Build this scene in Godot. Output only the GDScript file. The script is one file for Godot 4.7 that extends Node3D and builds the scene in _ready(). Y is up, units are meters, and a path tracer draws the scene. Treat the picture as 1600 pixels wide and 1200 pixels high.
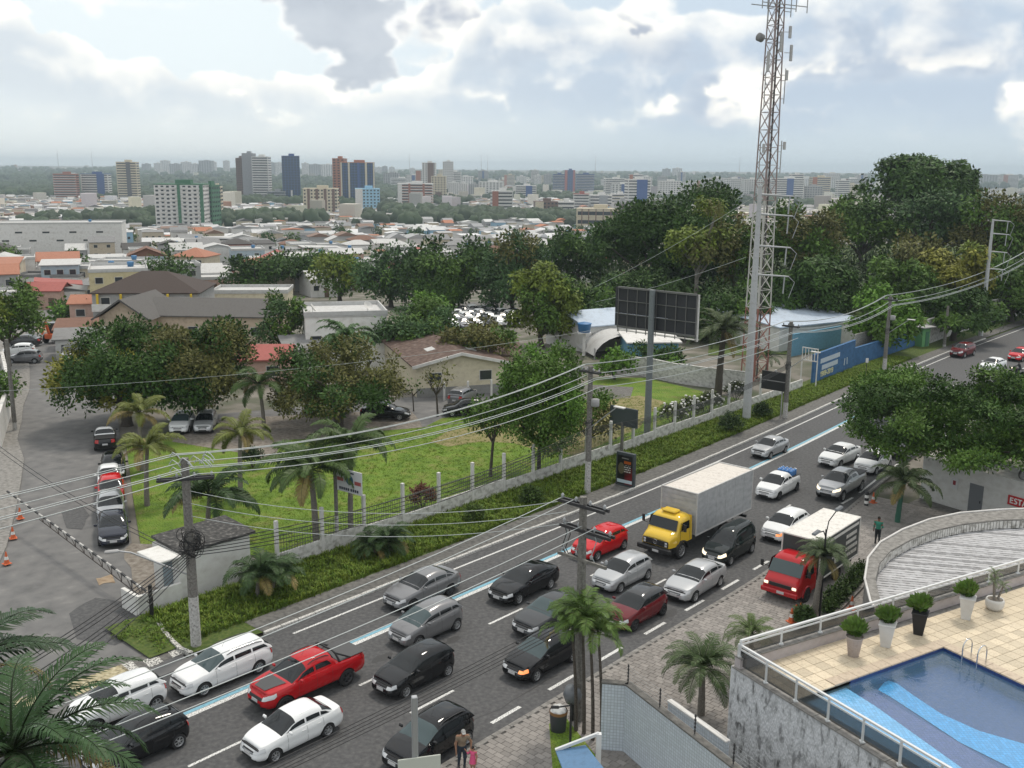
extends Node3D
# A busy avenue beside a green lot, seen from a flat above; a pool terrace below right, a hazy city behind.
const CAM_H := 22.0
var rng := RandomNumberGenerator.new()
var M := {}
var taken := {}
var tri_count := 0
# ---------------------------------------------------------------- mesh building
class MB:
	var v := PackedVector3Array()
	var n := PackedVector3Array()
	var t := PackedVector2Array()
	var c := PackedColorArray()
	var ix := PackedInt32Array()
	var col := Color(1, 1, 1)
	func put(p: Vector3, q: Vector3, uv := Vector2.ZERO) -> int:
		v.append(p); n.append(q); t.append(uv); c.append(col)
		return v.size() - 1
	func tri(a: Vector3, b: Vector3, d: Vector3) -> void:
		var q := (b - a).cross(d - a).normalized()
		var i := put(a, q, Vector2(0, 0)); put(b, q, Vector2(1, 0)); put(d, q, Vector2(1, 1))
		ix.append_array([i, i + 2, i + 1])
	func quad(a: Vector3, b: Vector3, d: Vector3, e: Vector3, us := 1.0, vs := 1.0) -> void:
		var q := (b - a).cross(d - a)
		if q.length_squared() < 1e-14: q = (d - a).cross(e - a)
		q = q.normalized()
		var i := put(a, q, Vector2(0, vs)); put(b, q, Vector2(us, vs)); put(d, q, Vector2(us, 0)); put(e, q, Vector2(0, 0))
		ix.append_array([i, i + 2, i + 1, i, i + 3, i + 2])
	func box(o: Vector3, s: Vector3, b := Basis.IDENTITY, bev := 0.0) -> void:
		var h := s * 0.5
		var k := minf(bev, minf(h.x, minf(h.y, h.z)) * 0.9)
		var ax := [b.x, b.y, b.z]
		var hh := [h.x, h.y, h.z]
		for a in 3:
			var p: int = (a + 1) % 3
			var r: int = (a + 2) % 3
			for sg in [-1.0, 1.0]:
				var u: Vector3 = ax[p] * (hh[p] - k)
				var w: Vector3 = ax[r] * (hh[r] - k) * sg
				var m: Vector3 = o + ax[a] * hh[a] * sg
				quad(m - u - w, m + u - w, m + u + w, m - u + w, 2.0 * hh[p], 2.0 * hh[r])
			if k > 0.0:
				for s1 in [-1.0, 1.0]:
					for s2 in [-1.0, 1.0]:
						var e: Vector3 = ax[a] * (hh[a] - k) * (s1 * s2)
						var q1: Vector3 = o + ax[p] * hh[p] * s1 + ax[r] * (hh[r] - k) * s2
						var q2: Vector3 = o + ax[p] * (hh[p] - k) * s1 + ax[r] * hh[r] * s2
						quad(q1 - e, q2 - e, q2 + e, q1 + e)
		if k > 0.0:
			for sx in [-1.0, 1.0]:
				for sy in [-1.0, 1.0]:
					for sz in [-1.0, 1.0]:
						var A: Vector3 = o + b.x * h.x * sx + b.y * (h.y - k) * sy + b.z * (h.z - k) * sz
						var B: Vector3 = o + b.x * (h.x - k) * sx + b.y * h.y * sy + b.z * (h.z - k) * sz
						var C: Vector3 = o + b.x * (h.x - k) * sx + b.y * (h.y - k) * sy + b.z * h.z * sz
						if sx * sy * sz > 0: tri(A, B, C)
						else: tri(A, C, B)
	func bar(a: Vector3, b: Vector3, w: float, h := -1.0) -> void:
		if h < 0.0: h = w
		var d := b - a
		var l := d.length()
		if l < 1e-5: return
		d /= l
		var up := Vector3.UP if absf(d.y) < 0.95 else Vector3.RIGHT
		var s := d.cross(up).normalized()
		box((a + b) * 0.5, Vector3(l, h, w), Basis(d, s.cross(d), s))
	func grid(P: Array, closed_j := false, flip := false, us := 1.0, vs := 1.0) -> void:
		var ni := P.size()
		var nj: int = P[0].size()
		var base := v.size()
		for i in ni:
			for j in nj:
				var i0 := maxi(i - 1, 0)
				var i1 := mini(i + 1, ni - 1)
				var j0 := (j - 1 + nj) % nj if closed_j else maxi(j - 1, 0)
				var j1 := (j + 1) % nj if closed_j else mini(j + 1, nj - 1)
				var q: Vector3 = (P[i1][j] - P[i0][j]).cross(P[i][j1] - P[i][j0])
				if q.length_squared() < 1e-16:
					var i2 := mini(i + 1, ni - 1) if i < ni / 2 else maxi(i - 1, 0)
					var s := 1.0 if i2 > i else -1.0
					q = (P[i2][j] - P[i][j]).cross(P[i2][j1] - P[i2][j0]) * s
				q = q.normalized()
				if flip: q = -q
				put(P[i][j], q, Vector2(us * j / maxf(nj - 1, 1), vs * i / maxf(ni - 1, 1)))
		for i in ni - 1:
			for j in (nj if closed_j else nj - 1):
				var jj := (j + 1) % nj
				var a := base + i * nj + j
				var b := base + (i + 1) * nj + j
				var d := base + (i + 1) * nj + jj
				var e := base + i * nj + jj
				if flip: ix.append_array([a, b, d, a, d, e])
				else: ix.append_array([a, d, b, a, e, d])
	func tube(path: Array, radii: Array, seg := 8, caps := true) -> void:
		var rows := []
		var prev := Vector3.ZERO
		for i in path.size():
			var d: Vector3 = (path[mini(i + 1, path.size() - 1)] - path[maxi(i - 1, 0)])
			if d.length_squared() < 1e-12: d = Vector3.UP
			d = d.normalized()
			var s: Vector3
			if prev == Vector3.ZERO:
				s = d.cross(Vector3.UP if absf(d.y) < 0.9 else Vector3.RIGHT).normalized()
			else:
				s = (prev - d * prev.dot(d)).normalized()
			prev = s
			var w := d.cross(s)
			var row := []
			for k in seg:
				var a := TAU * k / seg
				row.append(path[i] + (s * cos(a) + w * sin(a)) * float(radii[mini(i, radii.size() - 1)]))
			rows.append(row)
		grid(rows, true, true)
		if caps:
			for e in [0, path.size() - 1]:
				var m: Vector3 = path[e]
				for k in seg:
					if e == 0: tri(m, rows[e][(k + 1) % seg], rows[e][k])
					else: tri(m, rows[e][k], rows[e][(k + 1) % seg])
	func lathe(prof: Array, seg := 16, at := Vector3.ZERO, b := Basis.IDENTITY) -> void:
		var rows := []
		for p in prof:
			var row := []
			for k in seg:
				var a := TAU * k / seg
				row.append(at + b * Vector3(p.x * cos(a), p.y, p.x * sin(a)))
			rows.append(row)
		grid(rows, true, false)
	func poly(pts: Array, y_up := true) -> void:
		var p2 := PackedVector2Array()
		for p in pts: p2.append(Vector2(p.x, p.z))
		var id := Geometry2D.triangulate_polygon(p2)
		for k in range(0, id.size(), 3):
			var a: Vector3 = pts[id[k]]
			var b: Vector3 = pts[id[k + 1]]
			var d: Vector3 = pts[id[k + 2]]
			if (b - a).cross(d - a).y < 0.0: tri(a, d, b)
			else: tri(a, b, d)
	func prism(pts: Array, h: float) -> void:
		poly(pts)
		var area := 0.0
		for k in pts.size():
			var a: Vector3 = pts[k]
			var b: Vector3 = pts[(k + 1) % pts.size()]
			area += a.x * b.z - b.x * a.z
		for k in pts.size():
			var a: Vector3 = pts[k]
			var b: Vector3 = pts[(k + 1) % pts.size()]
			var d := Vector3(0, -h, 0)
			if area > 0.0: quad(b + d, a + d, a, b)
			else: quad(a + d, b + d, b, a)
	func done() -> ArrayMesh:
		var m := ArrayMesh.new()
		if v.size() == 0: return m
		var arr := []
		arr.resize(Mesh.ARRAY_MAX)
		arr[Mesh.ARRAY_VERTEX] = v; arr[Mesh.ARRAY_NORMAL] = n; arr[Mesh.ARRAY_TEX_UV] = t; arr[Mesh.ARRAY_COLOR] = c; arr[Mesh.ARRAY_INDEX] = ix
		m.add_surface_from_arrays(Mesh.PRIMITIVE_TRIANGLES, arr)
		return m
func V(x: float, y: float, z: float) -> Vector3:
	return Vector3(x, y, z)
func numbered(called: String, where := 0) -> String:
	var k := str(where) + called
	taken[k] = taken.get(k, -1) + 1
	return called if taken[k] == 0 else "%s_%03d" % [called, taken[k]]
func tag(o: Node, label: String, category: String, group := "", kind := "") -> Node:
	if label != "": o.set_meta("label", label)
	if category != "": o.set_meta("category", category)
	if group != "": o.set_meta("group", group)
	if kind != "": o.set_meta("kind", kind)
	return o
func thing(called: String, label: String, category: String, at := Vector3.ZERO, turn := 0.0, group := "") -> Node3D:
	var o := Node3D.new()
	o.name = numbered(called); add_child(o)
	o.position = at; o.rotation.y = turn
	tag(o, label, category, group)
	return o
func part(parent: Node, called: String, mesh, mat, xf := Transform3D.IDENTITY) -> MeshInstance3D:
	var o := MeshInstance3D.new()
	o.name = numbered(called, parent.get_instance_id())
	o.mesh = mesh.done() if mesh is MB else mesh
	o.material_override = mat
	parent.add_child(o); o.transform = xf
	return o
func structure(called: String, mesh, mat) -> MeshInstance3D:
	var o := MeshInstance3D.new()
	o.name = numbered(called)
	o.mesh = mesh.done() if mesh is MB else mesh
	o.material_override = mat
	add_child(o); o.set_meta("kind", "structure")
	return o
func solo(called: String, mesh, mat, label: String, category: String, group := "") -> MeshInstance3D:
	var o := MeshInstance3D.new()
	o.name = numbered(called)
	o.mesh = mesh.done() if mesh is MB else mesh
	o.material_override = mat
	add_child(o); tag(o, label, category, group)
	return o
# ---------------------------------------------------------------- ground heights
const TP := [[0, 0], [100, 0], [150, -1], [270, -7], [500, -15], [700, -22], [1300, -23], [2000, -22], [3000, -15], [4500, 5], [6000, 20], [9000, 24], [30000, 24]]
func terr(x: float, z: float) -> float:
	var d := -z
	if d <= 0.0: return 0.0
	var h := 24.0
	for k in TP.size() - 1:
		if d < TP[k + 1][0]:
			h = lerpf(TP[k][1], TP[k + 1][1], (d - TP[k][0]) / (TP[k + 1][0] - TP[k][0]))
			break
	var s := smoothstep(0.14, 0.34, x / maxf(d, 1.0)) * (1.0 - smoothstep(300.0, 520.0, d))
	return h * (1.0 - s)
func on(p: Vector3, dy := 0.0) -> Vector3:
	return Vector3(p.x, terr(p.x, p.z) + dy, p.z)
const RU := Vector3(0.66913, 0, -0.743145)
const RN := Vector3(0.743145, 0, 0.66913)
func rd(s: float, t: float, y := 0.0) -> Vector3:
	return RU * s + RN * t + Vector3(0, y, 0)
func bend(s: float) -> float:
	return -smoothstep(50.0, 135.0, s) * 3.4
# ---------------------------------------------------------------- materials
func lin(c: Color) -> Color:
	return c.linear_to_srgb()
func mat(r: float, g: float, b: float, rough := 0.8, metal := 0.0) -> StandardMaterial3D:
	var m := StandardMaterial3D.new()
	m.albedo_color = lin(Color(r, g, b)); m.roughness = rough; m.metallic = metal
	return m
func noise_tex(freq: float, ramp: Array, size := 512, seed_ := 1, octaves := 5) -> NoiseTexture2D:
	var f := FastNoiseLite.new()
	f.noise_type = FastNoiseLite.TYPE_SIMPLEX_SMOOTH; f.frequency = freq; f.seed = seed_
	f.fractal_octaves = octaves
	var t := NoiseTexture2D.new()
	t.width = size; t.height = size; t.seamless = true; t.noise = f
	var g := Gradient.new()
	var off := PackedFloat32Array()
	var cs := PackedColorArray()
	for k in ramp.size():
		off.append(ramp[k][0]); cs.append(lin(Color(ramp[k][1], ramp[k][2], ramp[k][3])))
	g.offsets = off; g.colors = cs
	t.color_ramp = g
	return t
func bump_tex(freq: float, size := 512, seed_ := 3, strength := 4.0) -> NoiseTexture2D:
	var f := FastNoiseLite.new()
	f.frequency = freq; f.seed = seed_; f.fractal_octaves = 5
	var t := NoiseTexture2D.new()
	t.width = size; t.height = size; t.seamless = true; t.noise = f; t.as_normal_map = true; t.bump_strength = strength
	return t
func surf(tex, scale: float, rough := 0.9, bump = null, world := true) -> StandardMaterial3D:
	var m := StandardMaterial3D.new()
	m.albedo_texture = tex; m.roughness = rough
	m.uv1_triplanar = true; m.uv1_world_triplanar = world; m.uv1_scale = Vector3.ONE / scale
	if bump != null:
		m.normal_enabled = true; m.normal_texture = bump
	return m
# a material whose colour is mottled by a shared grey noise
func mott(r: float, g: float, b: float, scale := 3.0, rough := 0.85, kind := "stain") -> StandardMaterial3D:
	var m := surf(M[kind], scale, rough)
	m.albedo_color = lin(Color(r, g, b))
	return m
func paint(r: float, g: float, b: float, metal := 0.0) -> StandardMaterial3D:
	var m := mat(r, g, b, 0.3, metal)
	m.metallic_specular = 0.0
	m.clearcoat_enabled = true; m.clearcoat = 1.0; m.clearcoat_roughness = 0.04
	return m
# ---------------------------------------------------------------- sky
var sky_noise := FastNoiseLite.new()
var sky_puff := FastNoiseLite.new()
func srgb(r: float, g: float, b: float) -> Color:
	return Color(r / 255.0, g / 255.0, b / 255.0).srgb_to_linear()
const BANK := [[-32.0, 6.0], [-28.0, 7.3], [-26.6, 7.9], [-25.4, 7.6], [-24.0, 7.0], [-22.6, 6.3], [-21.2, 5.3], [-19.2, 5.5], [-17.0, 5.0], [-14.2, 4.9], [-11.0, 4.7], [-8.2, 4.1], [-5.6, 4.8], [-3.9, 5.6], [-2.6, 7.4], [-1.0, 9.0], [1.0, 9.6], [4.0, 8.6], [7.0, 7.2], [10.0, 8.4], [13.0, 8.0], [17.0, 9.4], [22.0, 9.8], [30.0, 8.0], [34.0, 6.0]]
func sky_at(u: float, w: float) -> Color:
	var right := smoothstep(-16.0, 12.0, u) if absf(u) < 60.0 else 0.5
	var c := srgb(217, 222, 221).lerp(srgb(190, 202, 209), right)
	c = c.lerp(srgb(217, 226, 229).lerp(srgb(186, 200, 213), right), smoothstep(0.5, 6.0, w))
	c = c.lerp(srgb(234, 236, 237), smoothstep(12.0, 50.0, w))
	var warp := sky_noise.get_noise_2d(u * 1.3 + 300.0, w * 2.0)
	var n1 := sky_noise.get_noise_2d(u + warp * 3.0, w * 2.2)
	var n2 := sky_puff.get_noise_2d(u + warp * 1.2, w * 1.5)
	var puff := 1.0 - absf(n2) * 2.0
	var cover := n1 * 1.5 + lerpf(-0.5, 0.18, right) + smoothstep(9.0, 30.0, w) * 0.35 - (1.0 - smoothstep(2.0, 6.5, w)) * 0.75
	var a := smoothstep(-0.12, 0.3, cover + n2 * 0.25)
	var thick := smoothstep(0.1, 0.75, cover - n2 * 0.5)
	c = c.lerp(srgb(243, 241, 235).lerp(srgb(166, 173, 186).lerp(srgb(214, 217, 222), smoothstep(12.0, 40.0, w)), thick), a * 0.88)
	var edge := 5.0 + sky_noise.get_noise_1d(u * 2.0) * 3.0
	if absf(u) < 34.0:
		for k in BANK.size() - 1:
			if u >= BANK[k][0] and u < BANK[k + 1][0]:
				edge = lerpf(BANK[k][1], BANK[k + 1][1], smoothstep(0.0, 1.0, (u - BANK[k][0]) / (BANK[k + 1][0] - BANK[k][0])))
	var s := edge + n2 * 0.9 + n1 * 0.5 + puff * 0.25 - w
	var top := smoothstep(0.0, 0.22, s)
	var low := smoothstep(1.3, 4.2, w + n1 * 1.5)
	var rim := exp(-maxf(s, 0.0) * (0.95 - 0.4 * n2))
	var wisp := smoothstep(0.18, 0.5, n2 + n1 * 0.6) * exp(-pow((w - 3.4 - n1 * 2.0) / 1.5, 2.0))
	var body := srgb(200, 208, 214).lerp(srgb(172, 186, 202), right).lerp(srgb(255, 251, 241), clampf(rim * 0.95 + wisp * 0.85 + n2 * 0.7 + n1 * 0.3, 0.0, 1.0))
	c = c.lerp(body, top * low * lerpf(1.0, 0.75, right))
	var dx := (u + 10.2 - (9.5 - w) * 0.4) / 3.5
	var dy := (w - 9.0) / 5.2
	var ds := 1.0 - sqrt(dx * dx * (1.0 + 0.9 * smoothstep(9.0, 4.5, w)) + dy * dy) + n2 * 0.42 + n1 * 0.35 + sky_puff.get_noise_2d(u * 3.0, w * 4.0) * 0.14 - smoothstep(0.9, 1.7, absf(dx)) * 0.6
	c = c.lerp(srgb(240, 240, 238).lerp(srgb(163, 171, 182).lerp(srgb(186, 193, 201), clampf(0.5 + n1 * 1.2 + n2 * 0.5, 0.0, 1.0)), smoothstep(0.02, 0.34, ds + n2 * 0.25)), smoothstep(0.0, 0.18, ds) * 0.96)
	return c
func make_sky() -> ImageTexture:
	sky_noise.noise_type = FastNoiseLite.TYPE_SIMPLEX_SMOOTH; sky_noise.frequency = 0.075; sky_noise.fractal_octaves = 5; sky_noise.seed = 11
	sky_puff.noise_type = FastNoiseLite.TYPE_SIMPLEX_SMOOTH; sky_puff.frequency = 0.22; sky_puff.fractal_octaves = 5; sky_puff.fractal_gain = 0.55; sky_puff.seed = 5
	var W := 512
	var im := Image.create(W, W / 2, false, Image.FORMAT_RGBF)
	for y in W / 2:
		for x in W:
			var w := 90.0 - 180.0 * (y + 0.5) / (W / 2)
			im.set_pixel(x, y, sky_at(wrapf(360.0 * (x + 0.5) / W, -180.0, 180.0), w) if w > -2.0 else srgb(120, 128, 120))
	W = 4096
	im.resize(W, W / 2, Image.INTERPOLATE_BILINEAR)
	var half := int(W * 36.0 / 360.0)
	for y in range(int(W / 2 * (90.0 - 15.0) / 180.0), int(W / 2 * 92.0 / 180.0)):
		for x in range(-half, half):
			im.set_pixel(posmod(x, W), y, sky_at(360.0 * (x + 0.5) / W, 90.0 - 360.0 * (y + 0.5) / W))
	return ImageTexture.create_from_image(im)
func _ready() -> void:
	rng.seed = 20240
	var cam := Camera3D.new()
	cam.name = "camera"
	cam.fov = 42.2
	cam.near = 0.1
	cam.far = 30000.0
	add_child(cam)
	cam.position = Vector3(0, CAM_H, 0)
	cam.rotation_degrees = Vector3(-12.12, 0, 0.5)
	cam.current = true
	var pano := PanoramaSkyMaterial.new()
	pano.panorama = make_sky()
	var sky := Sky.new()
	sky.sky_material = pano
	var env := Environment.new()
	env.background_mode = Environment.BG_SKY
	env.sky = sky
	env.background_energy_multiplier = 1.0
	env.ambient_light_source = Environment.AMBIENT_SOURCE_SKY
	env.tonemap_mode = Environment.TONE_MAPPER_LINEAR
	env.tonemap_exposure = 1.32
	env.fog_enabled = true
	env.fog_density = 0.00016
	env.fog_light_color = Color(0.80, 0.86, 0.90)
	env.sdfgi_enabled = true
	env.ssao_enabled = true
	env.ssil_enabled = true
	var we := WorldEnvironment.new()
	we.name = "world"
	we.environment = env
	add_child(we)
	var sun := DirectionalLight3D.new()
	sun.name = "sun"
	sun.light_energy = 0.5
	sun.light_angular_distance = 10.0
	sun.light_color = Color(1.0, 0.965, 0.91)
	sun.shadow_enabled = true
	add_child(sun)
	sun.rotation_degrees = Vector3(-62, 155, 0)
	make_materials()
	build_ground()
	build_avenue()
	build_city()
	build_near_buildings()
	build_trees()
	build_palms()
	build_street()
	build_wires()
	build_terrace()
	build_vehicles()
	build_people()
	build_plants()
func make_materials() -> void:
	M.stain = noise_tex(0.012, [[0.0, 0.72, 0.70, 0.68], [0.35, 0.92, 0.91, 0.90], [0.6, 1, 1, 1], [1.0, 0.82, 0.81, 0.78]], 512, 21, 6)
	M.fine = noise_tex(0.05, [[0.0, 0.7, 0.7, 0.7], [0.5, 1, 1, 1], [1.0, 0.8, 0.8, 0.8]], 512, 22, 4)
	M.streak = noise_tex(0.02, [[0.0, 0.05, 0.05, 0.05], [0.36, 0.22, 0.22, 0.21], [0.5, 0.75, 0.75, 0.75], [1.0, 1, 1, 1]], 512, 8, 6)
	M.grain = bump_tex(0.12, 512, 4, 3.0)
	M.asphalt = surf(noise_tex(0.03, [[0.0, 0.044, 0.044, 0.046], [0.35, 0.068, 0.068, 0.07], [0.6, 0.08, 0.08, 0.081], [1.0, 0.115, 0.114, 0.112]], 1024, 31, 7), 9.0, 0.88, M.grain)
	M.asphalt_old = surf(noise_tex(0.018, [[0.0, 0.1, 0.099, 0.098], [0.4, 0.135, 0.133, 0.131], [0.7, 0.155, 0.152, 0.148], [1.0, 0.21, 0.204, 0.195]], 1024, 33, 8), 27.0, 0.9)
	M.asphalt.normal_scale = 0.15
	M.concrete = surf(noise_tex(0.02, [[0.0, 0.13, 0.125, 0.115], [0.5, 0.22, 0.21, 0.195], [1.0, 0.3, 0.29, 0.27]], 512, 35, 6), 4.0, 0.92, M.grain)
	M.concrete_dark = surf(noise_tex(0.02, [[0.0, 0.07, 0.068, 0.065], [0.5, 0.13, 0.125, 0.115], [1.0, 0.19, 0.185, 0.17]], 512, 36, 6), 4.0, 0.92, M.grain)
	M.kerb = surf(noise_tex(0.03, [[0.0, 0.16, 0.155, 0.14], [0.4, 0.42, 0.41, 0.38], [0.55, 0.62, 0.61, 0.58], [1.0, 0.7, 0.69, 0.66]], 512, 37, 6), 1.4, 0.9)
	M.earth = surf(noise_tex(0.02, [[0.0, 0.12, 0.1, 0.08], [0.5, 0.2, 0.175, 0.145], [1.0, 0.29, 0.265, 0.235]], 512, 39, 6), 5.0, 0.95, M.grain)
	M.sandy = surf(noise_tex(0.02, [[0.0, 0.2, 0.14, 0.085], [0.5, 0.3, 0.225, 0.15], [1.0, 0.36, 0.29, 0.21]], 512, 40, 6), 6.0, 0.95)
	M.lawn = surf(noise_tex(0.011, [[0.0, 0.09, 0.16, 0.014], [0.35, 0.125, 0.215, 0.016], [0.55, 0.15, 0.235, 0.022], [0.75, 0.175, 0.22, 0.035], [1.0, 0.24, 0.22, 0.08]], 1024, 41, 7), 22.0, 0.95, bump_tex(0.3, 512, 9, 6.0))
	M.verge = surf(noise_tex(0.03, [[0.0, 0.045, 0.075, 0.012], [0.5, 0.08, 0.125, 0.017], [1.0, 0.15, 0.155, 0.05]], 512, 43, 7), 5.0, 0.95, bump_tex(0.3, 512, 9, 6.0))
	M.dry = surf(noise_tex(0.02, [[0.0, 0.14, 0.145, 0.04], [0.5, 0.21, 0.18, 0.075], [1.0, 0.26, 0.22, 0.11]], 512, 44, 6), 7.0, 0.95)
	M.land = surf(noise_tex(0.02, [[0.0, 0.05, 0.07, 0.03], [0.4, 0.1, 0.1, 0.07], [0.6, 0.17, 0.155, 0.13], [1.0, 0.24, 0.22, 0.19]], 512, 45, 6), 60.0, 0.95)
	M.white_line = surf(noise_tex(0.04, [[0.0, 0.09, 0.09, 0.09], [0.3, 0.28, 0.28, 0.27], [0.42, 0.62, 0.62, 0.6], [1.0, 0.74, 0.74, 0.72]], 512, 47, 6), 1.6, 0.7)
	M.blue_line = surf(noise_tex(0.04, [[0.0, 0.1, 0.16, 0.19], [0.3, 0.16, 0.36, 0.46], [1.0, 0.24, 0.46, 0.56]], 256, 48, 5), 1.6, 0.7)
	M.yellow_line = surf(noise_tex(0.03, [[0.0, 0.1, 0.09, 0.07], [0.4, 0.34, 0.29, 0.17], [1.0, 0.55, 0.5, 0.36]], 256, 49, 6), 2.2, 0.8)
	M.white_worn = surf(noise_tex(0.03, [[0.0, 0.08, 0.08, 0.075], [0.38, 0.16, 0.155, 0.145], [0.5, 0.55, 0.54, 0.5], [1.0, 0.66, 0.65, 0.61]], 512, 50, 6), 2.0, 0.8)
	M.white_wall = mott(0.66, 0.655, 0.63, 5.0)
	M.white_wall_dirty = surf(noise_tex(0.014, [[0.0, 0.16, 0.15, 0.13], [0.3, 0.38, 0.37, 0.34], [0.48, 0.6, 0.59, 0.56], [1.0, 0.7, 0.69, 0.66]], 512, 51, 7), 3.2, 0.9, M.grain)
	M.pole = surf(noise_tex(0.03, [[0.0, 0.09, 0.085, 0.075], [0.5, 0.17, 0.16, 0.145], [1.0, 0.26, 0.25, 0.23]], 256, 52, 6), 1.2, 0.92, M.grain)
	M.pole_white = surf(noise_tex(0.03, [[0.0, 0.16, 0.15, 0.14], [0.4, 0.42, 0.41, 0.39], [1.0, 0.62, 0.61, 0.59]], 256, 53, 6), 1.0, 0.9, M.grain)
	M.pole_pale = mott(0.46, 0.47, 0.48, 2.0, 0.7)
	M.steel = mat(0.4, 0.41, 0.42, 0.45, 0.6)
	M.dark_steel = mat(0.035, 0.035, 0.037, 0.5, 0.2)
	M.black = mat(0.014, 0.014, 0.015, 0.55)
	M.rubber = mat(0.018, 0.018, 0.019, 0.85)
	M.cable = mat(0.02, 0.02, 0.021, 0.6)
	M.cable_pale = mat(0.42, 0.45, 0.45, 0.5, 0.3)
	M.glass = mat(0.012, 0.015, 0.017, 0.06)
	M.glass_clear = mat(0.05, 0.075, 0.08, 0.06)
	M.rim = mat(0.45, 0.46, 0.47, 0.35, 0.7)
	M.rim_dark = mat(0.06, 0.06, 0.065, 0.4, 0.5)
	M.plate = mat(0.5, 0.5, 0.5, 0.6)
	M.lamp_red = mat(0.38, 0.015, 0.012, 0.12)
	M.lamp_clear = mat(0.55, 0.56, 0.57, 0.1, 0.15)
	M.lamp_lit = mat(0.8, 0.72, 0.55, 0.2)
	M.lamp_lit.emission_enabled = true; M.lamp_lit.emission = Color(1.0, 0.93, 0.8); M.lamp_lit.emission_energy_multiplier = 0.9
	M.lamp_turn = mat(0.8, 0.42, 0.2, 0.2)
	M.lamp_turn.emission_enabled = true; M.lamp_turn.emission = Color(1.0, 0.5, 0.2); M.lamp_turn.emission_energy_multiplier = 0.7
	M.chrome = mat(0.6, 0.61, 0.62, 0.15, 0.9)
	M.bark = surf(noise_tex(0.05, [[0.0, 0.03, 0.024, 0.018], [0.5, 0.075, 0.062, 0.05], [1.0, 0.14, 0.125, 0.105]], 256, 55, 6), 1.0, 0.95, M.grain)
	M.bark_pale = surf(noise_tex(0.05, [[0.0, 0.1, 0.09, 0.075], [0.5, 0.19, 0.17, 0.145], [1.0, 0.3, 0.28, 0.25]], 256, 56, 6), 1.0, 0.95, M.grain)
	M.leaf = mat(1, 1, 1, 0.48)
	M.leaf.metallic_specular = 0.22
	M.leaf.vertex_color_use_as_albedo = true
	M.leaf.backlight = Color(0.35, 0.4, 0.2)
	M.tint = mat(1, 1, 1, 0.85)
	M.tint.vertex_color_use_as_albedo = true
	M.window = mat(0.03, 0.036, 0.042, 0.12)
	M.window_blue = mat(0.03, 0.055, 0.1, 0.1)
# ---------------------------------------------------------------- land and lot
func strip(m: MB, A: Array, B: Array, dy: float, us := 1.0) -> void:
	for k in A.size() - 1:
		var a0 := on(A[k], dy)
		var a1 := on(A[k + 1], dy)
		var b0 := on(B[k], dy)
		var b1 := on(B[k + 1], dy)
		m.quad(b0, b1, a1, a0)
func sheet(called: String, pts: Array, dy: float, material) -> MeshInstance3D:
	var m := MB.new()
	var q := []
	for p in pts: q.append(on(p, dy))
	m.poly(q)
	return structure(called, m, material)
func wobble(A: Vector3, B: Vector3, n: int, amp: float, seed_: int) -> Array:
	var f := FastNoiseLite.new()
	f.seed = seed_; f.frequency = 0.35
	var out := []
	var side := (B - A).cross(Vector3.UP).normalized()
	for k in n + 1:
		var p := A.lerp(B, float(k) / n)
		out.append(p + side * f.get_noise_2d(p.x, p.z) * amp * (0.0 if k == 0 or k == n else 1.0))
	return out
const SD := Vector3(-0.384, 0, -0.9233)
const SN := Vector3(0.9233, 0, -0.384)
const S0 := Vector3(-22.6, 0, -56.0)
func sd(s: float, t: float, y := 0.0) -> Vector3:
	return S0 + SD * s + SN * t + Vector3(0, y, 0)
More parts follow.
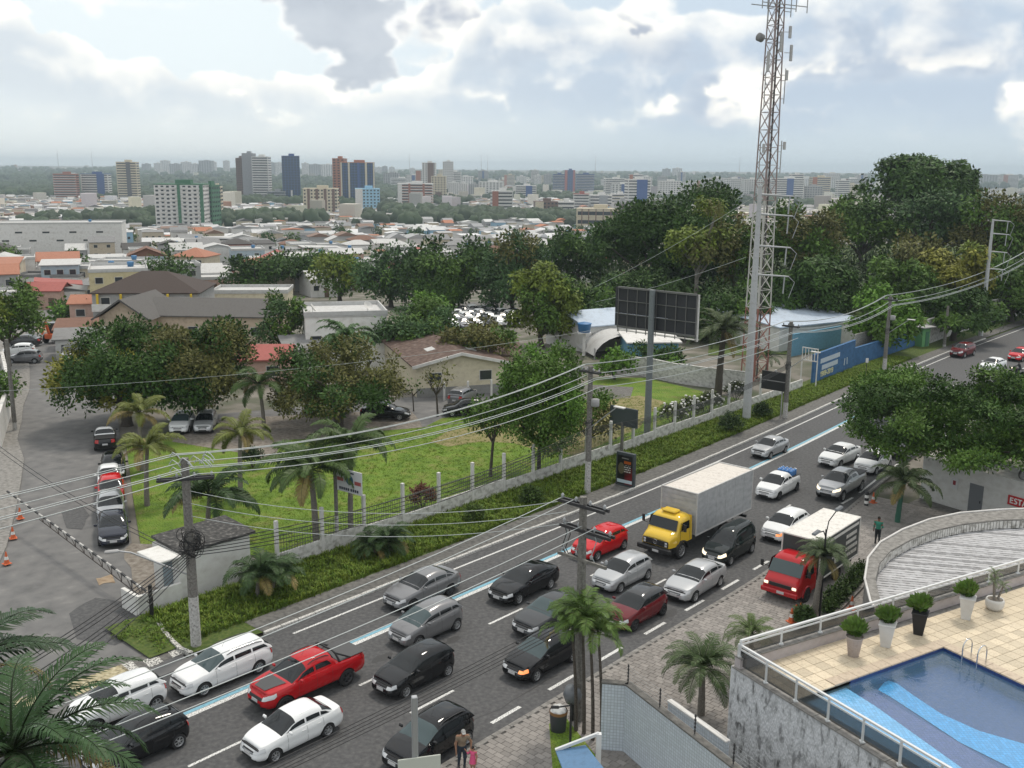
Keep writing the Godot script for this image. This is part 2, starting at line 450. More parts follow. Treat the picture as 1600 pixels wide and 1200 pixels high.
func build_ground() -> void:
	var ds := [-60.0, 0.0, 15.0, 30.0, 60.0, 100.0, 110.0, 120.0, 130.0, 140.0, 150.0]
	var d := 165.0
	while d < 9500.0:
		ds.append(d); d *= 1.09
	var rows := []
	for k in ds.size():
		var row := []
		for j in 57:
			var r := (j - 28) / 28.0
			var x: float = r * (150.0 + absf(ds[k]) * 1.1)
			row.append(Vector3(x, terr(x, -ds[k]) - 0.06, -ds[k]))
		rows.append(row)
	var m := MB.new()
	m.grid(rows, false, true)
	structure("ground", m, M.land)
	sheet("lawn", [sd(-1.5, 0.5), sd(8, 0.4), sd(26, 0.4), V(-24.14, 0, -78.89), V(-19.24, 0, -76), V(-18.13, 0, -82.8), V(-13.33, 0, -83.84), V(-5.79, 0, -87.78), V(0.02, 0, -90.97), V(9.81, -0.14, -106.81), V(14.75, -0.14, -107.04), V(19.67, 0, -99.5), V(23.1, 0, -95.86), rd(82, -44.9), rd(62, -44.6), rd(45, -44.4), rd(30, -44.2), V(-14.96, 0, -54.38), V(-17.9, 0, -56.13), V(-20.48, 0, -56.07)], 0.0, M.lawn)
	sheet("dry_grass", [V(-6.73, 0, -79.46), V(-5.47, 0, -82.8), V(-2.24, 0, -85.57), V(1.78, 0, -88.05), V(6.05, 0, -91.19), V(10.16, 0, -96.2), V(12.86, 0, -97.45), V(15.02, 0, -94.71), V(12.39, 0, -88.92), V(11.28, 0, -84.69), V(8.03, 0, -79.94), V(5.1, 0, -75.68), V(2.61, 0, -76.69), V(0.04, 0, -79.29), V(-2.61, 0, -79.59), V(-5.15, 0, -77.95)], 0.008, M.dry)
	sheet("dirt_yard", wobble(V(-27.89, 0, -78.77), V(-26.88, 0, -86.32), 5, 0.8, 4) + wobble(V(-9.57, 0, -90.61), V(-7.78, 0, -84.03), 3, 0.4, 9) + wobble(V(-13.07, 0, -82.12), V(-18.92, 0, -79.06), 6, 1.0, 6) + wobble(V(-18.2, 0, -72.69), V(-20.56, 0, -75.24), 3, 0.5, 8), 0.012, M.earth)
	sheet("back_lane", [V(-28.94, 0, -87.43), V(-22.64, 0, -90.12), V(-11.31, 0, -95.36), V(-0.66, -0.02, -100.9), V(6, -0.3, -114.79), V(9.7, -0.28, -114.11), V(0.03, 0, -87.99), V(-7.78, 0, -84.03), V(-13.6, 0, -85.63), V(-21.06, 0, -83.57), V(-26.85, 0, -80.82)], 0.004, M.asphalt_old)
	sheet("old_drive", wobble(V(7.11, -0.06, -103), V(12.69, -0.03, -101.5), 5, 0.8, 12) + wobble(V(11.76, 0, -96.26), V(6.25, 0, -94.38), 5, 0.6, 13), 0.01, M.concrete_dark)
	sheet("stony_ramp", wobble(V(-22.64, 0, -56.02), V(-20.55, 0, -56.28), 4, 0.4, 14) + wobble(V(-19.54, 0, -57.69), V(-17.9, 0, -56.13), 3, 0.2, 15) + wobble(V(-17.57, 0, -48.8), V(-19.31, 0, -47.59), 4, 0.3, 16) + wobble(V(-20.11, 0, -49.57), V(-22.63, 0, -54.99), 4, 0.5, 17), 0.05, M.earth)
	sheet("pothole", wobble(V(-22.59, 0, -50.79), V(-21.97, 0, -51.42), 4, 0.4, 18) + wobble(V(-21.32, 0, -50.22), V(-22.04, 0, -49.86), 4, 0.4, 19), 0.052, M.sandy)
	sheet("parking_ground", [V(-10.13, -0.81, -140.65), V(-13.56, -2.94, -188.79), V(-0.14, -3.33, -196.5), V(0.49, -0.85, -142.64)], 0.02, M.concrete_dark)
	var A := []
	var B := []
	for k in 24:
		var s := -24.0 + k * 6.5
		var drift := -smoothstep(35.0, 125.0, s) * 4.0
		var wide := 6.9 if s > -2.0 else 6.9 + 5.0 * (-2.0 - s) / 20.0
		A.append(sd(s, -wide + drift + rng.randf_range(-0.2, 0.2) - smoothstep(20.0, 32.0, s) * 1.0))
		B.append(sd(s, drift * 1.05 + (0.0 if s > -8.0 else 1.0)))
	m = MB.new()
	strip(m, A, B, 0.03)
	structure("side_street", m, M.asphalt_old)
	var C := []
	for k in 24: C.append(A[k] - SN * 9.0)
	m = MB.new()
	strip(m, C.slice(2), A.slice(2), 0.12)
	for k in range(2, 23):
		m.quad(on(A[k], -0.02), on(A[k + 1], -0.02), on(A[k + 1], 0.12), on(A[k], 0.12))
	structure("old_pavement", m, M.concrete)
	for q in [[V(-22.14, 0, -46.4), V(-21.58, 0, -48.32), V(-18.41, 0, -47.37), V(-17.55, 0, -44.71), V(-18.51, 0, -43.03), V(-20.57, 0, -43.64)], [V(-29.25, 0, -61.53), V(-28.47, 0, -62.82), V(-27.14, 0, -60.85), V(-26.55, 0, -58.3), V(-27.59, 0, -58.5)]]:
		sheet("road_patch", wobble(q[0], q[1], 3, 0.3, 7) + wobble(q[2], q[3], 3, 0.3, 8) + q.slice(4), 0.05, M.asphalt)
	m = MB.new()
	var pr := []
	for k in 16:
		var row := []
		var dd := 122.0 + k * 13.0
		for j in 20:
			var x: float = dd * lerpf(0.075, 0.62, j / 19.0)
			if dd < 150.0: x = maxf(x, dd * 0.2)
			row.append(Vector3(x, terr(x, -dd) + 0.02, -dd))
		pr.append(row)
	m.grid(pr, false, true)
	structure("park_ground", m, M.verge)
	sheet("far_dirt", [V(-66.58, -0.74, -137.13), V(-63.37, -0.75, -137.33), V(-70.75, -1.06, -151.14), V(-72.82, -1.05, -150.96)], 0.05, M.sandy)
# ---------------------------------------------------------------- the avenue
func edge_l(s: float) -> float: return -38.35 + bend(s)
func edge_r(s: float) -> float: return -24.4 - smoothstep(44.0, 82.0, s) * 2.8 - smoothstep(82.0, 140.0, s) * 1.4
func build_avenue() -> void:
	var m := MB.new()
	var s := -60.0
	while s < 300.0:
		var e := s + 6.0
		m.quad(rd(s, edge_r(s), 0.05), rd(e, edge_r(e), 0.05), rd(e, edge_l(e), 0.05), rd(s, edge_l(s), 0.05))
		s = e
	structure("avenue", m, M.asphalt)
	sheet("junction", [rd(24.5, -38.3), V(-14.82, 0, -41.85), V(-17.39, 0, -45.41), V(-18.74, 0, -48.78), V(-31.7, 0, -48.51), V(-25.08, 0, -35.36), rd(-6, -38.3)], 0.044, M.asphalt_old)
	var lines := MB.new()
	var blue := MB.new()
	s = 18.0
	while s < 160.0:
		var e := s + 4.0
		if s > 24.0:
			var t0 := edge_l(s) + 0.8
			var t1 := edge_l(e) + 0.8
			lines.quad(rd(s, t0 + 0.14, 0.055), rd(e, t1 + 0.14, 0.055), rd(e, t1, 0.055), rd(s, t0, 0.055))
		var b0 := edge_l(s) + 3.5
		var b1 := edge_l(e) + 3.5
		if s < 90.0:
			blue.quad(rd(s, b0 + 0.22, 0.055), rd(e, b1 + 0.22, 0.055), rd(e, b1, 0.055), rd(s, b0, 0.055))
			lines.quad(rd(s, b0 + 0.5, 0.055), rd(e, b1 + 0.5, 0.055), rd(e, b1 + 0.24, 0.055), rd(s, b0 + 0.24, 0.055))
		s = e
	for k in 26:
		s = 0.4 + k * 8.2
		for f in [0.0, 1.0]:
			var t := lerpf(edge_l(s), edge_r(s), 0.506 if f == 0.0 else 0.742)
			var t2 := lerpf(edge_l(s + 2.5), edge_r(s + 2.5), 0.506 if f == 0.0 else 0.742)
			lines.quad(rd(s, t + 0.07, 0.055), rd(s + 2.5, t2 + 0.07, 0.055), rd(s + 2.5, t2 - 0.07, 0.055), rd(s, t - 0.07, 0.055))
	for k in 12:
		s = 23.1 + k * 3.62
		var t := edge_r(s) - 0.62
		lines.quad(rd(s, t + 0.09, 0.055), rd(s + 1.75, t + 0.09, 0.055), rd(s + 1.75, t - 0.09, 0.055), rd(s, t - 0.09, 0.055))
	for k in 20:
		s = 66.0 + k * 4.0
		lines.quad(rd(s, edge_r(s) - 0.3, 0.055), rd(s + 4.0, edge_r(s + 4.0) - 0.3, 0.055), rd(s + 4.0, edge_r(s + 4.0) - 0.45, 0.055), rd(s, edge_r(s) - 0.45, 0.055))
	structure("road_marking", lines, M.white_line)
	structure("bus_lane_line", blue, M.blue_line)
	rng.seed = 33
	var stain := MB.new()
	var tar := MB.new()
	for k in 46:
		var ss := rng.randf_range(12.0, 110.0)
		var tt := lerpf(edge_l(ss), edge_r(ss), rng.randf_range(0.05, 0.97))
		var ring := []
		var big := rng.randf_range(0.15, 0.6)
		for j in 11:
			var an := TAU * j / 11.0
			var rr := big * rng.randf_range(0.65, 1.2)
			ring.append(rd(ss + cos(an) * rr * 1.7, tt + sin(an) * rr * 0.7, 0.053))
		stain.poly(ring)
	for k in 9:
		var ss := rng.randf_range(8.0, 90.0)
		var tt := lerpf(edge_l(ss), edge_r(ss), rng.randf_range(0.1, 0.9))
		var px := rd(ss, tt, 0.0535)
		for j in 14:
			var q := px + RU * rng.randf_range(0.4, 0.9) + RN * rng.randf_range(-0.14, 0.14)
			tar.quad(px + RN * 0.03, q + RN * 0.03, q - RN * 0.03, px - RN * 0.03)
			px = q
	structure("oil_stains", stain, mott(0.042, 0.042, 0.043, 1.0, 0.7))
	structure("tar_seams", tar, mat(0.025, 0.025, 0.026, 0.6))
	m = MB.new()
	m.poly([on(V(-15.43, 0, -43.09), 0.056), on(V(-14.94, 0, -42.21), 0.056), on(V(-19.98, 0, -38.47), 0.056), on(V(-21.83, 0, -36.83), 0.056), on(V(-22.61, 0, -37.81), 0.056), on(V(-20.08, 0, -39.88), 0.056)])
	structure("crossing_bed", m, M.concrete_dark)
	for blk in [[V(-16.71, 0, -41.57), V(-16.24, 0, -42.13), V(-15.69, 0, -41.47), V(-16.13, 0, -40.93), 0], [V(-15.85, 0, -42.45), V(-15.52, 0, -42.89), V(-15.1, 0, -42.34), V(-15.41, 0, -41.84), 0], [V(-19.19, 0, -39.46), V(-17.5, 0, -41.2), V(-16.81, 0, -40.51), V(-18.37, 0, -38.4), 1], [V(-17.6, 0, -41.08), V(-17.18, 0, -41.56), V(-16.57, 0, -40.86), V(-16.93, 0, -40.45), 0], [V(-20.81, 0, -37.94), V(-20.13, 0, -38.79), V(-19.52, 0, -38.07), V(-20.25, 0, -37.24), 1]]:
		m = MB.new()
		var q := []
		for k in 4: q.append(on(blk[k], 0.062))
		m.poly(q)
		structure("crossing_paint", m, M.yellow_line if blk[4] == 1 else M.white_worn)
	var kerb := Node3D.new()
	kerb.name = "avenue_kerb"; add_child(kerb); kerb.set_meta("kind", "structure")
	var stone := MB.new()
	stone.box(Vector3(0, 0.07, 0), Vector3(0.97, 0.22, 0.18), Basis.IDENTITY, 0.025)
	var sm := stone.done()
	for k in 118:
		s = 25.0 + k
		var t := edge_l(s) - 0.1
		var dir := (rd(s + 1.0, edge_l(s + 1.0)) - rd(s, edge_l(s))).normalized()
		part(kerb, "kerbstone", sm, M.kerb, Transform3D(Basis(dir, Vector3.UP, dir.cross(Vector3.UP)), rd(s + 0.5, (t + edge_l(s + 1.0) - 0.1) * 0.5, rng.randf_range(0.0, 0.025))))
	m = MB.new()
	s = 25.0
	while s < 180.0:
		var e := s + 3.0
		var w := 1.55
		m.quad(rd(s, edge_l(s) - 0.19, 0.15), rd(e, edge_l(e) - 0.19, 0.15), rd(e, edge_l(e) - 0.19 - w, 0.15), rd(s, edge_l(s) - 0.19 - w, 0.15))
		s = e
	structure("pavement", m, M.concrete_dark)
	m = MB.new()
	s = 20.0
	while s < 200.0:
		var e := s + 3.0
		var w1 := edge_l(s) - 1.74
		var w2 := edge_l(e) - 1.74
		m.quad(rd(s, w1, 0.13), rd(e, w2, 0.13), rd(e, minf(-44.4 + bend(e), w2 - 4.0), 0.2), rd(s, minf(-44.4 + bend(s), w1 - 4.0), 0.2))
		s = e
	structure("grass_verge", m, M.verge)
	sheet("verge_corner", [rd(25, -38.5), rd(25, -45), V(-17.61, 0, -46.49), V(-16.1, 0, -43.73), V(-14.65, 0, -42.22)], 0.14, M.verge)
	var corner := Node3D.new()
	corner.name = "corner_kerb"; add_child(corner); corner.set_meta("kind", "structure")
	var cp := [V(-17.22, 0, -45.2), V(-16.56, 0, -44.18), V(-15.94, 0, -43.34), V(-15.3, 0, -42.58), V(-14.61, 0, -42.1)]
	for k in 4:
		for j in 2:
			var a: Vector3 = cp[k].lerp(cp[k + 1], j * 0.5)
			var b: Vector3 = cp[k].lerp(cp[k + 1], j * 0.5 + 0.47)
			m = MB.new()
			m.bar(a + Vector3(0, 0.1, 0), b + Vector3(0, 0.1, 0), 0.2, 0.24)
			part(corner, "kerbstone", m, M.white_worn)
# ---------------------------------------------------------------- cars (local +X is forward, +Z the right side)
func curve(pts: Array, x: float) -> float:
	if x <= pts[0][0]: return pts[0][1]
	for k in pts.size() - 1:
		if x <= pts[k + 1][0]:
			var p0: float = pts[maxi(k - 1, 0)][1]
			var p1: float = pts[k][1]
			var p2: float = pts[k + 1][1]
			var p3: float = pts[mini(k + 2, pts.size() - 1)][1]
			var t: float = (x - pts[k][0]) / (pts[k + 1][0] - pts[k][0])
			var m1 := (p2 - p0) * 0.35
			var m2 := (p3 - p1) * 0.35
			return (2 * t * t * t - 3 * t * t + 1) * p1 + (t * t * t - 2 * t * t + t) * m1 + (-2 * t * t * t + 3 * t * t) * p2 + (t * t * t - t * t) * m2
	return pts[-1][1]
class Shell:
	var L: float; var W: float; var sill: float; var wr: float; var xf: float; var xr: float
	var top: Array; var roof: Array; var belt_in: float; var tumble: float; var host
	var outline := []
	var nf := 5.0
	func plan() -> void:
		var raw := []
		for k in 241:
			var a := PI * k / 240.0
			var c := cos(a)
			var s := sin(a)
			var n: float = nf if c > 0 else 6.0
			raw.append(Vector2(L * 0.5 - L * 0.5 * signf(c) * pow(absf(c), 2.0 / n), W * 0.5 * pow(s, 2.0 / n)))
		var len := 0.0
		for k in 240: len += raw[k].distance_to(raw[k + 1])
		var N := 84
		var at := 0.0
		var want := 0.0
		for k in 240:
			var l: float = raw[k].distance_to(raw[k + 1])
			while want <= at + l + 1e-6 and outline.size() <= N:
				var p: Vector2 = raw[k].lerp(raw[k + 1], (want - at) / maxf(l, 1e-9))
				var d: Vector2 = (raw[mini(k + 3, 240)] - raw[maxi(k - 2, 0)]).normalized()
				outline.append([p.x, p.y, -d.y, d.x])
				want += len / N
			at += l
		outline[0][1] = 0.0; outline[-1][1] = 0.0
	func bottom(x: float) -> float:
		for w in [xf, xr]:
			var d: float = absf(x - w)
			var R := wr * 1.16
			if d < R: return maxf(sill, wr + sqrt(R * R - d * d))
		return sill + 0.05 * smoothstep(L * 0.5, L * 0.85, x) * 0.0
	func skin(i: float, t: float, off := 0.0) -> Vector3:
		var k := clampi(int(i), 0, outline.size() - 2)
		var f := i - k
		var x: float = lerpf(outline[k][0], outline[k + 1][0], f)
		var z: float = lerpf(outline[k][1], outline[k + 1][1], f)
		var nx: float = lerpf(outline[k][2], outline[k + 1][2], f)
		var nz: float = lerpf(outline[k][3], outline[k + 1][3], f)
		var b := bottom(x)
		var y: float = lerpf(b, host.curve(top, x), t)
		var ht: float = (y - sill) / (host.curve(top, x) - sill)
		var inn := 0.07 * pow(1.0 - minf(ht / 0.32, 1.0), 2.0) + 0.075 * pow(maxf(ht - 0.62, 0.0) / 0.38, 2.0) + 0.012 * smoothstep(0.46, 0.5, ht) * (1.0 - smoothstep(0.5, 0.66, ht))
		var ends := absf(nx)
		inn += ends * (0.16 * pow(ht, 2.2) if nx < 0 else 0.10 * pow(maxf(ht - 0.45, 0.0) / 0.55, 1.6))
		return Vector3(x - nx * (inn - off), y, z - nz * (inn - off))
	func cabin(x: float, a: float, off := 0.0) -> Vector3:
		var p := _cab(x, a)
		if off != 0.0:
			var q := (_cab(x + 0.01, a) - p).cross(_cab(x, a + 0.01) - p).normalized()
			if q.dot(p - Vector3(x, host.curve(top, x), 0)) < 0: q = -q
			p += q * off
		return p
	func _cab(x: float, a: float) -> Vector3:
		var base: float = host.curve(top, x) - 0.03
		var hi: float = maxf(host.curve(roof, x), base + 0.005)
		var ph := PI * a
		var c := cos(ph)
		var s := sin(ph)
		var m := 4.6
		var fy := pow(maxf(s, 0.0), 2.0 / m)
		var zb := W * 0.5 - belt_in
		var e := 1.0 - 0.10 * pow(absf(x - L * 0.52) / (L * 0.5), 3.0)
		var y := lerpf(base, hi, fy) + 0.03 * (1.0 - c * c) * 0.5
		return Vector3(x, y, zb * e * signf(c) * pow(absf(c), 2.0 / m) * (1.0 - tumble * (y - base) / 0.5))
func flip_x(p: Vector3, L: float) -> Vector3: return Vector3(L * 0.5 - p.x, p.y, p.z)
func skin_patch(S: Shell, i0: float, i1: float, t0: float, t1: float, off: float, left: bool, ni := 5, nt := 3) -> MB:
	var rows := []
	for a in ni + 1:
		var row := []
		for b in nt + 1:
			var p := S.skin(lerpf(i0, i1, float(a) / ni), lerpf(t0, t1, float(b) / nt), off)
			if left: p.z = -p.z
			row.append(flip_x(p, S.L))
		rows.append(row)
	var m := MB.new()
	m.grid(rows, false, not left)
	return m
func cab_patch(S: Shell, x0, x1, a0: float, a1: float, off: float, nx := 5, na := 4, left := false) -> MB:
	var rows := []
	for i in nx + 1:
		var row := []
		for j in na + 1:
			var fa := float(j) / na
			var xa: float = lerpf(x0[0], x0[1], fa) if x0 is Array else x0
			var xb: float = lerpf(x1[0], x1[1], fa) if x1 is Array else x1
			var p := S.cabin(lerpf(xa, xb, float(i) / nx), lerpf(a0, a1, fa), off)
			if left: p.z = -p.z
			row.append(flip_x(p, S.L))
		rows.append(row)
	var m := MB.new()
	m.grid(rows, false, not left)
	return m
var wheel_meshes := {}
func wheel_mesh(r: float, spokes: int) -> Array:
	var k := "%.2f_%d" % [r, spokes]
	if wheel_meshes.has(k): return wheel_meshes[k]
	var w := 0.2
	var b := Basis(Vector3.RIGHT, PI / 2)
	var ty := MB.new()
	ty.lathe([Vector2(r * 0.62, -w / 2), Vector2(r * 0.93, -w / 2), Vector2(r, -w / 2 + 0.03), Vector2(r, w / 2 - 0.03), Vector2(r * 0.93, w / 2), Vector2(r * 0.66, w / 2), Vector2(r * 0.62, w / 2 - 0.04)], 22, Vector3.ZERO, b)
	var rim := MB.new()
	rim.lathe([Vector2(r * 0.55, w / 2 - 0.05), Vector2(r * 0.67, w / 2 - 0.03), Vector2(r * 0.67, w / 2 - 0.002), Vector2(r * 0.61, w / 2 + 0.004), Vector2(r * 0.58, w / 2 - 0.03)], 20, Vector3.ZERO, b)
	for s in spokes:
		var a := TAU * s / spokes
		var d := Vector3(cos(a), sin(a), 0)
		rim.box(d * r * 0.34 + Vector3(0, 0, w / 2 - 0.012), Vector3(r * 0.56, r * 0.15 * 5.0 / spokes + 0.012, 0.022), Basis(d, Vector3(-sin(a), cos(a), 0), Vector3(0, 0, 1)))
	rim.lathe([Vector2(r * 0.17, w / 2 - 0.02), Vector2(r * 0.16, w / 2 + 0.006), Vector2(0.001, w / 2 + 0.01)], 12, Vector3.ZERO, b)
	var disc := MB.new()
	disc.lathe([Vector2(r * 0.66, w / 2 - 0.055), Vector2(0.001, w / 2 - 0.05)], 16, Vector3.ZERO, b)
	wheel_meshes[k] = [ty.done(), rim.done(), disc.done()]
	return wheel_meshes[k]
func add_wheel(car: Node3D, r: float, spokes: int, at: Vector3, left: bool, rim_mat) -> void:
	var ms := wheel_mesh(r, spokes)
	var b := Basis(Vector3.UP, PI if left else 0.0)
	var w := part(car, "wheel", ms[2], M.black, Transform3D(b * Basis(Vector3(0, 0, 1), rng.randf() * TAU), at))
	part(w, "tyre", ms[0], M.rubber)
	part(w, "rim", ms[1], rim_mat)
# style tables: top = shoulder line, roof = centre line of the cabin, w = side windows [x0,x1] (front, rear, quarter)
const STYLES := {
	"hatch": {"L": 3.92, "W": 1.70, "xf": 0.80, "xr": 3.30, "wr": 0.30, "top": [[0, 0.68], [0.25, 0.80], [0.9, 0.93], [1.3, 0.97], [2.4, 1.0], [3.4, 1.06], [3.92, 1.02]], "roof": [[0.98, 0.90], [1.25, 1.06], [1.75, 1.36], [2.1, 1.46], [2.6, 1.49], [3.2, 1.45], [3.5, 1.38], [3.72, 1.18], [3.84, 1.0]], "w": [[1.38, 2.22], [2.30, 3.02], [3.10, 3.38]], "ws": [1.06, 1.82], "rw": [3.5, 3.76]},
	"sedan": {"L": 4.55, "W": 1.76, "xf": 0.88, "xr": 3.52, "wr": 0.315, "top": [[0, 0.66], [0.25, 0.78], [1.0, 0.91], [1.45, 0.95], [2.7, 0.98], [3.9, 1.02], [4.3, 1.03], [4.55, 0.98]], "roof": [[1.15, 0.88], [1.45, 1.05], [2.05, 1.36], [2.4, 1.43], [2.8, 1.455], [3.2, 1.42], [3.6, 1.27], [3.95, 1.08], [4.1, 0.98]], "w": [[1.62, 2.5], [2.58, 3.3], [3.38, 3.66]], "ws": [1.25, 2.1], "rw": [3.42, 3.98]},
	"classic": {"L": 4.15, "W": 1.61, "xf": 0.78, "xr": 3.22, "wr": 0.285, "top": [[0, 0.64], [0.25, 0.76], [0.9, 0.88], [1.3, 0.92], [2.5, 0.94], [3.6, 0.97], [3.95, 0.98], [4.15, 0.93]], "roof": [[1.0, 0.86], [1.25, 1.0], [1.75, 1.31], [2.05, 1.39], [2.5, 1.41], [2.9, 1.37], [3.2, 1.24], [3.5, 1.05], [3.62, 0.94]], "w": [[1.4, 2.2], [2.28, 2.9], [2.96, 3.22]], "ws": [1.08, 1.8], "rw": [3.05, 3.5]},
	"wagon": {"L": 4.5, "W": 1.77, "xf": 0.9, "xr": 3.59, "wr": 0.315, "top": [[0, 0.66], [0.25, 0.79], [1.0, 0.92], [1.45, 0.96], [2.7, 1.0], [3.9, 1.04], [4.5, 1.0]], "roof": [[1.1, 0.9], [1.4, 1.07], [1.95, 1.38], [2.3, 1.46], [2.9, 1.48], [3.6, 1.46], [4.0, 1.42], [4.25, 1.22], [4.38, 1.02]], "w": [[1.55, 2.42], [2.5, 3.3], [3.38, 4.02]], "ws": [1.18, 2.02], "rw": [4.04, 4.3]},
	"mono": {"L": 3.9, "W": 1.695, "xf": 0.78, "xr": 3.28, "wr": 0.305, "top": [[0, 0.68], [0.25, 0.82], [0.7, 0.95], [1.0, 1.0], [2.2, 1.03], [3.4, 1.1], [3.9, 1.06]], "roof": [[0.72, 0.93], [1.05, 1.12], [1.65, 1.41], [2.0, 1.49], [2.5, 1.53], [3.2, 1.49], [3.5, 1.42], [3.72, 1.22], [3.82, 1.04]], "w": [[1.3, 2.2], [2.28, 3.0], [3.08, 3.4]], "ws": [0.82, 1.72], "rw": [3.52, 3.76]},
	"suv": {"L": 4.3, "W": 1.8, "xf": 0.86, "xr": 3.46, "wr": 0.35, "top": [[0, 0.86], [0.2, 0.97], [0.9, 1.06], [1.3, 1.09], [2.6, 1.12], [3.8, 1.16], [4.3, 1.12]], "roof": [[1.02, 1.02], [1.3, 1.2], [1.8, 1.52], [2.1, 1.6], [2.7, 1.64], [3.5, 1.61], [3.85, 1.55], [4.1, 1.35], [4.2, 1.14]], "w": [[1.45, 2.3], [2.38, 3.15], [3.25, 3.75]], "ws": [1.1, 1.9], "rw": [3.9, 4.14]},
	"van": {"L": 4.2, "W": 1.72, "xf": 0.85, "xr": 3.42, "wr": 0.31, "top": [[0, 0.75], [0.25, 0.9], [0.8, 1.02], [1.1, 1.06], [2.4, 1.08], [3.7, 1.1], [4.2, 1.08]], "roof": [[0.88, 1.0], [1.15, 1.2], [1.6, 1.6], [1.9, 1.74], [2.4, 1.8], [3.5, 1.8], [3.95, 1.76], [4.1, 1.5], [4.15, 1.1]], "w": [[1.3, 2.15], [2.25, 3.05], [3.15, 3.8]], "ws": [0.96, 1.7], "rw": [3.97, 4.12]},
	"pickup": {"L": 5.3, "W": 1.86, "xf": 0.92, "xr": 4.08, "wr": 0.385, "top": [[0, 0.92], [0.2, 1.04], [1.0, 1.13], [1.45, 1.16], [2.9, 1.18], [3.6, 1.2], [5.3, 1.18]], "roof": [[1.2, 1.1], [1.5, 1.3], [2.0, 1.62], [2.3, 1.73], [2.8, 1.78], [3.3, 1.74], [3.5, 1.6], [3.62, 1.2], [3.66, 1.1]], "w": [[1.65, 2.45], [2.55, 3.2]], "ws": [1.3, 2.1], "rw": [3.42, 3.6], "bed": [3.75, 5.18], "sill": 0.42},
	"smallpickup": {"L": 4.45, "W": 1.7, "xf": 0.84, "xr": 3.58, "wr": 0.305, "top": [[0, 0.68], [0.25, 0.8], [0.9, 0.93], [1.3, 0.98], [2.4, 1.01], [3.0, 1.06], [4.45, 1.05]], "roof": [[0.98, 0.9], [1.28, 1.1], [1.75, 1.4], [2.1, 1.5], [2.5, 1.52], [2.75, 1.46], [2.9, 1.2], [2.98, 1.0]], "w": [[1.4, 2.25], [2.33, 2.66]], "ws": [1.08, 1.84], "rw": [2.72, 2.92], "bed": [3.08, 4.34]},
}
var shells := {}
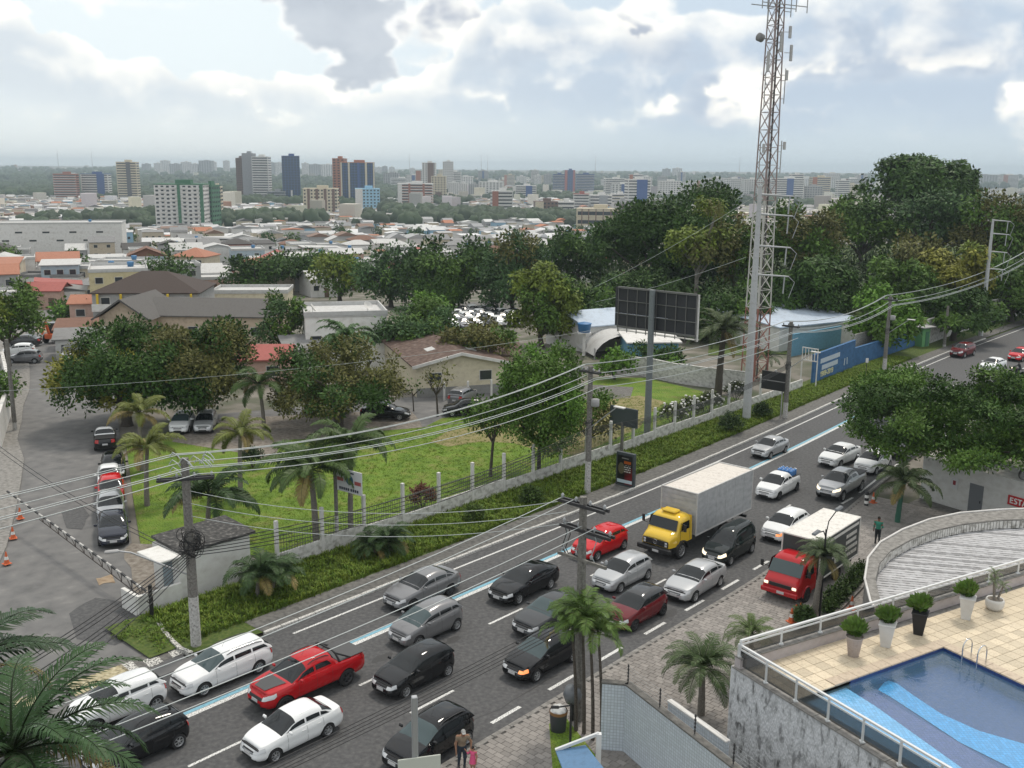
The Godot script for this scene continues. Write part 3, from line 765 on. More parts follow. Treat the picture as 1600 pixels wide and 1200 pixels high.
func car(style: String, label: String, group: String, at: Vector3, yaw: float, body, o := {}) -> Node3D:
	var d: Dictionary = STYLES[style]
	if not shells.has(style):
		var n := Shell.new()
		n.host = self
		n.L = d.L; n.W = d.W; n.xf = d.xf; n.xr = d.xr; n.wr = d.wr; n.top = d.top; n.roof = d.roof
		n.sill = d.get("sill", 0.24); n.belt_in = 0.085; n.tumble = 0.2
		n.plan()
		shells[style] = {"S": n}
	var K: Dictionary = shells[style]
	var S: Shell = K.S
	var N: int = S.outline.size() - 1
	var L := S.L
	if not K.has("body"):
		var m := MB.new()
		for left in [false, true]:
			var rows := []
			for i in N + 1:
				var row := []
				for t in 10:
					var p := S.skin(i, t / 9.0)
					if left: p.z = -p.z
					row.append(flip_x(p, L))
				rows.append(row)
			m.grid(rows, false, not left)
		var deck := []
		for i in N + 1:
			var p := S.skin(i, 1.0)
			var row := []
			for j in 9:
				var c := 1.0 - j / 4.0
				row.append(flip_x(Vector3(p.x, p.y + 0.035 * (1.0 - c * c * c * c) * (0.3 + 0.7 * absf(p.z) / (S.W * 0.5)), p.z * c), L))
			deck.append(row)
		m.grid(deck, false, true)
		K.body = m.done()
		var under := MB.new()
		under.box(Vector3(0, S.sill + 0.2, 0), Vector3(L - 0.35, 0.46, S.W - 0.52))
		under.box(Vector3(L / 2 - (S.xf + S.xr) / 2, S.sill + 0.1, 0), Vector3(S.xr - S.xf - S.wr * 2.4, 0.16, S.W - 0.2))
		K.under = under.done()
		m = MB.new()
		var rows := []
		var x0: float = d.roof[0][0]
		var x1: float = d.roof[-1][0]
		for i in 31:
			var row := []
			for j in 25:
				row.append(flip_x(S.cabin(lerpf(x0, x1, i / 30.0), j / 24.0), L))
			rows.append(row)
		m.grid(rows, false, true)
		K.cabin = m.done()
		K.windscreen = cab_patch(S, d.ws[0], d.ws[1], 0.115, 0.885, 0.006, 7, 10).done()
		K.rear_window = cab_patch(S, d.rw[0], d.rw[1], 0.13, 0.87, 0.006, 5, 8).done()
		var side := []
		for k in d.w.size():
			var a0 := 0.012
			var a1 := 0.085
			var w: Array = d.w[k]
			var lo: float = w[0] - (0.10 if k == 0 else 0.0)
			var hi: float = w[0] + (0.22 if k == 0 else 0.0)
			for left in [false, true]:
				side.append(cab_patch(S, [lo, hi], [w[1] + (0.14 if k == d.w.size() - 1 else 0.0), w[1] - (0.04 if k == d.w.size() - 1 else 0.0)], a0, a1, 0.006, 4, 3, left).done())
		K.side = side
		var seam := MB.new()
		var trim := MB.new()
		var lowb := MB.new()
		var lowr := MB.new()
		for left in [false, true]:
			for xs in [d.w[0][0] - 0.06, (d.w[0][1] + d.w[1][0]) / 2, d.w[1][1] + 0.1]:
				var ii := index_at(S, xs)
				var sp := skin_patch(S, ii, ii + 0.16, 0.06, 0.99, 0.004, left, 1, 8)
				merge(seam, sp)
			merge(trim, skin_patch(S, index_at(S, S.xf + S.wr * 1.3), index_at(S, S.xr - S.wr * 1.3), 0.0, 0.1, 0.006, left, 8, 1))
			merge(lowb, skin_patch(S, 0, 9, 0.02, 0.16, 0.008, left, 6, 2))
			merge(lowr, skin_patch(S, N - 9, N, 0.02, 0.16, 0.008, left, 6, 2))
		K.seam = seam.done(); K.trim = trim.done(); K.lowb = lowb.done(); K.lowr = lowr.done()
		var gr := MB.new()
		merge(gr, skin_patch(S, 0, 5.6, 0.6, 0.82, 0.008, false, 4, 2)); merge(gr, skin_patch(S, 0, 5.6, 0.6, 0.82, 0.008, true, 4, 2))
		merge(gr, skin_patch(S, 0, 5.2, 0.17, 0.38, 0.008, false, 4, 2)); merge(gr, skin_patch(S, 0, 5.2, 0.17, 0.38, 0.008, true, 4, 2))
		K.grille = gr.done()
		var bar_ := MB.new()
		merge(bar_, skin_patch(S, 0, 5.7, 0.69, 0.72, 0.02, false, 4, 1)); merge(bar_, skin_patch(S, 0, 5.7, 0.69, 0.72, 0.02, true, 4, 1))
		K.chrome = bar_.done()
		K.head = [skin_patch(S, 5.9, 15.0, 0.63, 0.9, 0.012, false, 6, 3).done(), skin_patch(S, 5.9, 15.0, 0.63, 0.9, 0.012, true, 6, 3).done()]
		K.tail = [skin_patch(S, N - 12.5, N - 7.0, 0.62, 0.95, 0.012, false, 5, 3).done(), skin_patch(S, N - 12.5, N - 7.0, 0.62, 0.95, 0.012, true, 5, 3).done()]
		var pl := MB.new()
		pl.box(Vector3.ZERO, Vector3(0.012, 0.13, 0.4))
		K.plate = pl.done()
		var mir := MB.new()
		mir.box(Vector3(0, 0, 0), Vector3(0.1, 0.13, 0.2), Basis.IDENTITY, 0.035)
		K.mirror = mir.done()
		var hd := MB.new()
		hd.box(Vector3.ZERO, Vector3(0.17, 0.025, 0.02))
		K.handle = hd.done()
		if d.has("bed"):
			var bed := MB.new()
			var hw := S.W / 2 - 0.13
			var by: float = curve(S.top, 4.0) + 0.036
			bed.box(Vector3(L / 2 - (d.bed[0] + d.bed[1]) / 2, by, 0), Vector3(d.bed[1] - d.bed[0], 0.03, hw * 2), Basis.IDENTITY, 0.012)
			K.bed = bed.done()
		if true:
			var rail := MB.new()
			for sg in [-1.0, 1.0]:
				var path := []
				for k in 7:
					var xx := lerpf(d.ws[1] + 0.15, d.rw[0] - 0.1, k / 6.0)
					var q := S.cabin(xx, 0.2)
					path.append(flip_x(Vector3(xx, q.y + (0.05 if k > 0 and k < 6 else 0.0), q.z * sg), L))
				rail.tube(path, [0.018], 6)
			K.rail = rail.done()
	var c := thing(o.get("name", {"pickup": "pickup_truck", "smallpickup": "pickup_truck", "van": "minivan", "suv": "sport_utility_car"}.get(style, "car")), label, {"pickup": "pickup", "smallpickup": "pickup", "van": "van"}.get(style, "car"), at, yaw, group)
	part(c, "body", K.body, body)
	part(c, "underbody", K.under, M.black)
	part(c, "cabin", K.cabin, o.get("roof", body))
	var gl = o.get("glass", M.glass)
	part(c, "windscreen", K.windscreen, gl)
	part(c, "rear_window", K.rear_window, M.glass)
	for k in K.side.size(): part(c, "side_window", K.side[k], M.glass)
	part(c, "door_seam", K.seam, M.black)
	part(c, "sill_trim", K.trim, M.black if style in ["suv", "pickup"] else body)
	part(c, "bumper_trim", K.lowb, M.black); part(c, "bumper_trim", K.lowr, M.black)
	part(c, "grille", K.grille, M.black)
	part(c, "grille_bar", K.chrome, M.chrome if o.get("chrome", true) else M.black)
	for k in 2:
		part(c, "headlight", K.head[k], M.lamp_lit if o.get("lit", false) else (M.lamp_turn if o.get("turn", false) and k == 1 else M.lamp_clear))
		part(c, "tail_light", K.tail[k], M.lamp_red)
	var nose := flip_x(S.skin(0, 0.5, 0.02), L)
	var back := flip_x(S.skin(N, 0.5, 0.02), L)
	part(c, "number_plate", K.plate, M.plate, Transform3D(Basis(Vector3(0, 0, 1), 0.12), nose))
	part(c, "number_plate", K.plate, M.plate, Transform3D(Basis(Vector3(0, 0, 1), -0.1), back))
	for sg in [1.0, -1.0]:
		var mx: float = d.w[0][0] + 0.02
		part(c, "mirror", K.mirror, o.get("mirror", body), Transform3D(Basis.IDENTITY, flip_x(Vector3(mx, curve(S.top, mx) + 0.07, sg * (S.W / 2 + 0.07)), L)))
		for k in 2:
			var hx: float = d.w[k][1] - 0.12
			var hp := S.skin(index_at(S, hx), 0.8, 0.014)
			part(c, "door_handle", K.handle, o.get("handle", body), Transform3D(Basis.IDENTITY, flip_x(Vector3(hp.x, hp.y, hp.z * sg), L)))
		for xw in [S.xf, S.xr]:
			add_wheel(c, S.wr, o.get("spokes", 5), Vector3(L / 2 - xw, S.wr + 0.002, sg * (S.W / 2 - 0.115)), sg < 0, o.get("rim", M.rim))
	if K.has("bed"): part(c, "bed_cover", K.bed, o.get("bed", M.black))
	if o.get("rail", false): part(c, "roof_rail", K.rail, M.dark_steel)
	if o.get("antenna", false):
		var am := MB.new()
		am.tube([Vector3.ZERO, Vector3(-0.22, 0.32, 0)], [0.006, 0.003], 5)
		part(c, "antenna", am, M.black, Transform3D(Basis.IDENTITY, flip_x(S.cabin(d.ws[1] + 0.3, 0.5), L)))
	c.position.y += 0.054
	return c
func index_at(S: Shell, x: float) -> float:
	for k in S.outline.size() - 1:
		if S.outline[k + 1][0] >= x: return k + (x - S.outline[k][0]) / (S.outline[k + 1][0] - S.outline[k][0])
	return S.outline.size() - 1
func merge(a: MB, b: MB) -> void:
	var o := a.v.size()
	a.v.append_array(b.v); a.n.append_array(b.n); a.t.append_array(b.t); a.c.append_array(b.c)
	for i in b.ix: a.ix.append(i + o)
func build_vehicles() -> void:
	M.p_white = paint(0.74, 0.75, 0.75)
	M.p_silver = paint(0.42, 0.43, 0.44, 0.35)
	M.p_grey = paint(0.2, 0.2, 0.205, 0.4)
	M.p_dark = paint(0.045, 0.047, 0.05, 0.3)
	M.p_black = paint(0.008, 0.0085, 0.01)
	M.p_navy = paint(0.012, 0.015, 0.028)
	M.p_green = paint(0.012, 0.017, 0.017)
	M.p_red = paint(0.42, 0.008, 0.012)
	M.p_bright = paint(0.5, 0.012, 0.016)
	M.p_wine = paint(0.12, 0.009, 0.013)
	M.matt_grey = mat(0.06, 0.06, 0.062, 0.6)
	var g := "cars queueing along the avenue"
	car("wagon", "white estate car with roof rails nearest the side street corner", g, V(-12.63, 0, -40.06), -2.314, M.p_white, {"glass": M.glass_clear, "rail": true, "antenna": true, "spokes": 9})
	var pk := car("pickup", "red double cab pickup with grey bonnet stripe and covered bed", g, V(-8.66, 0, -39.04), -2.313, M.p_red, {"rail": true, "spokes": 6, "rim": M.rim_dark, "bed": M.matt_grey, "antenna": true, "chrome": false})
	car("classic", "white older sedan in front of the red pickup", g, V(-8.47, 0, -35.19), -2.319, M.p_white, {"spokes": 7})
	car("hatch", "black hatchback with red tail lamp and scraped front wing, beside the red pickup", g, V(-4.2, 0, -39.89), -2.297, M.p_black, {"spokes": 7, "antenna": true})
	car("mono", "grey compact hatchback with a sloping bonnet behind the red pickup", g, V(-4.06, 0, -44.43), -2.304, M.p_grey, {"glass": M.glass_clear, "spokes": 8})
	car("sedan", "dark grey fastback sedan nearest the grassy verge", g, V(-4.61, 0, -48.65), -2.304, M.p_grey, {"spokes": 5, "rim": M.rim_dark})
	car("sedan", "glossy black sedan with dark sunroof beside the blue lane line", g, V(0.73, 0, -49.48), -2.272, M.p_black, {"spokes": 6})
	car("sedan", "dark grey sedan partly hidden by the slender palm crown", g, V(2.01, 0, -45.7), -2.304, M.p_dark, {"glass": M.glass_clear})
	car("hatch", "black hatchback with amber indicator lit below the slender palms", g, V(1.4, 0, -41.34), -2.321, M.p_black, {"turn": true, "glass": M.glass_clear, "spokes": 6})
	car("hatch", "black hatchback nearest the camera, beside the man and girl", g, V(-3.09, 0, -34.5), -2.269, M.p_black, {"antenna": true, "rail": true, "glass": M.glass_clear})
	car("hatch", "bright red hatchback in front of the yellow truck", g, V(5.22, 0, -55.28), -2.331, M.p_bright, {"glass": M.glass})
	car("hatch", "silver hatchback between the red hatchback and the wine red car", g, V(6.06, 0, -50.82), -2.315, M.p_silver, {"spokes": 7})
	car("hatch", "wine red hatchback with faded grey roof and bonnet", g, V(6.27, 0, -46.36), -2.300, M.p_wine, {"roof": M.p_dark, "rim": M.rim_dark, "chrome": false})
	car("sedan", "silver sedan beside the dashed lane edge ahead of the red box truck", g, V(9.91, 0, -49.97), -2.270, M.p_silver, {"spokes": 7})
	car("van", "dark green high roofed van with white decals beside the yellow truck", g, V(12.75, 0, -54.84), -2.274, M.p_green, {"rail": true, "lit": true, "spokes": 6})
	car("hatch", "white hatchback beside the box of the red truck", g, V(16.96, 0, -58.38), -2.304, M.p_white, {"turn": true})
	var sv := car("smallpickup", "white small pickup carrying blue water jugs", g, V(18.67, 0, -66.61), -2.278, M.p_white, {"spokes": 8, "rim": M.rim_dark})
	car("classic", "silver sedan alone in the lane beside the verge", g, V(20.61, 0, -76.49), -2.308, M.p_silver)
	car("sedan", "white fastback sedan left of the other white hatchback, near the big tree", g, V(25.44, 0, -74.29), -2.358, M.p_white)
	car("hatch", "white hatchback beside the silver pickup, near the big tree", g, V(27.36, 0, -72.5), -2.306, M.p_white, {"glass": M.glass})
	car("pickup", "silver double cab pickup with headlights lit", g, V(23.16, 0, -66.76), -2.289, M.p_silver, {"lit": true, "bed": M.black, "rail": true})
	car("suv", "dark sport utility car coming out from under the big tree", g, V(31.33, 0, -76.93), -2.268, M.p_dark, {"rail": true})
	car("hatch", "black hatchback almost hidden under the big tree", g, V(32.04, 0, -82.95), -2.339, M.p_black)
	car("suv", "dark wine sport utility car far up the avenue beside the kerb", g, V(55.58, 0, -121.06), -2.391, M.p_wine, {"rail": true})
	car("sedan", "white sedan far up the avenue beside the motorcyclist", g, V(55.08, 0, -112.03), -2.391, M.p_white)
	car("hatch", "red car at the far right end of the avenue", g, V(61.5, 0, -118.8), -2.391, M.p_bright)
	car("hatch", "white hatchback half hidden by the foreground palm fronds", g, V(-16.08, 0, -37.01), -2.339, M.p_white)
	car("hatch", "black hatchback behind the foreground palm, silver wheel showing", g, V(-14.23, 0, -34.18), -2.321, M.p_black, {"spokes": 6})
	var S: Shell = shells["pickup"].S
	var bp := MB.new()
	var rows := []
	for i in 6:
		var x := lerpf(0.3, 1.18, i / 5.0)
		var w := lerpf(0.36, 0.6, i / 5.0)
		var row := []
		for j in 5:
			row.append(flip_x(Vector3(x, curve(S.top, x) + 0.047, w * (1.0 - j / 2.0)), S.L))
		rows.append(row)
	bp.grid(rows, false, true)
	part(pk, "bonnet_panel", bp, M.matt_grey)
	var hoop := MB.new()
	hoop.tube([Vector3(-1.15, 1.2, 0.78), Vector3(-1.0, 1.62, 0.66), Vector3(-0.98, 1.7, 0.5), Vector3(-0.98, 1.7, -0.5), Vector3(-1.0, 1.62, -0.66), Vector3(-1.15, 1.2, -0.78)], [0.045], 8)
	hoop.tube([Vector3(-1.0, 1.62, 0.66), Vector3(-1.7, 1.22, 0.78)], [0.04], 8)
	hoop.tube([Vector3(-1.0, 1.62, -0.66), Vector3(-1.7, 1.22, -0.78)], [0.04], 8)
	part(pk, "roll_hoop", hoop, M.black)
	M.jug = mat(0.05, 0.2, 0.5, 0.15)
	M.jug.clearcoat_enabled = true
	M.jug_cap = mat(0.6, 0.65, 0.7, 0.4)
	var jm := MB.new()
	jm.lathe([Vector2(0.005, 0), Vector2(0.12, 0), Vector2(0.135, 0.02), Vector2(0.135, 0.12), Vector2(0.127, 0.14), Vector2(0.135, 0.16), Vector2(0.135, 0.28), Vector2(0.127, 0.3), Vector2(0.135, 0.32), Vector2(0.12, 0.38), Vector2(0.04, 0.43), Vector2(0.03, 0.43)], 12)
	var jc := MB.new()
	jc.lathe([Vector2(0.03, 0.43), Vector2(0.032, 0.48), Vector2(0.001, 0.485)], 8)
	var jmesh := jm.done()
	var jcap := jc.done()
	for i in 3:
		for j in 4:
			var p := sv.transform * Vector3(-1.0 - i * 0.29, 1.09, -0.44 + j * 0.29)
			var jug := thing("water_jug", "blue plastic water jug standing in the bed of the white small pickup", "water jug", p, rng.randf() * 3.0, "water jugs on the small pickup")
			part(jug, "bottle", jmesh, M.jug); part(jug, "cap", jcap, M.jug_cap)
	var h := "cars parked along the side street"
	car("sedan", "navy sedan nearest the camera in the parked row beside the lawn", h, V(-24.13, 0, -57.15), -1.187 , M.p_navy, {"name": "car"})
	car("hatch", "silver hatchback parked between the navy sedan and the red car", h, V(-25.69, 0, -60.72), -1.187, M.p_silver, {})
	car("hatch", "red hatchback parked in the row beside the lawn", h, V(-27, 0, -64.15), -1.187, M.p_bright)
	car("classic", "white sedan parked behind the red hatchback beside the lawn", h, V(-28.28, 0, -67.1), -1.187, M.p_white)
	car("hatch", "black hatchback parked facing away at the end of the lawn row", h, V(-29, 0, -69.6), -1.187, M.p_black)
	var away := car("smallpickup", "black small pickup with white roof parked by the palms", h, V(-32.72, 0, -77.34), -1.187, M.p_black, {"roof": M.p_white})
	away.rotation.y += PI
	car("hatch", "small white car parked on the right of the far side street", h, V(-51.84, 0, -114.28), -1.187, M.p_silver)
	for a in [["hatch", "grey hatchback parked side on at the left of the street", V(-56.41, -0.26, -112.91), M.p_grey, 0.2], ["hatch", "pale hatchback parked beyond the grey one on the left", V(-59.51, -0.35, -117.75), M.p_white, 0.25], ["sedan", "dark car parked under the left street trees", V(-62.47, -0.5, -125.13), M.p_dark, 0.15]]:
		var p: Vector3 = a[2]
		car(a[0], a[1], h, p, PI + a[4], a[3])
	h = "cars parked on the back lane behind the lawn"
	car("hatch", "white car parked left of the mango trunk, facing the lawn", h, V(-28.2, 0, -82.46), -1.45, M.p_white, {"glass": M.glass_clear})
	car("hatch", "white car parked right of the mango trunk, facing the lawn", h, V(-26.25, 0, -82.74), -1.42, M.p_silver)
	car("sedan", "white sedan half hidden behind the thick tree on the lane", h, V(-16.96, 0, -89.08), PI + 0.05, M.p_white)
	car("sedan", "black sedan parked side on at the edge of the lawn", h, V(-11.35, 0, -87.11), -0.06, M.p_black, {"spokes": 7})
	car("hatch", "black hatchback parked by the leafy tree on the lane", h, V(-4.44, 0, -88.8), PI + 0.2, M.p_black)
	car("suv", "grey car parked at the cream house gate", h, V(-4.67, 0, -93.42), 1.2, M.p_grey)
	h = "cars in the far car park"
	for k in 22:
		var row := k / 6
		var p: Vector3 = V(-9.19, -0.92, -146.14).lerp(V(-0.27, -0.99, -149.6), (k % 6) / 5.0 + row * 0.03) + Vector3(0, 0, -row * 6.2)
		var pm = [M.p_white, M.p_silver, M.p_white, M.p_dark, M.p_white, M.p_grey][(k * 5 + row) % 6]
		var nm: String = {0: "white", 1: "silver", 2: "white", 3: "dark", 4: "white", 5: "grey"}[(k * 5 + row) % 6]
		var q := car(["hatch", "sedan", "hatch", "suv"][k % 4], "small %s car in the far car park between the trees" % nm, h, p, -1.2 + rng.randf_range(-0.15, 0.15), pm)
		q.position = on(p, 0.03)
	yellow_truck()
	red_truck()
func yellow_truck() -> void:
	M.p_yellow = paint(0.68, 0.45, 0.04)
	M.alu = surf(noise_tex(0.03, [[0.0, 0.3, 0.31, 0.32], [0.5, 0.42, 0.43, 0.44], [1.0, 0.5, 0.51, 0.52]], 256, 61, 5), 3.0, 0.5)
	M.alu.metallic = 0.25
	var t := thing("box_truck", "old yellow bonneted truck with a long silver cargo box", "truck", V(9.07, 0, -55.04), -2.295)
	var b := MB.new()
	var sec := [[-1.05, 0.95, 2.42, 1.12], [-0.95, 0.95, 2.5, 1.13], [-0.3, 0.95, 2.52, 1.12], [0.02, 0.95, 2.4, 1.1], [0.1, 0.95, 2.3, 1.08], [0.42, 0.95, 1.62, 1.1]]
	var rows := []
	for s in sec:
		var row := []
		for k in 17:
			var a := PI * k / 16.0
			var c := cos(a)
			var sn := sin(a)
			row.append(Vector3(s[0], s[1] + (s[2] - s[1]) * pow(sn, 0.34), s[3] * signf(c) * pow(absf(c), 0.34) * (1.0 - 0.05 * pow(sn, 0.34))))
		rows.append(row)
	b.grid(rows, false, false)
	b.quad(Vector3(-1.05, 0.95, -1.12), Vector3(-1.05, 0.95, 1.12), Vector3(-1.05, 2.4, 1.05), Vector3(-1.05, 2.4, -1.05))
	part(t, "cab", b, M.p_yellow)
	var hood := MB.new()
	rows = []
	for s in [[0.36, 0.85, 1.68, 1.08], [0.6, 0.85, 1.62, 1.02], [0.85, 0.85, 1.54, 0.97], [1.0, 0.85, 1.42, 0.94], [1.06, 0.85, 1.28, 0.92]]:
		var row := []
		for k in 17:
			var a := PI * k / 16.0
			row.append(Vector3(s[0], s[1] + (s[2] - s[1]) * pow(sin(a), 0.4), s[3] * signf(cos(a)) * pow(absf(cos(a)), 0.4)))
		rows.append(row)
	hood.grid(rows, false, false)
	hood.quad(Vector3(1.06, 0.85, 0.92), Vector3(1.06, 0.85, -0.92), Vector3(1.06, 1.26, -0.86), Vector3(1.06, 1.26, 0.86))
	part(t, "bonnet", hood, M.p_yellow)
	var hatch := MB.new()
	hatch.box(Vector3(-0.45, 2.6, 0), Vector3(0.6, 0.16, 0.95), Basis.IDENTITY, 0.06)
	part(t, "roof_hatch", hatch, M.p_yellow)
	var ws := MB.new()
	ws.quad(Vector3(0.41, 1.72, 0.94), Vector3(0.41, 1.72, -0.94), Vector3(0.145, 2.28, -0.88), Vector3(0.145, 2.28, 0.88))
	part(t, "windscreen", ws, M.glass)
	for sg in [1.0, -1.0]:
		var sw := MB.new()
		var z: float = sg * 1.122
		var P := [Vector3(-0.72, 1.72, z), Vector3(0.12, 1.72, z), Vector3(0.0, 2.2, z * 0.985), Vector3(-0.72, 2.2, z * 0.985)]
		if sg > 0: sw.quad(P[0], P[1], P[2], P[3])
		else: sw.quad(P[1], P[0], P[3], P[2])
		part(t, "side_window", sw, M.glass)
		var door := MB.new()
		for q in [[-0.8, 1.0, -0.8, 2.3], [0.22, 1.0, 0.22, 1.75]]:
			door.bar(Vector3(q[0], q[1], z * 1.001), Vector3(q[2], q[3], z * 0.995), 0.012)
		part(t, "door_seam", door, M.black)
		var fen := MB.new()
		var arc := []
		for k in 11:
			var a := PI * k / 10.0
			arc.append([Vector3(0.62 * cos(a), 0.52 + 0.62 * sin(a), sg * 0.86), Vector3(0.62 * cos(a), 0.52 + 0.62 * sin(a), sg * 1.2)])
		fen.grid(arc, false, sg < 0)
		for k in 10:
			var o := arc[k][1] as Vector3
			var o2 := arc[k + 1][1] as Vector3
			var i := Vector3(o.x * 0.84, 0.52 + (o.y - 0.52) * 0.84, o.z)
			var i2 := Vector3(o2.x * 0.84, 0.52 + (o2.y - 0.52) * 0.84, o2.z)
			if sg > 0: fen.quad(i, o, o2, i2)
			else: fen.quad(o, i, i2, o2)
		part(t, "wheel_arch", fen, M.black)
		var hl := MB.new()
		hl.box(Vector3(1.1, 1.12, sg * 0.72), Vector3(0.05, 0.13, 0.17), Basis.IDENTITY, 0.02)
		part(t, "headlight", hl, M.lamp_clear)
		hl = MB.new()
		hl.box(Vector3(1.1, 0.97, sg * 0.72), Vector3(0.05, 0.12, 0.17), Basis.IDENTITY, 0.02)
		part(t, "headlight", hl, M.lamp_clear)
		var mi := MB.new()
		mi.box(Vector3(0.25, 2.0, sg * 1.42), Vector3(0.06, 0.42, 0.2), Basis.IDENTITY, 0.02)
		mi.bar(Vector3(0.2, 2.2, sg * 1.1), Vector3(0.25, 2.2, sg * 1.42), 0.025)
		mi.bar(Vector3(0.2, 1.75, sg * 1.1), Vector3(0.25, 1.8, sg * 1.42), 0.025)
		part(t, "mirror", mi, M.black)
		add_wheel(t, 0.5, 8, Vector3(0, 0.5, sg * 1.02), sg < 0, M.rim)
		add_wheel(t, 0.5, 8, Vector3(-4.85, 0.5, sg * 1.02), sg < 0, M.rim_dark)
	var g := MB.new()
	g.box(Vector3(1.08, 1.06, 0), Vector3(0.06, 0.36, 1.7), Basis.IDENTITY, 0.02)
	part(t, "grille", g, M.black)
	var star := MB.new()
	var ring := []
	for k in 25: ring.append(Vector3(1.125, 1.1 + 0.13 * cos(TAU * k / 24), 0.13 * sin(TAU * k / 24)))
	star.tube(ring, [0.012], 6, false)
	for k in 3:
		var a := TAU * k / 3.0
		star.bar(Vector3(1.125, 1.1, 0), Vector3(1.125, 1.1 + 0.13 * cos(a), 0.13 * sin(a)), 0.016)
	part(t, "emblem", star, M.chrome)
	var bu := MB.new()
	bu.box(Vector3(1.2, 0.68, 0), Vector3(0.2, 0.3, 2.3), Basis.IDENTITY, 0.05)
	part(t, "bumper", bu, M.black)
	var np := MB.new()
	np.box(Vector3(1.31, 0.64, -0.15), Vector3(0.015, 0.14, 0.42))
	part(t, "number_plate", np, M.plate)
	var ch := MB.new()
	ch.box(Vector3(-3.4, 0.85, 0), Vector3(8.6, 0.22, 0.9))
	for k in 5: ch.box(Vector3(-2.2 - k * 1.2, 0.98, 0), Vector3(0.12, 0.16, 2.3))
	ch.box(Vector3(-2.4, 0.65, 0.85), Vector3(1.0, 0.5, 0.5)); ch.box(Vector3(-7.6, 0.62, 0), Vector3(0.12, 0.16, 2.2))
	part(t, "chassis", ch, M.black)
	var bx0 := -1.3
	var bx1 := -7.9
	var y0 := 1.1
	var y1 := 3.62
	var core := MB.new()
	core.box(Vector3((bx0 + bx1) / 2, (y0 + y1) / 2, 0), Vector3(bx0 - bx1 - 0.06, y1 - y0 - 0.06, 2.44))
	var cargo := part(t, "cargo_box", core, M.alu)
	var n := 6
	for k in n:
		for sg in [1.0, -1.0]:
			var pm := MB.new()
			pm.box(Vector3(lerpf(bx0, bx1, (k + 0.5) / n), (y0 + y1) / 2, sg * 1.232), Vector3((bx0 - bx1) / n - 0.012, y1 - y0 - 0.1, 0.03), Basis.IDENTITY, 0.008)
			part(cargo, "side_panel", pm, M.alu)
		var rp := MB.new()
		rp.box(Vector3(lerpf(bx0, bx1, (k + 0.5) / n), y1 - 0.01, 0), Vector3((bx0 - bx1) / n - 0.012, 0.03, 2.3), Basis.IDENTITY, 0.008)
		part(cargo, "roof_panel", rp, mott(0.62, 0.58, 0.53, 2.5, 0.7) if k == 0 else cargo.get_child(2).material_override)
	for k in 9:
		var fp := MB.new()
		fp.box(Vector3(bx0 + 0.0, y0 + 0.14 + k * 0.275, 0), Vector3(0.035, 0.262, 2.36), Basis.IDENTITY, 0.01)
		part(cargo, "front_panel", fp, M.alu)
	var fr := MB.new()
	for sg in [1.0, -1.0]:
		fr.box(Vector3((bx0 + bx1) / 2, y1 + 0.02, sg * 1.22), Vector3(bx0 - bx1 + 0.06, 0.09, 0.09), Basis.IDENTITY, 0.02)
		fr.box(Vector3((bx0 + bx1) / 2, y0, sg * 1.22), Vector3(bx0 - bx1 + 0.06, 0.11, 0.09), Basis.IDENTITY, 0.02)
		for xx in [bx0, bx1]: fr.box(Vector3(xx, (y0 + y1) / 2, sg * 1.22), Vector3(0.09, y1 - y0, 0.09), Basis.IDENTITY, 0.02)
	for xx in [bx0, bx1]: fr.box(Vector3(xx, y1 + 0.02, 0), Vector3(0.09, 0.09, 2.4), Basis.IDENTITY, 0.02)
	part(cargo, "frame", fr, mott(0.5, 0.5, 0.49, 1.0, 0.6))
	t.position.y += 0.054
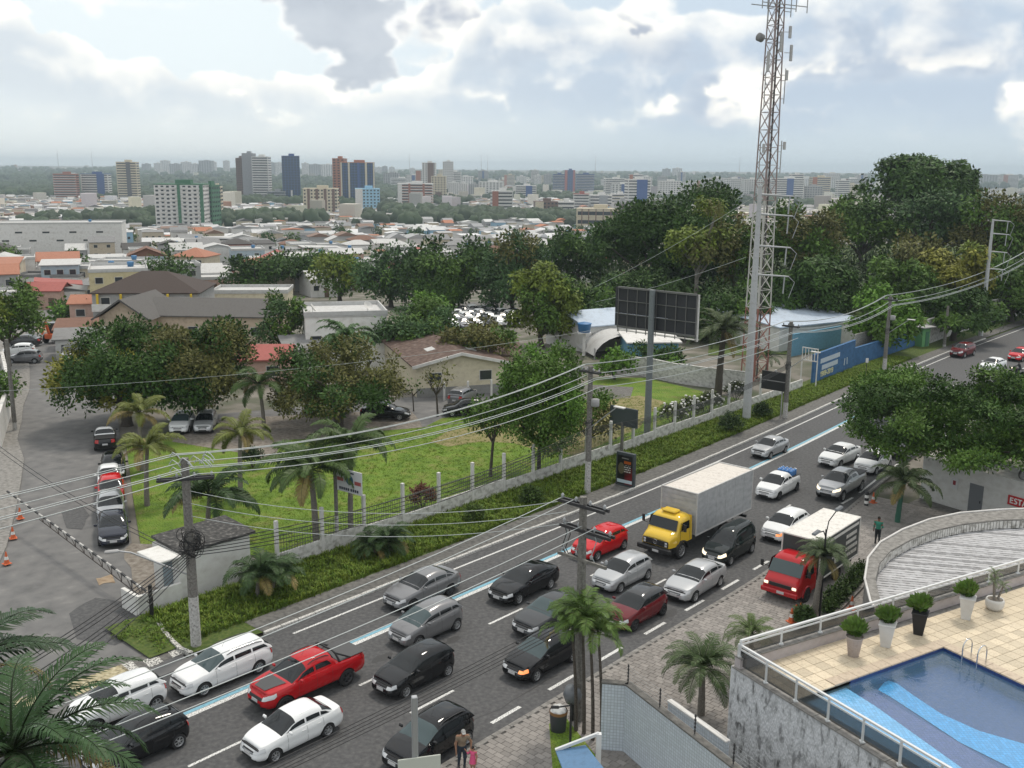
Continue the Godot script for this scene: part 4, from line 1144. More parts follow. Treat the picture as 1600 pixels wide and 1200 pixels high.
func red_truck() -> void:
	M.p_truck = paint(0.4, 0.012, 0.016)
	M.box_dark = mott(0.05, 0.058, 0.058, 3.0, 0.5)
	var t := thing("delivery_truck", "red forward control truck with white roofed dark cargo box, parked on the pavers", "truck", V(14.68, 0, -49.15), -2.286)
	var b := MB.new()
	var rows := []
	for s in [[-1.1, 2.25, 1.04], [-0.6, 2.3, 1.05], [-0.1, 2.24, 1.04], [0.12, 2.1, 1.02], [0.62, 1.42, 1.03], [0.85, 1.28, 1.02], [0.98, 1.12, 0.99], [1.02, 0.9, 0.98]]:
		var row := []
		for k in 19:
			var a := PI * k / 18.0
			row.append(Vector3(s[0], 0.5 + (s[1] - 0.5) * pow(sin(a), 0.3), s[2] * signf(cos(a)) * pow(absf(cos(a)), 0.3) * (1.0 - 0.06 * pow(sin(a), 0.4))))
		rows.append(row)
	b.grid(rows, false, false)
	b.quad(Vector3(1.02, 0.5, 0.98), Vector3(1.02, 0.5, -0.98), Vector3(1.02, 0.88, -0.92), Vector3(1.02, 0.88, 0.92))
	part(t, "cab", b, M.p_truck)
	var ws := MB.new()
	ws.quad(Vector3(0.6, 1.47, 0.9), Vector3(0.6, 1.47, -0.9), Vector3(0.165, 2.06, -0.86), Vector3(0.165, 2.06, 0.86))
	part(t, "windscreen", ws, M.glass_clear)
	for sg in [1.0, -1.0]:
		var sw := MB.new()
		var z: float = sg * 1.052
		var P := [Vector3(-0.7, 1.42, z), Vector3(0.35, 1.42, z), Vector3(0.08, 2.0, z * 0.965), Vector3(-0.7, 2.0, z * 0.965)]
		if sg > 0: sw.quad(P[0], P[1], P[2], P[3])
		else: sw.quad(P[1], P[0], P[3], P[2])
		part(t, "side_window", sw, M.glass)
		var hl := MB.new()
		hl.box(Vector3(1.03, 0.98, sg * 0.78), Vector3(0.05, 0.15, 0.24), Basis.IDENTITY, 0.03)
		part(t, "headlight", hl, M.lamp_lit)
		var mi := MB.new()
		mi.box(Vector3(0.5, 1.75, sg * 1.32), Vector3(0.06, 0.36, 0.18), Basis.IDENTITY, 0.02)
		mi.bar(Vector3(0.35, 1.6, sg * 1.02), Vector3(0.5, 1.7, sg * 1.3), 0.03)
		part(t, "mirror", mi, M.black)
		var fl := MB.new()
		var arc := []
		for k in 11:
			var a := PI * k / 10.0
			arc.append(Vector3(0.47 * cos(a), 0.4 + 0.47 * sin(a), sg * 1.03))
		fl.tube(arc, [0.05], 6)
		part(t, "wheel_arch", fl, M.p_truck)
		var dk := MB.new()
		dk.lathe([Vector2(0.46, 0), Vector2(0.001, 0.0)], 18, Vector3(0, 0.4, sg * 1.045), Basis(Vector3.RIGHT, PI / 2 * sg))
		part(t, "wheel_well", dk, M.black)
		add_wheel(t, 0.4, 6, Vector3(0, 0.4, sg * 0.98), sg < 0, M.rim_dark)
		add_wheel(t, 0.4, 6, Vector3(-3.9, 0.4, sg * 0.95), sg < 0, M.rim_dark)
	var g := MB.new()
	g.box(Vector3(1.04, 0.98, 0), Vector3(0.04, 0.2, 1.25), Basis.IDENTITY, 0.015)
	part(t, "grille", g, M.black)
	var bu := MB.new()
	bu.box(Vector3(1.08, 0.62, 0), Vector3(0.16, 0.26, 2.06), Basis.IDENTITY, 0.05)
	part(t, "bumper", bu, M.p_truck)
	var np := MB.new()
	np.box(Vector3(1.17, 0.66, -0.1), Vector3(0.012, 0.14, 0.4))
	part(t, "number_plate", np, M.plate)
	var ch := MB.new()
	ch.box(Vector3(-2.9, 0.6, 0), Vector3(5.8, 0.2, 0.8)); ch.box(Vector3(-5.9, 0.55, 0), Vector3(0.1, 0.14, 1.9)); ch.box(Vector3(-2.2, 0.5, -0.75), Vector3(0.9, 0.35, 0.3))
	part(t, "chassis", ch, M.black)
	var bx0 := -1.25
	var bx1 := -6.4
	var y0 := 0.8
	var y1 := 3.0
	var core := MB.new()
	core.box(Vector3((bx0 + bx1) / 2, (y0 + y1) / 2, 0), Vector3(bx0 - bx1, y1 - y0, 2.16))
	var cargo := part(t, "cargo_box", core, M.box_dark)
	var white := mott(0.68, 0.66, 0.62, 2.5, 0.6)
	for k in 5:
		var rp := MB.new()
		rp.box(Vector3(lerpf(bx0, bx1, (k + 0.5) / 5.0), y1 + 0.015, 0), Vector3((bx0 - bx1) / 5.0 - 0.01, 0.03, 2.1), Basis.IDENTITY, 0.008)
		part(cargo, "roof_panel", rp, white)
	var fr := MB.new()
	for sg in [1.0, -1.0]:
		for yy in [y0, y1]: fr.box(Vector3((bx0 + bx1) / 2, yy, sg * 1.08), Vector3(bx0 - bx1 + 0.08, 0.09, 0.08), Basis.IDENTITY, 0.02)
		for xx in [bx0, bx1]: fr.box(Vector3(xx, (y0 + y1) / 2, sg * 1.08), Vector3(0.08, y1 - y0, 0.08), Basis.IDENTITY, 0.02)
	for xx in [bx0, bx1]:
		for yy in [y0, y1]: fr.box(Vector3(xx, yy, 0), Vector3(0.08, 0.09, 2.1), Basis.IDENTITY, 0.02)
	part(cargo, "frame", fr, white)
	var lb := MB.new()
	lb.box(Vector3((bx0 + bx1) / 2, y1 - 0.27, -1.092), Vector3(bx0 - bx1 - 0.3, 0.16, 0.01))
	for r in 4:
		var x := -4.6
		while x > -6.0:
			var w := rng.randf_range(0.1, 0.22)
			lb.box(Vector3(x - w / 2, y1 - 0.68 - r * 0.37, -1.092), Vector3(w, 0.2, 0.01))
			x -= w + 0.045
	lb.box(Vector3(-3.4, 1.35, -1.092), Vector3(0.5, 0.3, 0.01)); lb.box(Vector3(-3.0, 1.7, -1.092), Vector3(0.34, 0.26, 0.01))
	part(cargo, "lettering", lb, white)
	t.position.y += 0.054
# ---------------------------------------------------------------- buildings
func windows_on(parent: Node, w: float, h0: float, z: float, rows: Array, mat_ = null) -> void:
	for r in rows:
		var f := MB.new()
		f.box(V(r[0], r[1], z + 0.02), V(r[2] + 0.14, r[3] + 0.14, 0.06))
		var fr := part(parent, "window", f, M.trim)
		var g := MB.new()
		g.box(V(r[0], r[1], z + 0.045), V(r[2], r[3], 0.03))
		part(fr, "pane", g, M.window if mat_ == null else mat_)
func roof_mesh(kind: String, w: float, d: float, y: float, rise: float, over := 0.35) -> MB:
	var m := MB.new()
	var X := w / 2 + over
	var Z := d / 2 + over
	var t := V(0, 0.14, 0)
	var A := [V(-X, y, -Z), V(X, y, -Z), V(X, y, Z), V(-X, y, Z)]
	if kind == "flat":
		m.box(V(0, y + 0.08, 0), V(w + 0.2, 0.16, d + 0.2))
		for sg in [-1.0, 1.0]:
			m.box(V(0, y + 0.36, sg * (d / 2 + 0.02)), V(w + 0.24, 0.5, 0.16))
			m.box(V(sg * (w / 2 + 0.02), y + 0.36, 0), V(0.16, 0.5, d - 0.14))
	elif kind == "shed":
		var a: Vector3 = A[0] + V(0, rise, 0)
		var b: Vector3 = A[1] + V(0, rise, 0)
		m.quad(A[3] + t, A[2] + t, b + t, a + t); m.quad(a, b, A[2], A[3])
		m.quad(A[3], A[2], A[2] + t, A[3] + t); m.quad(b, a, a + t, b + t); m.quad(A[2], b, b + t, A[2] + t); m.quad(a, A[3], A[3] + t, a + t)
	elif kind == "gable":
		var a := V(-X, y + rise, 0)
		var b := V(X, y + rise, 0)
		m.quad(A[3] + t, A[2] + t, b + t, a + t); m.quad(A[1] + t, A[0] + t, a + t, b + t)
		m.quad(a, b, A[2], A[3]); m.quad(b, a, A[0], A[1])
		m.quad(A[3], A[2], A[2] + t, A[3] + t); m.quad(A[1], A[0], A[0] + t, A[1] + t)
		for e in [[A[2], b, A[1], 1.0], [A[0], a, A[3], -1.0]]:
			m.quad(e[0], e[1], e[1] + t, e[0] + t); m.quad(e[1], e[2], e[2] + t, e[1] + t)
			var k: Vector3 = V(-over * e[3], 0, 0)
			m.tri(V(e[0].x, y, d / 2 * e[3]) + k, V(e[0].x, y, -d / 2 * e[3]) + k, V(e[1].x, y + rise * 0.97, 0) + k)
	else:
		var q := minf(X, Z) * 0.95
		var a := V(-X + q, y + rise, 0)
		var b := V(X - q, y + rise, 0)
		if Z > X:
			a = V(0, y + rise, -Z + q); b = V(0, y + rise, Z - q)
			m.quad(A[2] + t, A[1] + t, a + t, b + t); m.quad(A[0] + t, A[3] + t, b + t, a + t); m.tri(A[3] + t, A[2] + t, b + t); m.tri(A[1] + t, A[0] + t, a + t)
		else:
			m.quad(A[3] + t, A[2] + t, b + t, a + t); m.quad(A[1] + t, A[0] + t, a + t, b + t); m.tri(A[2] + t, A[1] + t, b + t); m.tri(A[0] + t, A[3] + t, a + t)
		m.box(V(0, y + 0.05, 0), V(2 * X, 0.12, 2 * Z))
	return m
func house(called: String, label: String, at: Vector3, w: float, d: float, h: float, turn: float, wall, kind: String, rise: float, roof, group := "", wins := 3, door := true, storeys := 1) -> Node3D:
	var o := thing(called, label, "house" if called == "house" else called.get_slice("_", called.get_slice_count("_") - 1), at, turn, group)
	var m := MB.new()
	m.box(V(0, h / 2 - 1.0, 0), V(w, h + 2.0, d))
	if kind == "shed":
		m.quad(V(-w / 2, h, d / 2 - 0.01), V(w / 2, h, d / 2 - 0.01), V(w / 2, h + rise * 0.9, -d / 2 + 0.01), V(-w / 2, h + rise * 0.9, -d / 2 + 0.01))
	part(o, "wall", m, wall)
	part(o, "roof", roof_mesh(kind, w, d, h, rise), roof)
	for s in storeys:
		var y := h * (s + 0.58) / storeys
		var rows := []
		for k in wins:
			if door and s == 0 and k == wins / 2: continue
			rows.append([w * ((k + 0.5) / wins - 0.5), y, minf(1.2, w / wins * 0.5), 1.0])
		windows_on(o, w, h, d / 2, rows)
	if kind == "flat" and at.z < -130.0 and fmod(absf(at.x * 7.3), 1.0) < 0.7:
		if not M.has("tank_mesh"):
			m = MB.new()
			m.lathe([Vector2(0.001, 0), Vector2(0.5, 0), Vector2(0.62, 0.8), Vector2(0.55, 0.92), Vector2(0.001, 1.0)], 12)
			M.tank_mesh = m.done(); M.tank_blue = mat(0.05, 0.17, 0.34, 0.5)
		part(o, "water_tank", M.tank_mesh, M.tank_blue, Transform3D(Basis.IDENTITY, V(w * 0.22, h + 0.15, -d * 0.2)))
	if door:
		m = MB.new()
		m.box(V(w * ((wins / 2 + 0.5) / wins - 0.5), 1.05, d / 2 + 0.02), V(0.95, 2.1, 0.06))
		part(o, "door", m, M.door)
	return o
# a tall block; spec keys: floors, bays, style, glass, strips [[u0, u1, material]], depth, turn, cap
func tower(called: String, label: String, at: Vector3, w: float, h: float, wall, spec := {}) -> Node3D:
	var o := thing(called, label, "building", at, spec.get("turn", 0.0), spec.get("group", ""))
	var d: float = spec.get("depth", w * 0.7)
	var floors: int = spec.get("floors", int(h / 3.0))
	var fh := h / floors
	var m := MB.new()
	m.box(V(0, h / 2 - 4.0, -d / 2), V(w, h + 8.0, d))
	part(o, "wall", m, wall)
	var style: String = spec.get("style", "grid")
	var wm := MB.new()
	var sl := MB.new()
	var bays: int = spec.get("bays", maxi(3, int(w / 3.5)))
	var sb := maxi(2, int(d / 4.0))
	for f in floors:
		var y := (f + 0.55) * fh
		if style == "bands":
			wm.box(V(0, y, 0.06), V(w * 0.94, fh * 0.42, 0.16)); wm.box(V(w / 2 + 0.06, y, -d / 2), V(0.16, fh * 0.42, d * 0.9)); wm.box(V(-w / 2 - 0.06, y, -d / 2), V(0.16, fh * 0.42, d * 0.9))
			sl.box(V(0, y - fh * 0.32, 0.12), V(w + 0.3, fh * 0.2, 0.5))
		else:
			for b in bays:
				var x := w * ((b + 0.5) / bays - 0.5)
				wm.box(V(x, y, 0.05), V(w / bays * (0.86 if style == "curtain" else 0.5), fh * (0.86 if style == "curtain" else 0.46), 0.14))
			for b in sb:
				for sg in [-1.0, 1.0]:
					wm.box(V(sg * (w / 2 + 0.05), y, -d * (b + 0.5) / sb), V(0.14, fh * 0.46, d / sb * (0.86 if style == "curtain" else 0.45)))
			if style == "balcony":
				for b in range(1, bays, 2):
					sl.box(V(w * ((b + 0.5) / bays - 0.5), y - fh * 0.34, 0.5), V(w / bays * 0.9, fh * 0.34, 1.0))
	var wp := part(o, "window_rows", wm, spec.get("glass", M.window))
	wp.set_meta("kind", "stuff")
	if sl.v.size() > 0:
		var sp := part(o, "floor_ledges", sl, spec.get("ledge", wall))
		sp.set_meta("kind", "stuff")
	for s in spec.get("strips", []):
		m = MB.new()
		var top: float = s[3] if s.size() > 3 else 1.0
		m.box(V(w * ((s[0] + s[1]) / 2 - 0.5), h * top / 2, 0.2), V(w * (s[1] - s[0]), h * top + 0.6, 0.7))
		part(o, "facade_strip", m, s[2])
	m = MB.new()
	m.box(V(0, h + 0.3, -d / 2), V(w + 0.4, 0.7, d + 0.4))
	m.box(V(w * 0.05, h + 1.9, -d / 2), V(w * 0.32, 2.8, d * 0.4))
	part(o, "roof", m, spec.get("cap", wall))
	return o
func build_city() -> void:
	M.trim = mat(0.55, 0.54, 0.5, 0.8)
	M.door = mat(0.12, 0.075, 0.05, 0.6)
	M.w_white = mott(0.64, 0.63, 0.61, 9.0)
	M.w_cream = mott(0.56, 0.5, 0.38, 9.0)
	M.w_grey = mott(0.36, 0.36, 0.36, 9.0)
	M.w_beige = mott(0.5, 0.43, 0.33, 9.0)
	M.w_blue = mott(0.36, 0.44, 0.5, 9.0)
	M.w_pink = mott(0.5, 0.34, 0.28, 9.0)
	M.w_yellow = mott(0.56, 0.49, 0.3, 9.0)
	M.w_green = mott(0.06, 0.17, 0.1, 9.0)
	M.r_grey = mott(0.22, 0.22, 0.22, 7.0)
	M.r_pale = mott(0.5, 0.5, 0.49, 7.0)
	M.r_dark = mott(0.07, 0.065, 0.062, 7.0)
	M.r_rust = mott(0.17, 0.085, 0.055, 7.0)
	M.r_tile = mott(0.36, 0.155, 0.095, 7.0)
	M.r_red = mott(0.34, 0.1, 0.085, 7.0)
	M.brick = mott(0.32, 0.13, 0.09, 9.0)
	M.brown = mott(0.16, 0.1, 0.08, 9.0)
	M.navy = mott(0.035, 0.085, 0.25, 9.0)
	M.dkgrey = mott(0.1, 0.1, 0.11, 9.0)
	M.silver = mott(0.3, 0.31, 0.33, 9.0)
	M.terra = mott(0.36, 0.14, 0.08, 9.0)
	M.skyblue = mott(0.3, 0.52, 0.68, 9.0)
	var T := "tower_block"
	tower(T, "brick red and white banded tower left of the blue striped tower", V(-593.99, -22.94, -1341.93), 28.0, 34.8, M.brick, {"style": "bands", "ledge": M.w_white, "turn": 0.2})
	tower(T, "white banded tower with a broad blue stripe, far left", V(-568.65, -22.89, -1376.48), 34.9, 34.9, M.w_white, {"style": "bands", "strips": [[0.58, 0.86, M.navy]], "turn": 0.2, "cap": M.navy, "ledge": M.w_white})
	tower(T, "tall cream tower with one dark central strip", V(-500.92, -22.98, -1314.94), 25.0, 50.8, M.w_cream, {"style": "bands", "strips": [[0.48, 0.7, M.dkgrey]], "turn": 0.15, "ledge": M.w_cream})
	tower("apartment_block", "broad white and green apartment block with balconies", V(-223.32, -21.13, -675.05), 31.8, 31.8, M.w_white, {"style": "balcony", "bays": 9, "floors": 12, "strips": [[0.47, 0.53, M.w_green], [0.93, 1.0, M.w_green]], "cap": M.w_green, "turn": 0.1, "depth": 22.0, "ledge": M.w_white})
	tower("apartment_block", "green side wing of the white apartment block", V(-210.73, -21.86, -696.11), 6.2, 31.5, M.w_green, {"style": "grid", "bays": 3, "depth": 20.0})
	tower(T, "narrow brown and cream tower right of the green wing", V(-276.14, -22.4, -940.54), 8.4, 26.9, M.w_cream, {"style": "bands", "ledge": M.brown})
	tower(T, "dark slim wing left of the grey slab tower", V(-364.86, -22.93, -1351.06), 8.6, 57.3, M.brown, {"style": "grid", "bays": 4, "depth": 18.0})
	tower(T, "plain grey slab tower", V(-348.22, -22.96, -1329.86), 13.5, 63.2, M.silver, {"style": "bands", "bays": 2, "glass": M.silver, "depth": 20.0})
	tower(T, "white tower with black window bands right of the grey slab", V(-327.02, -22.98, -1310.6), 20.8, 58.9, M.w_white, {"style": "bands", "ledge": M.w_white, "depth": 18.0})
	tower(T, "dark blue glass tower left of centre", V(-279.01, -22.96, -1273.15), 21.8, 59.7, M.navy, {"style": "curtain", "glass": M.window_blue, "strips": [[0.45, 0.55, M.w_white, 0.3]], "turn": 0.2})
	tower("low_block", "low pale block between the white banded and blue towers", V(-297.6, -22.95, -1268.12), 22.5, 16.1, M.silver, {"style": "bands"})
	tower("apartment_block", "cream and brown chequered apartment block", V(-185.78, -22.45, -972.81), 32.7, 25.3, M.w_cream, {"style": "grid", "bays": 10, "strips": [[0.12, 0.2, M.brown], [0.36, 0.44, M.brown], [0.6, 0.68, M.brown], [0.84, 0.92, M.brown]], "turn": 0.12})
	tower(T, "terracotta slab left of the blue glass complex", V(-213.98, -22.9, -1241.95), 15.0, 56.7, M.terra, {"style": "grid", "bays": 3, "depth": 20.0})
	tower(T, "blue glass complex with cream fins and terracotta top", V(-178.72, -22.77, -1163.11), 38.3, 51.6, M.navy, {"style": "curtain", "bays": 12, "glass": M.window_blue, "strips": [[0.0, 0.04, M.w_cream], [0.22, 0.27, M.w_cream], [0.5, 0.56, M.navy], [0.72, 0.78, M.w_cream], [0.96, 1.0, M.w_cream]], "cap": M.terra, "turn": 0.12})
	tower("apartment_block", "light blue apartment block in front of the glass complex", V(-148, -22.54, -1025.97), 24.7, 24.7, M.skyblue, {"style": "grid", "bays": 7, "strips": [[0.0, 0.3, M.w_white]], "turn": 0.15})
	tower("apartment_block", "white apartment block with terracotta bands", V(-114.23, -22.8, -1178.73), 41.1, 28.4, M.w_white, {"style": "bands", "ledge": M.terra, "strips": [[0.3, 0.36, M.brick], [0.7, 0.76, M.brick], [0.0, 0.12, M.w_white]], "turn": 0.1})
	tower(T, "brown and white tower behind the terracotta banded block", V(-127.94, -22.67, -1531.83), 20.4, 54.3, M.w_white, {"style": "grid", "strips": [[0.4, 0.85, M.brown]]})
	tower(T, "pale stepped tower beside the brown and white tower", V(-97.78, -22.97, -1320.22), 19.2, 36.0, M.w_cream, {"style": "grid", "strips": [[0.3, 0.7, M.brown, 0.45]]})
	tower(T, "white tower with a roof aerial right of the brown one", V(-119.34, -22.23, -1840.79), 18.6, 58.2, M.w_white, {"style": "grid"})
	tower("apartment_block", "red and white banded block at mid distance", V(-10.29, -22.4, -939.03), 19.1, 25.0, M.w_white, {"style": "bands", "strips": [[0.0, 0.3, M.brick]], "ledge": M.w_white, "turn": 0.15})
	tower("apartment_block", "small blue and white block left of the striped trio", V(18.17, -22.7, -1510.86), 31.5, 22.0, M.w_white, {"style": "bands", "strips": [[0.5, 0.8, M.navy]], "ledge": M.w_white})
	tower("apartment_block", "blue banded block left in the striped trio", V(89.41, -21.93, -2010.57), 22.9, 36.8, M.navy, {"style": "bands", "ledge": M.w_white})
	tower("apartment_block", "red edged blue centre of the striped trio", V(108.69, -22.05, -1968.4), 19.9, 44.8, M.navy, {"style": "grid", "strips": [[0.0, 0.25, M.r_red], [0.8, 1.0, M.r_red]]})
	tower("apartment_block", "white and blue banded block right in the striped trio", V(142.57, -21.82, -2026.16), 35.8, 37.1, M.navy, {"style": "bands", "ledge": M.w_white})
	tower(T, "white tower with a blue glass centre left of the dark tree", V(143.82, -22.77, -1159.62), 26.5, 35.3, M.w_white, {"style": "bands", "strips": [[0.38, 0.85, M.navy]], "turn": 0.12, "ledge": M.w_white})
	tower("apartment_block", "brown and cream low block with arched roof", V(31.12, -22.41, -946.87), 21.6, 15.6, M.brown, {"style": "grid", "strips": [[0.0, 0.36, M.w_cream]], "turn": 0.1})
	tower("apartment_block", "white low block beside the brown one", V(50.72, -22.46, -977.51), 16.1, 14.9, M.w_white, {"style": "bands", "ledge": M.w_white})
	tower("apartment_block", "white block with a red roof edge", V(76.65, -22.74, -1144.41), 17.4, 18.9, M.w_white, {"style": "bands", "cap": M.r_red, "ledge": M.w_white})
	tower("apartment_block", "white block with a grey blue centre", V(99.22, -22.75, -1149.52), 25.5, 17.5, M.w_white, {"style": "bands", "strips": [[0.42, 0.8, M.silver]], "ledge": M.w_white})
	tower("apartment_block", "plain white block behind the long cream works", V(129.89, -22.9, -1237.87), 20.4, 17.3, M.w_white, {"style": "bands", "ledge": M.w_cream})
	tower("factory", "long cream works building with dark window bands", V(58.45, -22, -700.3), 29.5, 17.9, M.w_cream, {"style": "bands", "floors": 3, "strips": [[0.12, 0.14, M.brown], [0.28, 0.3, M.brown], [0.45, 0.47, M.brown], [0.62, 0.64, M.brown], [0.8, 0.82, M.brown]], "turn": -0.15, "depth": 16.0})
	tower("factory", "stained stair tower of the cream works", V(75.66, -22, -702.71), 9.9, 22.4, M.w_grey, {"style": "grid", "bays": 2, "strips": [[0.5, 0.58, M.brown]], "depth": 10.0})
	tower("factory", "right wing of the cream works beside the dark tree", V(87.69, -22.03, -719.06), 11.5, 16.5, M.w_cream, {"style": "grid", "bays": 2, "floors": 3, "depth": 14.0, "cap": M.brown})
	tower("apartment_block", "white apartment block showing over the dark tree", V(253.8, -22.51, -1641.53), 35.3, 29.1, M.w_white, {"style": "grid", "bays": 8})
	tower("apartment_block", "white apartment block, left of three beside the mast", V(383.53, -22.12, -1918.31), 31.5, 32.7, M.w_white, {"style": "balcony"})
	tower("apartment_block", "white apartment block, middle of three beside the mast", V(399.75, -22.23, -1836.35), 30.2, 32.5, M.w_white, {"style": "balcony"})
	tower("apartment_block", "white apartment block just left of the mast", V(415.84, -22.34, -1761.44), 31.2, 32.3, M.w_white, {"style": "balcony"})
	tower("apartment_block", "white block with a blue stripe just right of the mast", V(425.04, -22.63, -1560.69), 43.4, 35.5, M.w_white, {"style": "bands", "strips": [[0.38, 0.62, M.navy]], "ledge": M.w_white})
	tower("apartment_block", "pale block right of the blue striped one", V(464.66, -22.61, -1571.21), 27.8, 23.9, M.w_grey, {"style": "grid"})
	tower("low_block", "white domed hall left of the giant tree", V(736.85, -20.6, -2200.47), 41.7, 30.6, M.w_white, {"style": "bands", "strips": [[0.0, 0.2, M.brown]]})
	tower("apartment_block", "grey banded block beyond the park, right of the giant tree", V(1318.33, -16.01, -2855.09), 111.6, 36.0, M.w_grey, {"style": "grid", "bays": 14})
	tower("apartment_block", "white and wine red block at the far right skyline", V(1330.28, -16.96, -2720.54), 41.2, 37.7, M.w_white, {"style": "bands", "strips": [[0.0, 0.3, M.brick]], "ledge": M.w_white})
	var far := "pale towers on the skyline"
	var zones := {-1: "at the far left skyline", 0: "on the skyline behind the glass towers", 1: "on the right half of the skyline"}
	var ft := [V(-1375.25, -4.33, -3800), 28.7, 38.0, V(-1297.03, -5.67, -3700), 23.2, 41.6, V(-1304.01, -4.33, -3800), 31.0, 50.2, V(-1199.89, -7, -3600), 38.5, 40.9, V(-1194.43, -5.67, -3700), 32.5, 47.0, V(-1100.55, -8.33, -3500), 28.6, 42.5, V(-1061.44, -8.33, -3500), 43.9, 53.5, V(-1090.97, -5.67, -3700), 16.3, 47.9, V(-1103.13, -3, -3900), 22.0, 51.5, V(-858.02, -7, -3600), 20.3, 48.2, V(-832.01, -7, -3600), 27.1, 48.5, V(-718.82, -8.33, -3500), 22.0, 47.9, V(-666.38, -9.67, -3400), 38.4, 44.8, V(-624.72, -9.67, -3400), 40.6, 45.2, V(-506.19, -4.33, -3800), 23.9, 33.7, V(-482.26, -4.33, -3800), 19.1, 36.3, V(-456.03, -4.33, -3800), 19.1, 34.1, V(-359.67, -7, -3600), 18.1, 32.6, V(540.81, -7, -3600), 27.1, 38.1, V(579.16, -7, -3600), 31.7, 40.6, V(56.88, -19.2, -2400), 16.6, 29.9, V(80.26, -19.2, -2400), 18.1, 31.6, V(-101.54, -22.43, -1700), 17.1, 22.6, V(-85.46, -22.43, -1700), 15.0, 21.7, V(-67.24, -22.43, -1700), 17.2, 20.8]
	var seen := {}
	for k in range(0, ft.size(), 3):
		var zi := -1 if ft[k].x < -1000 else (0 if ft[k].x < 0 else 1)
		seen[zi] = seen.get(zi, -1) + 1
		var nth: String = ["first", "second", "third", "fourth", "fifth", "sixth", "seventh", "eighth", "ninth", "tenth", "eleventh", "twelfth", "thirteenth"][seen[zi]]
		var z: String = zones[-1] if ft[k].x < -1000 else (zones[0] if ft[k].x < 0 else zones[1])
		tower("distant_tower", "pale hazy tower, %s from left %s" % [nth, z], ft[k], ft[k + 1], ft[k + 2], M.w_white if (k / 3) % 3 else M.w_grey, {"style": "grid", "bays": 5, "floors": 22, "group": far})
	rng.seed = 61
	var spans := [[600.0, 860.0, 13, "between the glass complex and the striped trio"], [930.0, 1200.0, 16, "between the striped trio and the mast"], [1212.0, 1345.0, 8, "right of the mast"]]
	for z in spans:
		for k in z[2]:
			var px: float = lerpf(z[0], z[1], (k + rng.randf_range(0.2, 0.8)) / z[2])
			var d := rng.randf_range(1500.0, 2700.0)
			var x := (px - 800.0) / 1555.0 * d
			var nth: String = ["first", "second", "third", "fourth", "fifth", "sixth", "seventh", "eighth", "ninth", "tenth", "eleventh", "twelfth", "thirteenth", "fourteenth", "fifteenth", "sixteenth"][k]
			tower("distant_block", "pale distant block, %s from left %s" % [nth, z[3]], on(V(x, 0, -d)), rng.randf_range(18.0, 42.0), rng.randf_range(20.0, 42.0), [M.w_white, M.w_cream, M.w_grey, M.w_white][rng.randi() % 4], {"style": "bands" if k % 2 else "grid", "bays": 7, "group": "pale blocks in the far city", "ledge": M.w_white, "strips": [[0.4, 0.6, M.navy]] if k % 5 == 2 else ([[0.0, 0.25, M.terra]] if k % 6 == 3 else [])})
	build_houses()
	build_far()
var keep_out := []
func clear_of(p: Vector3, r: float) -> bool:
	for k in keep_out:
		if Vector2(p.x - k[0], p.z - k[1]).length() < k[2] + r: return false
	return true
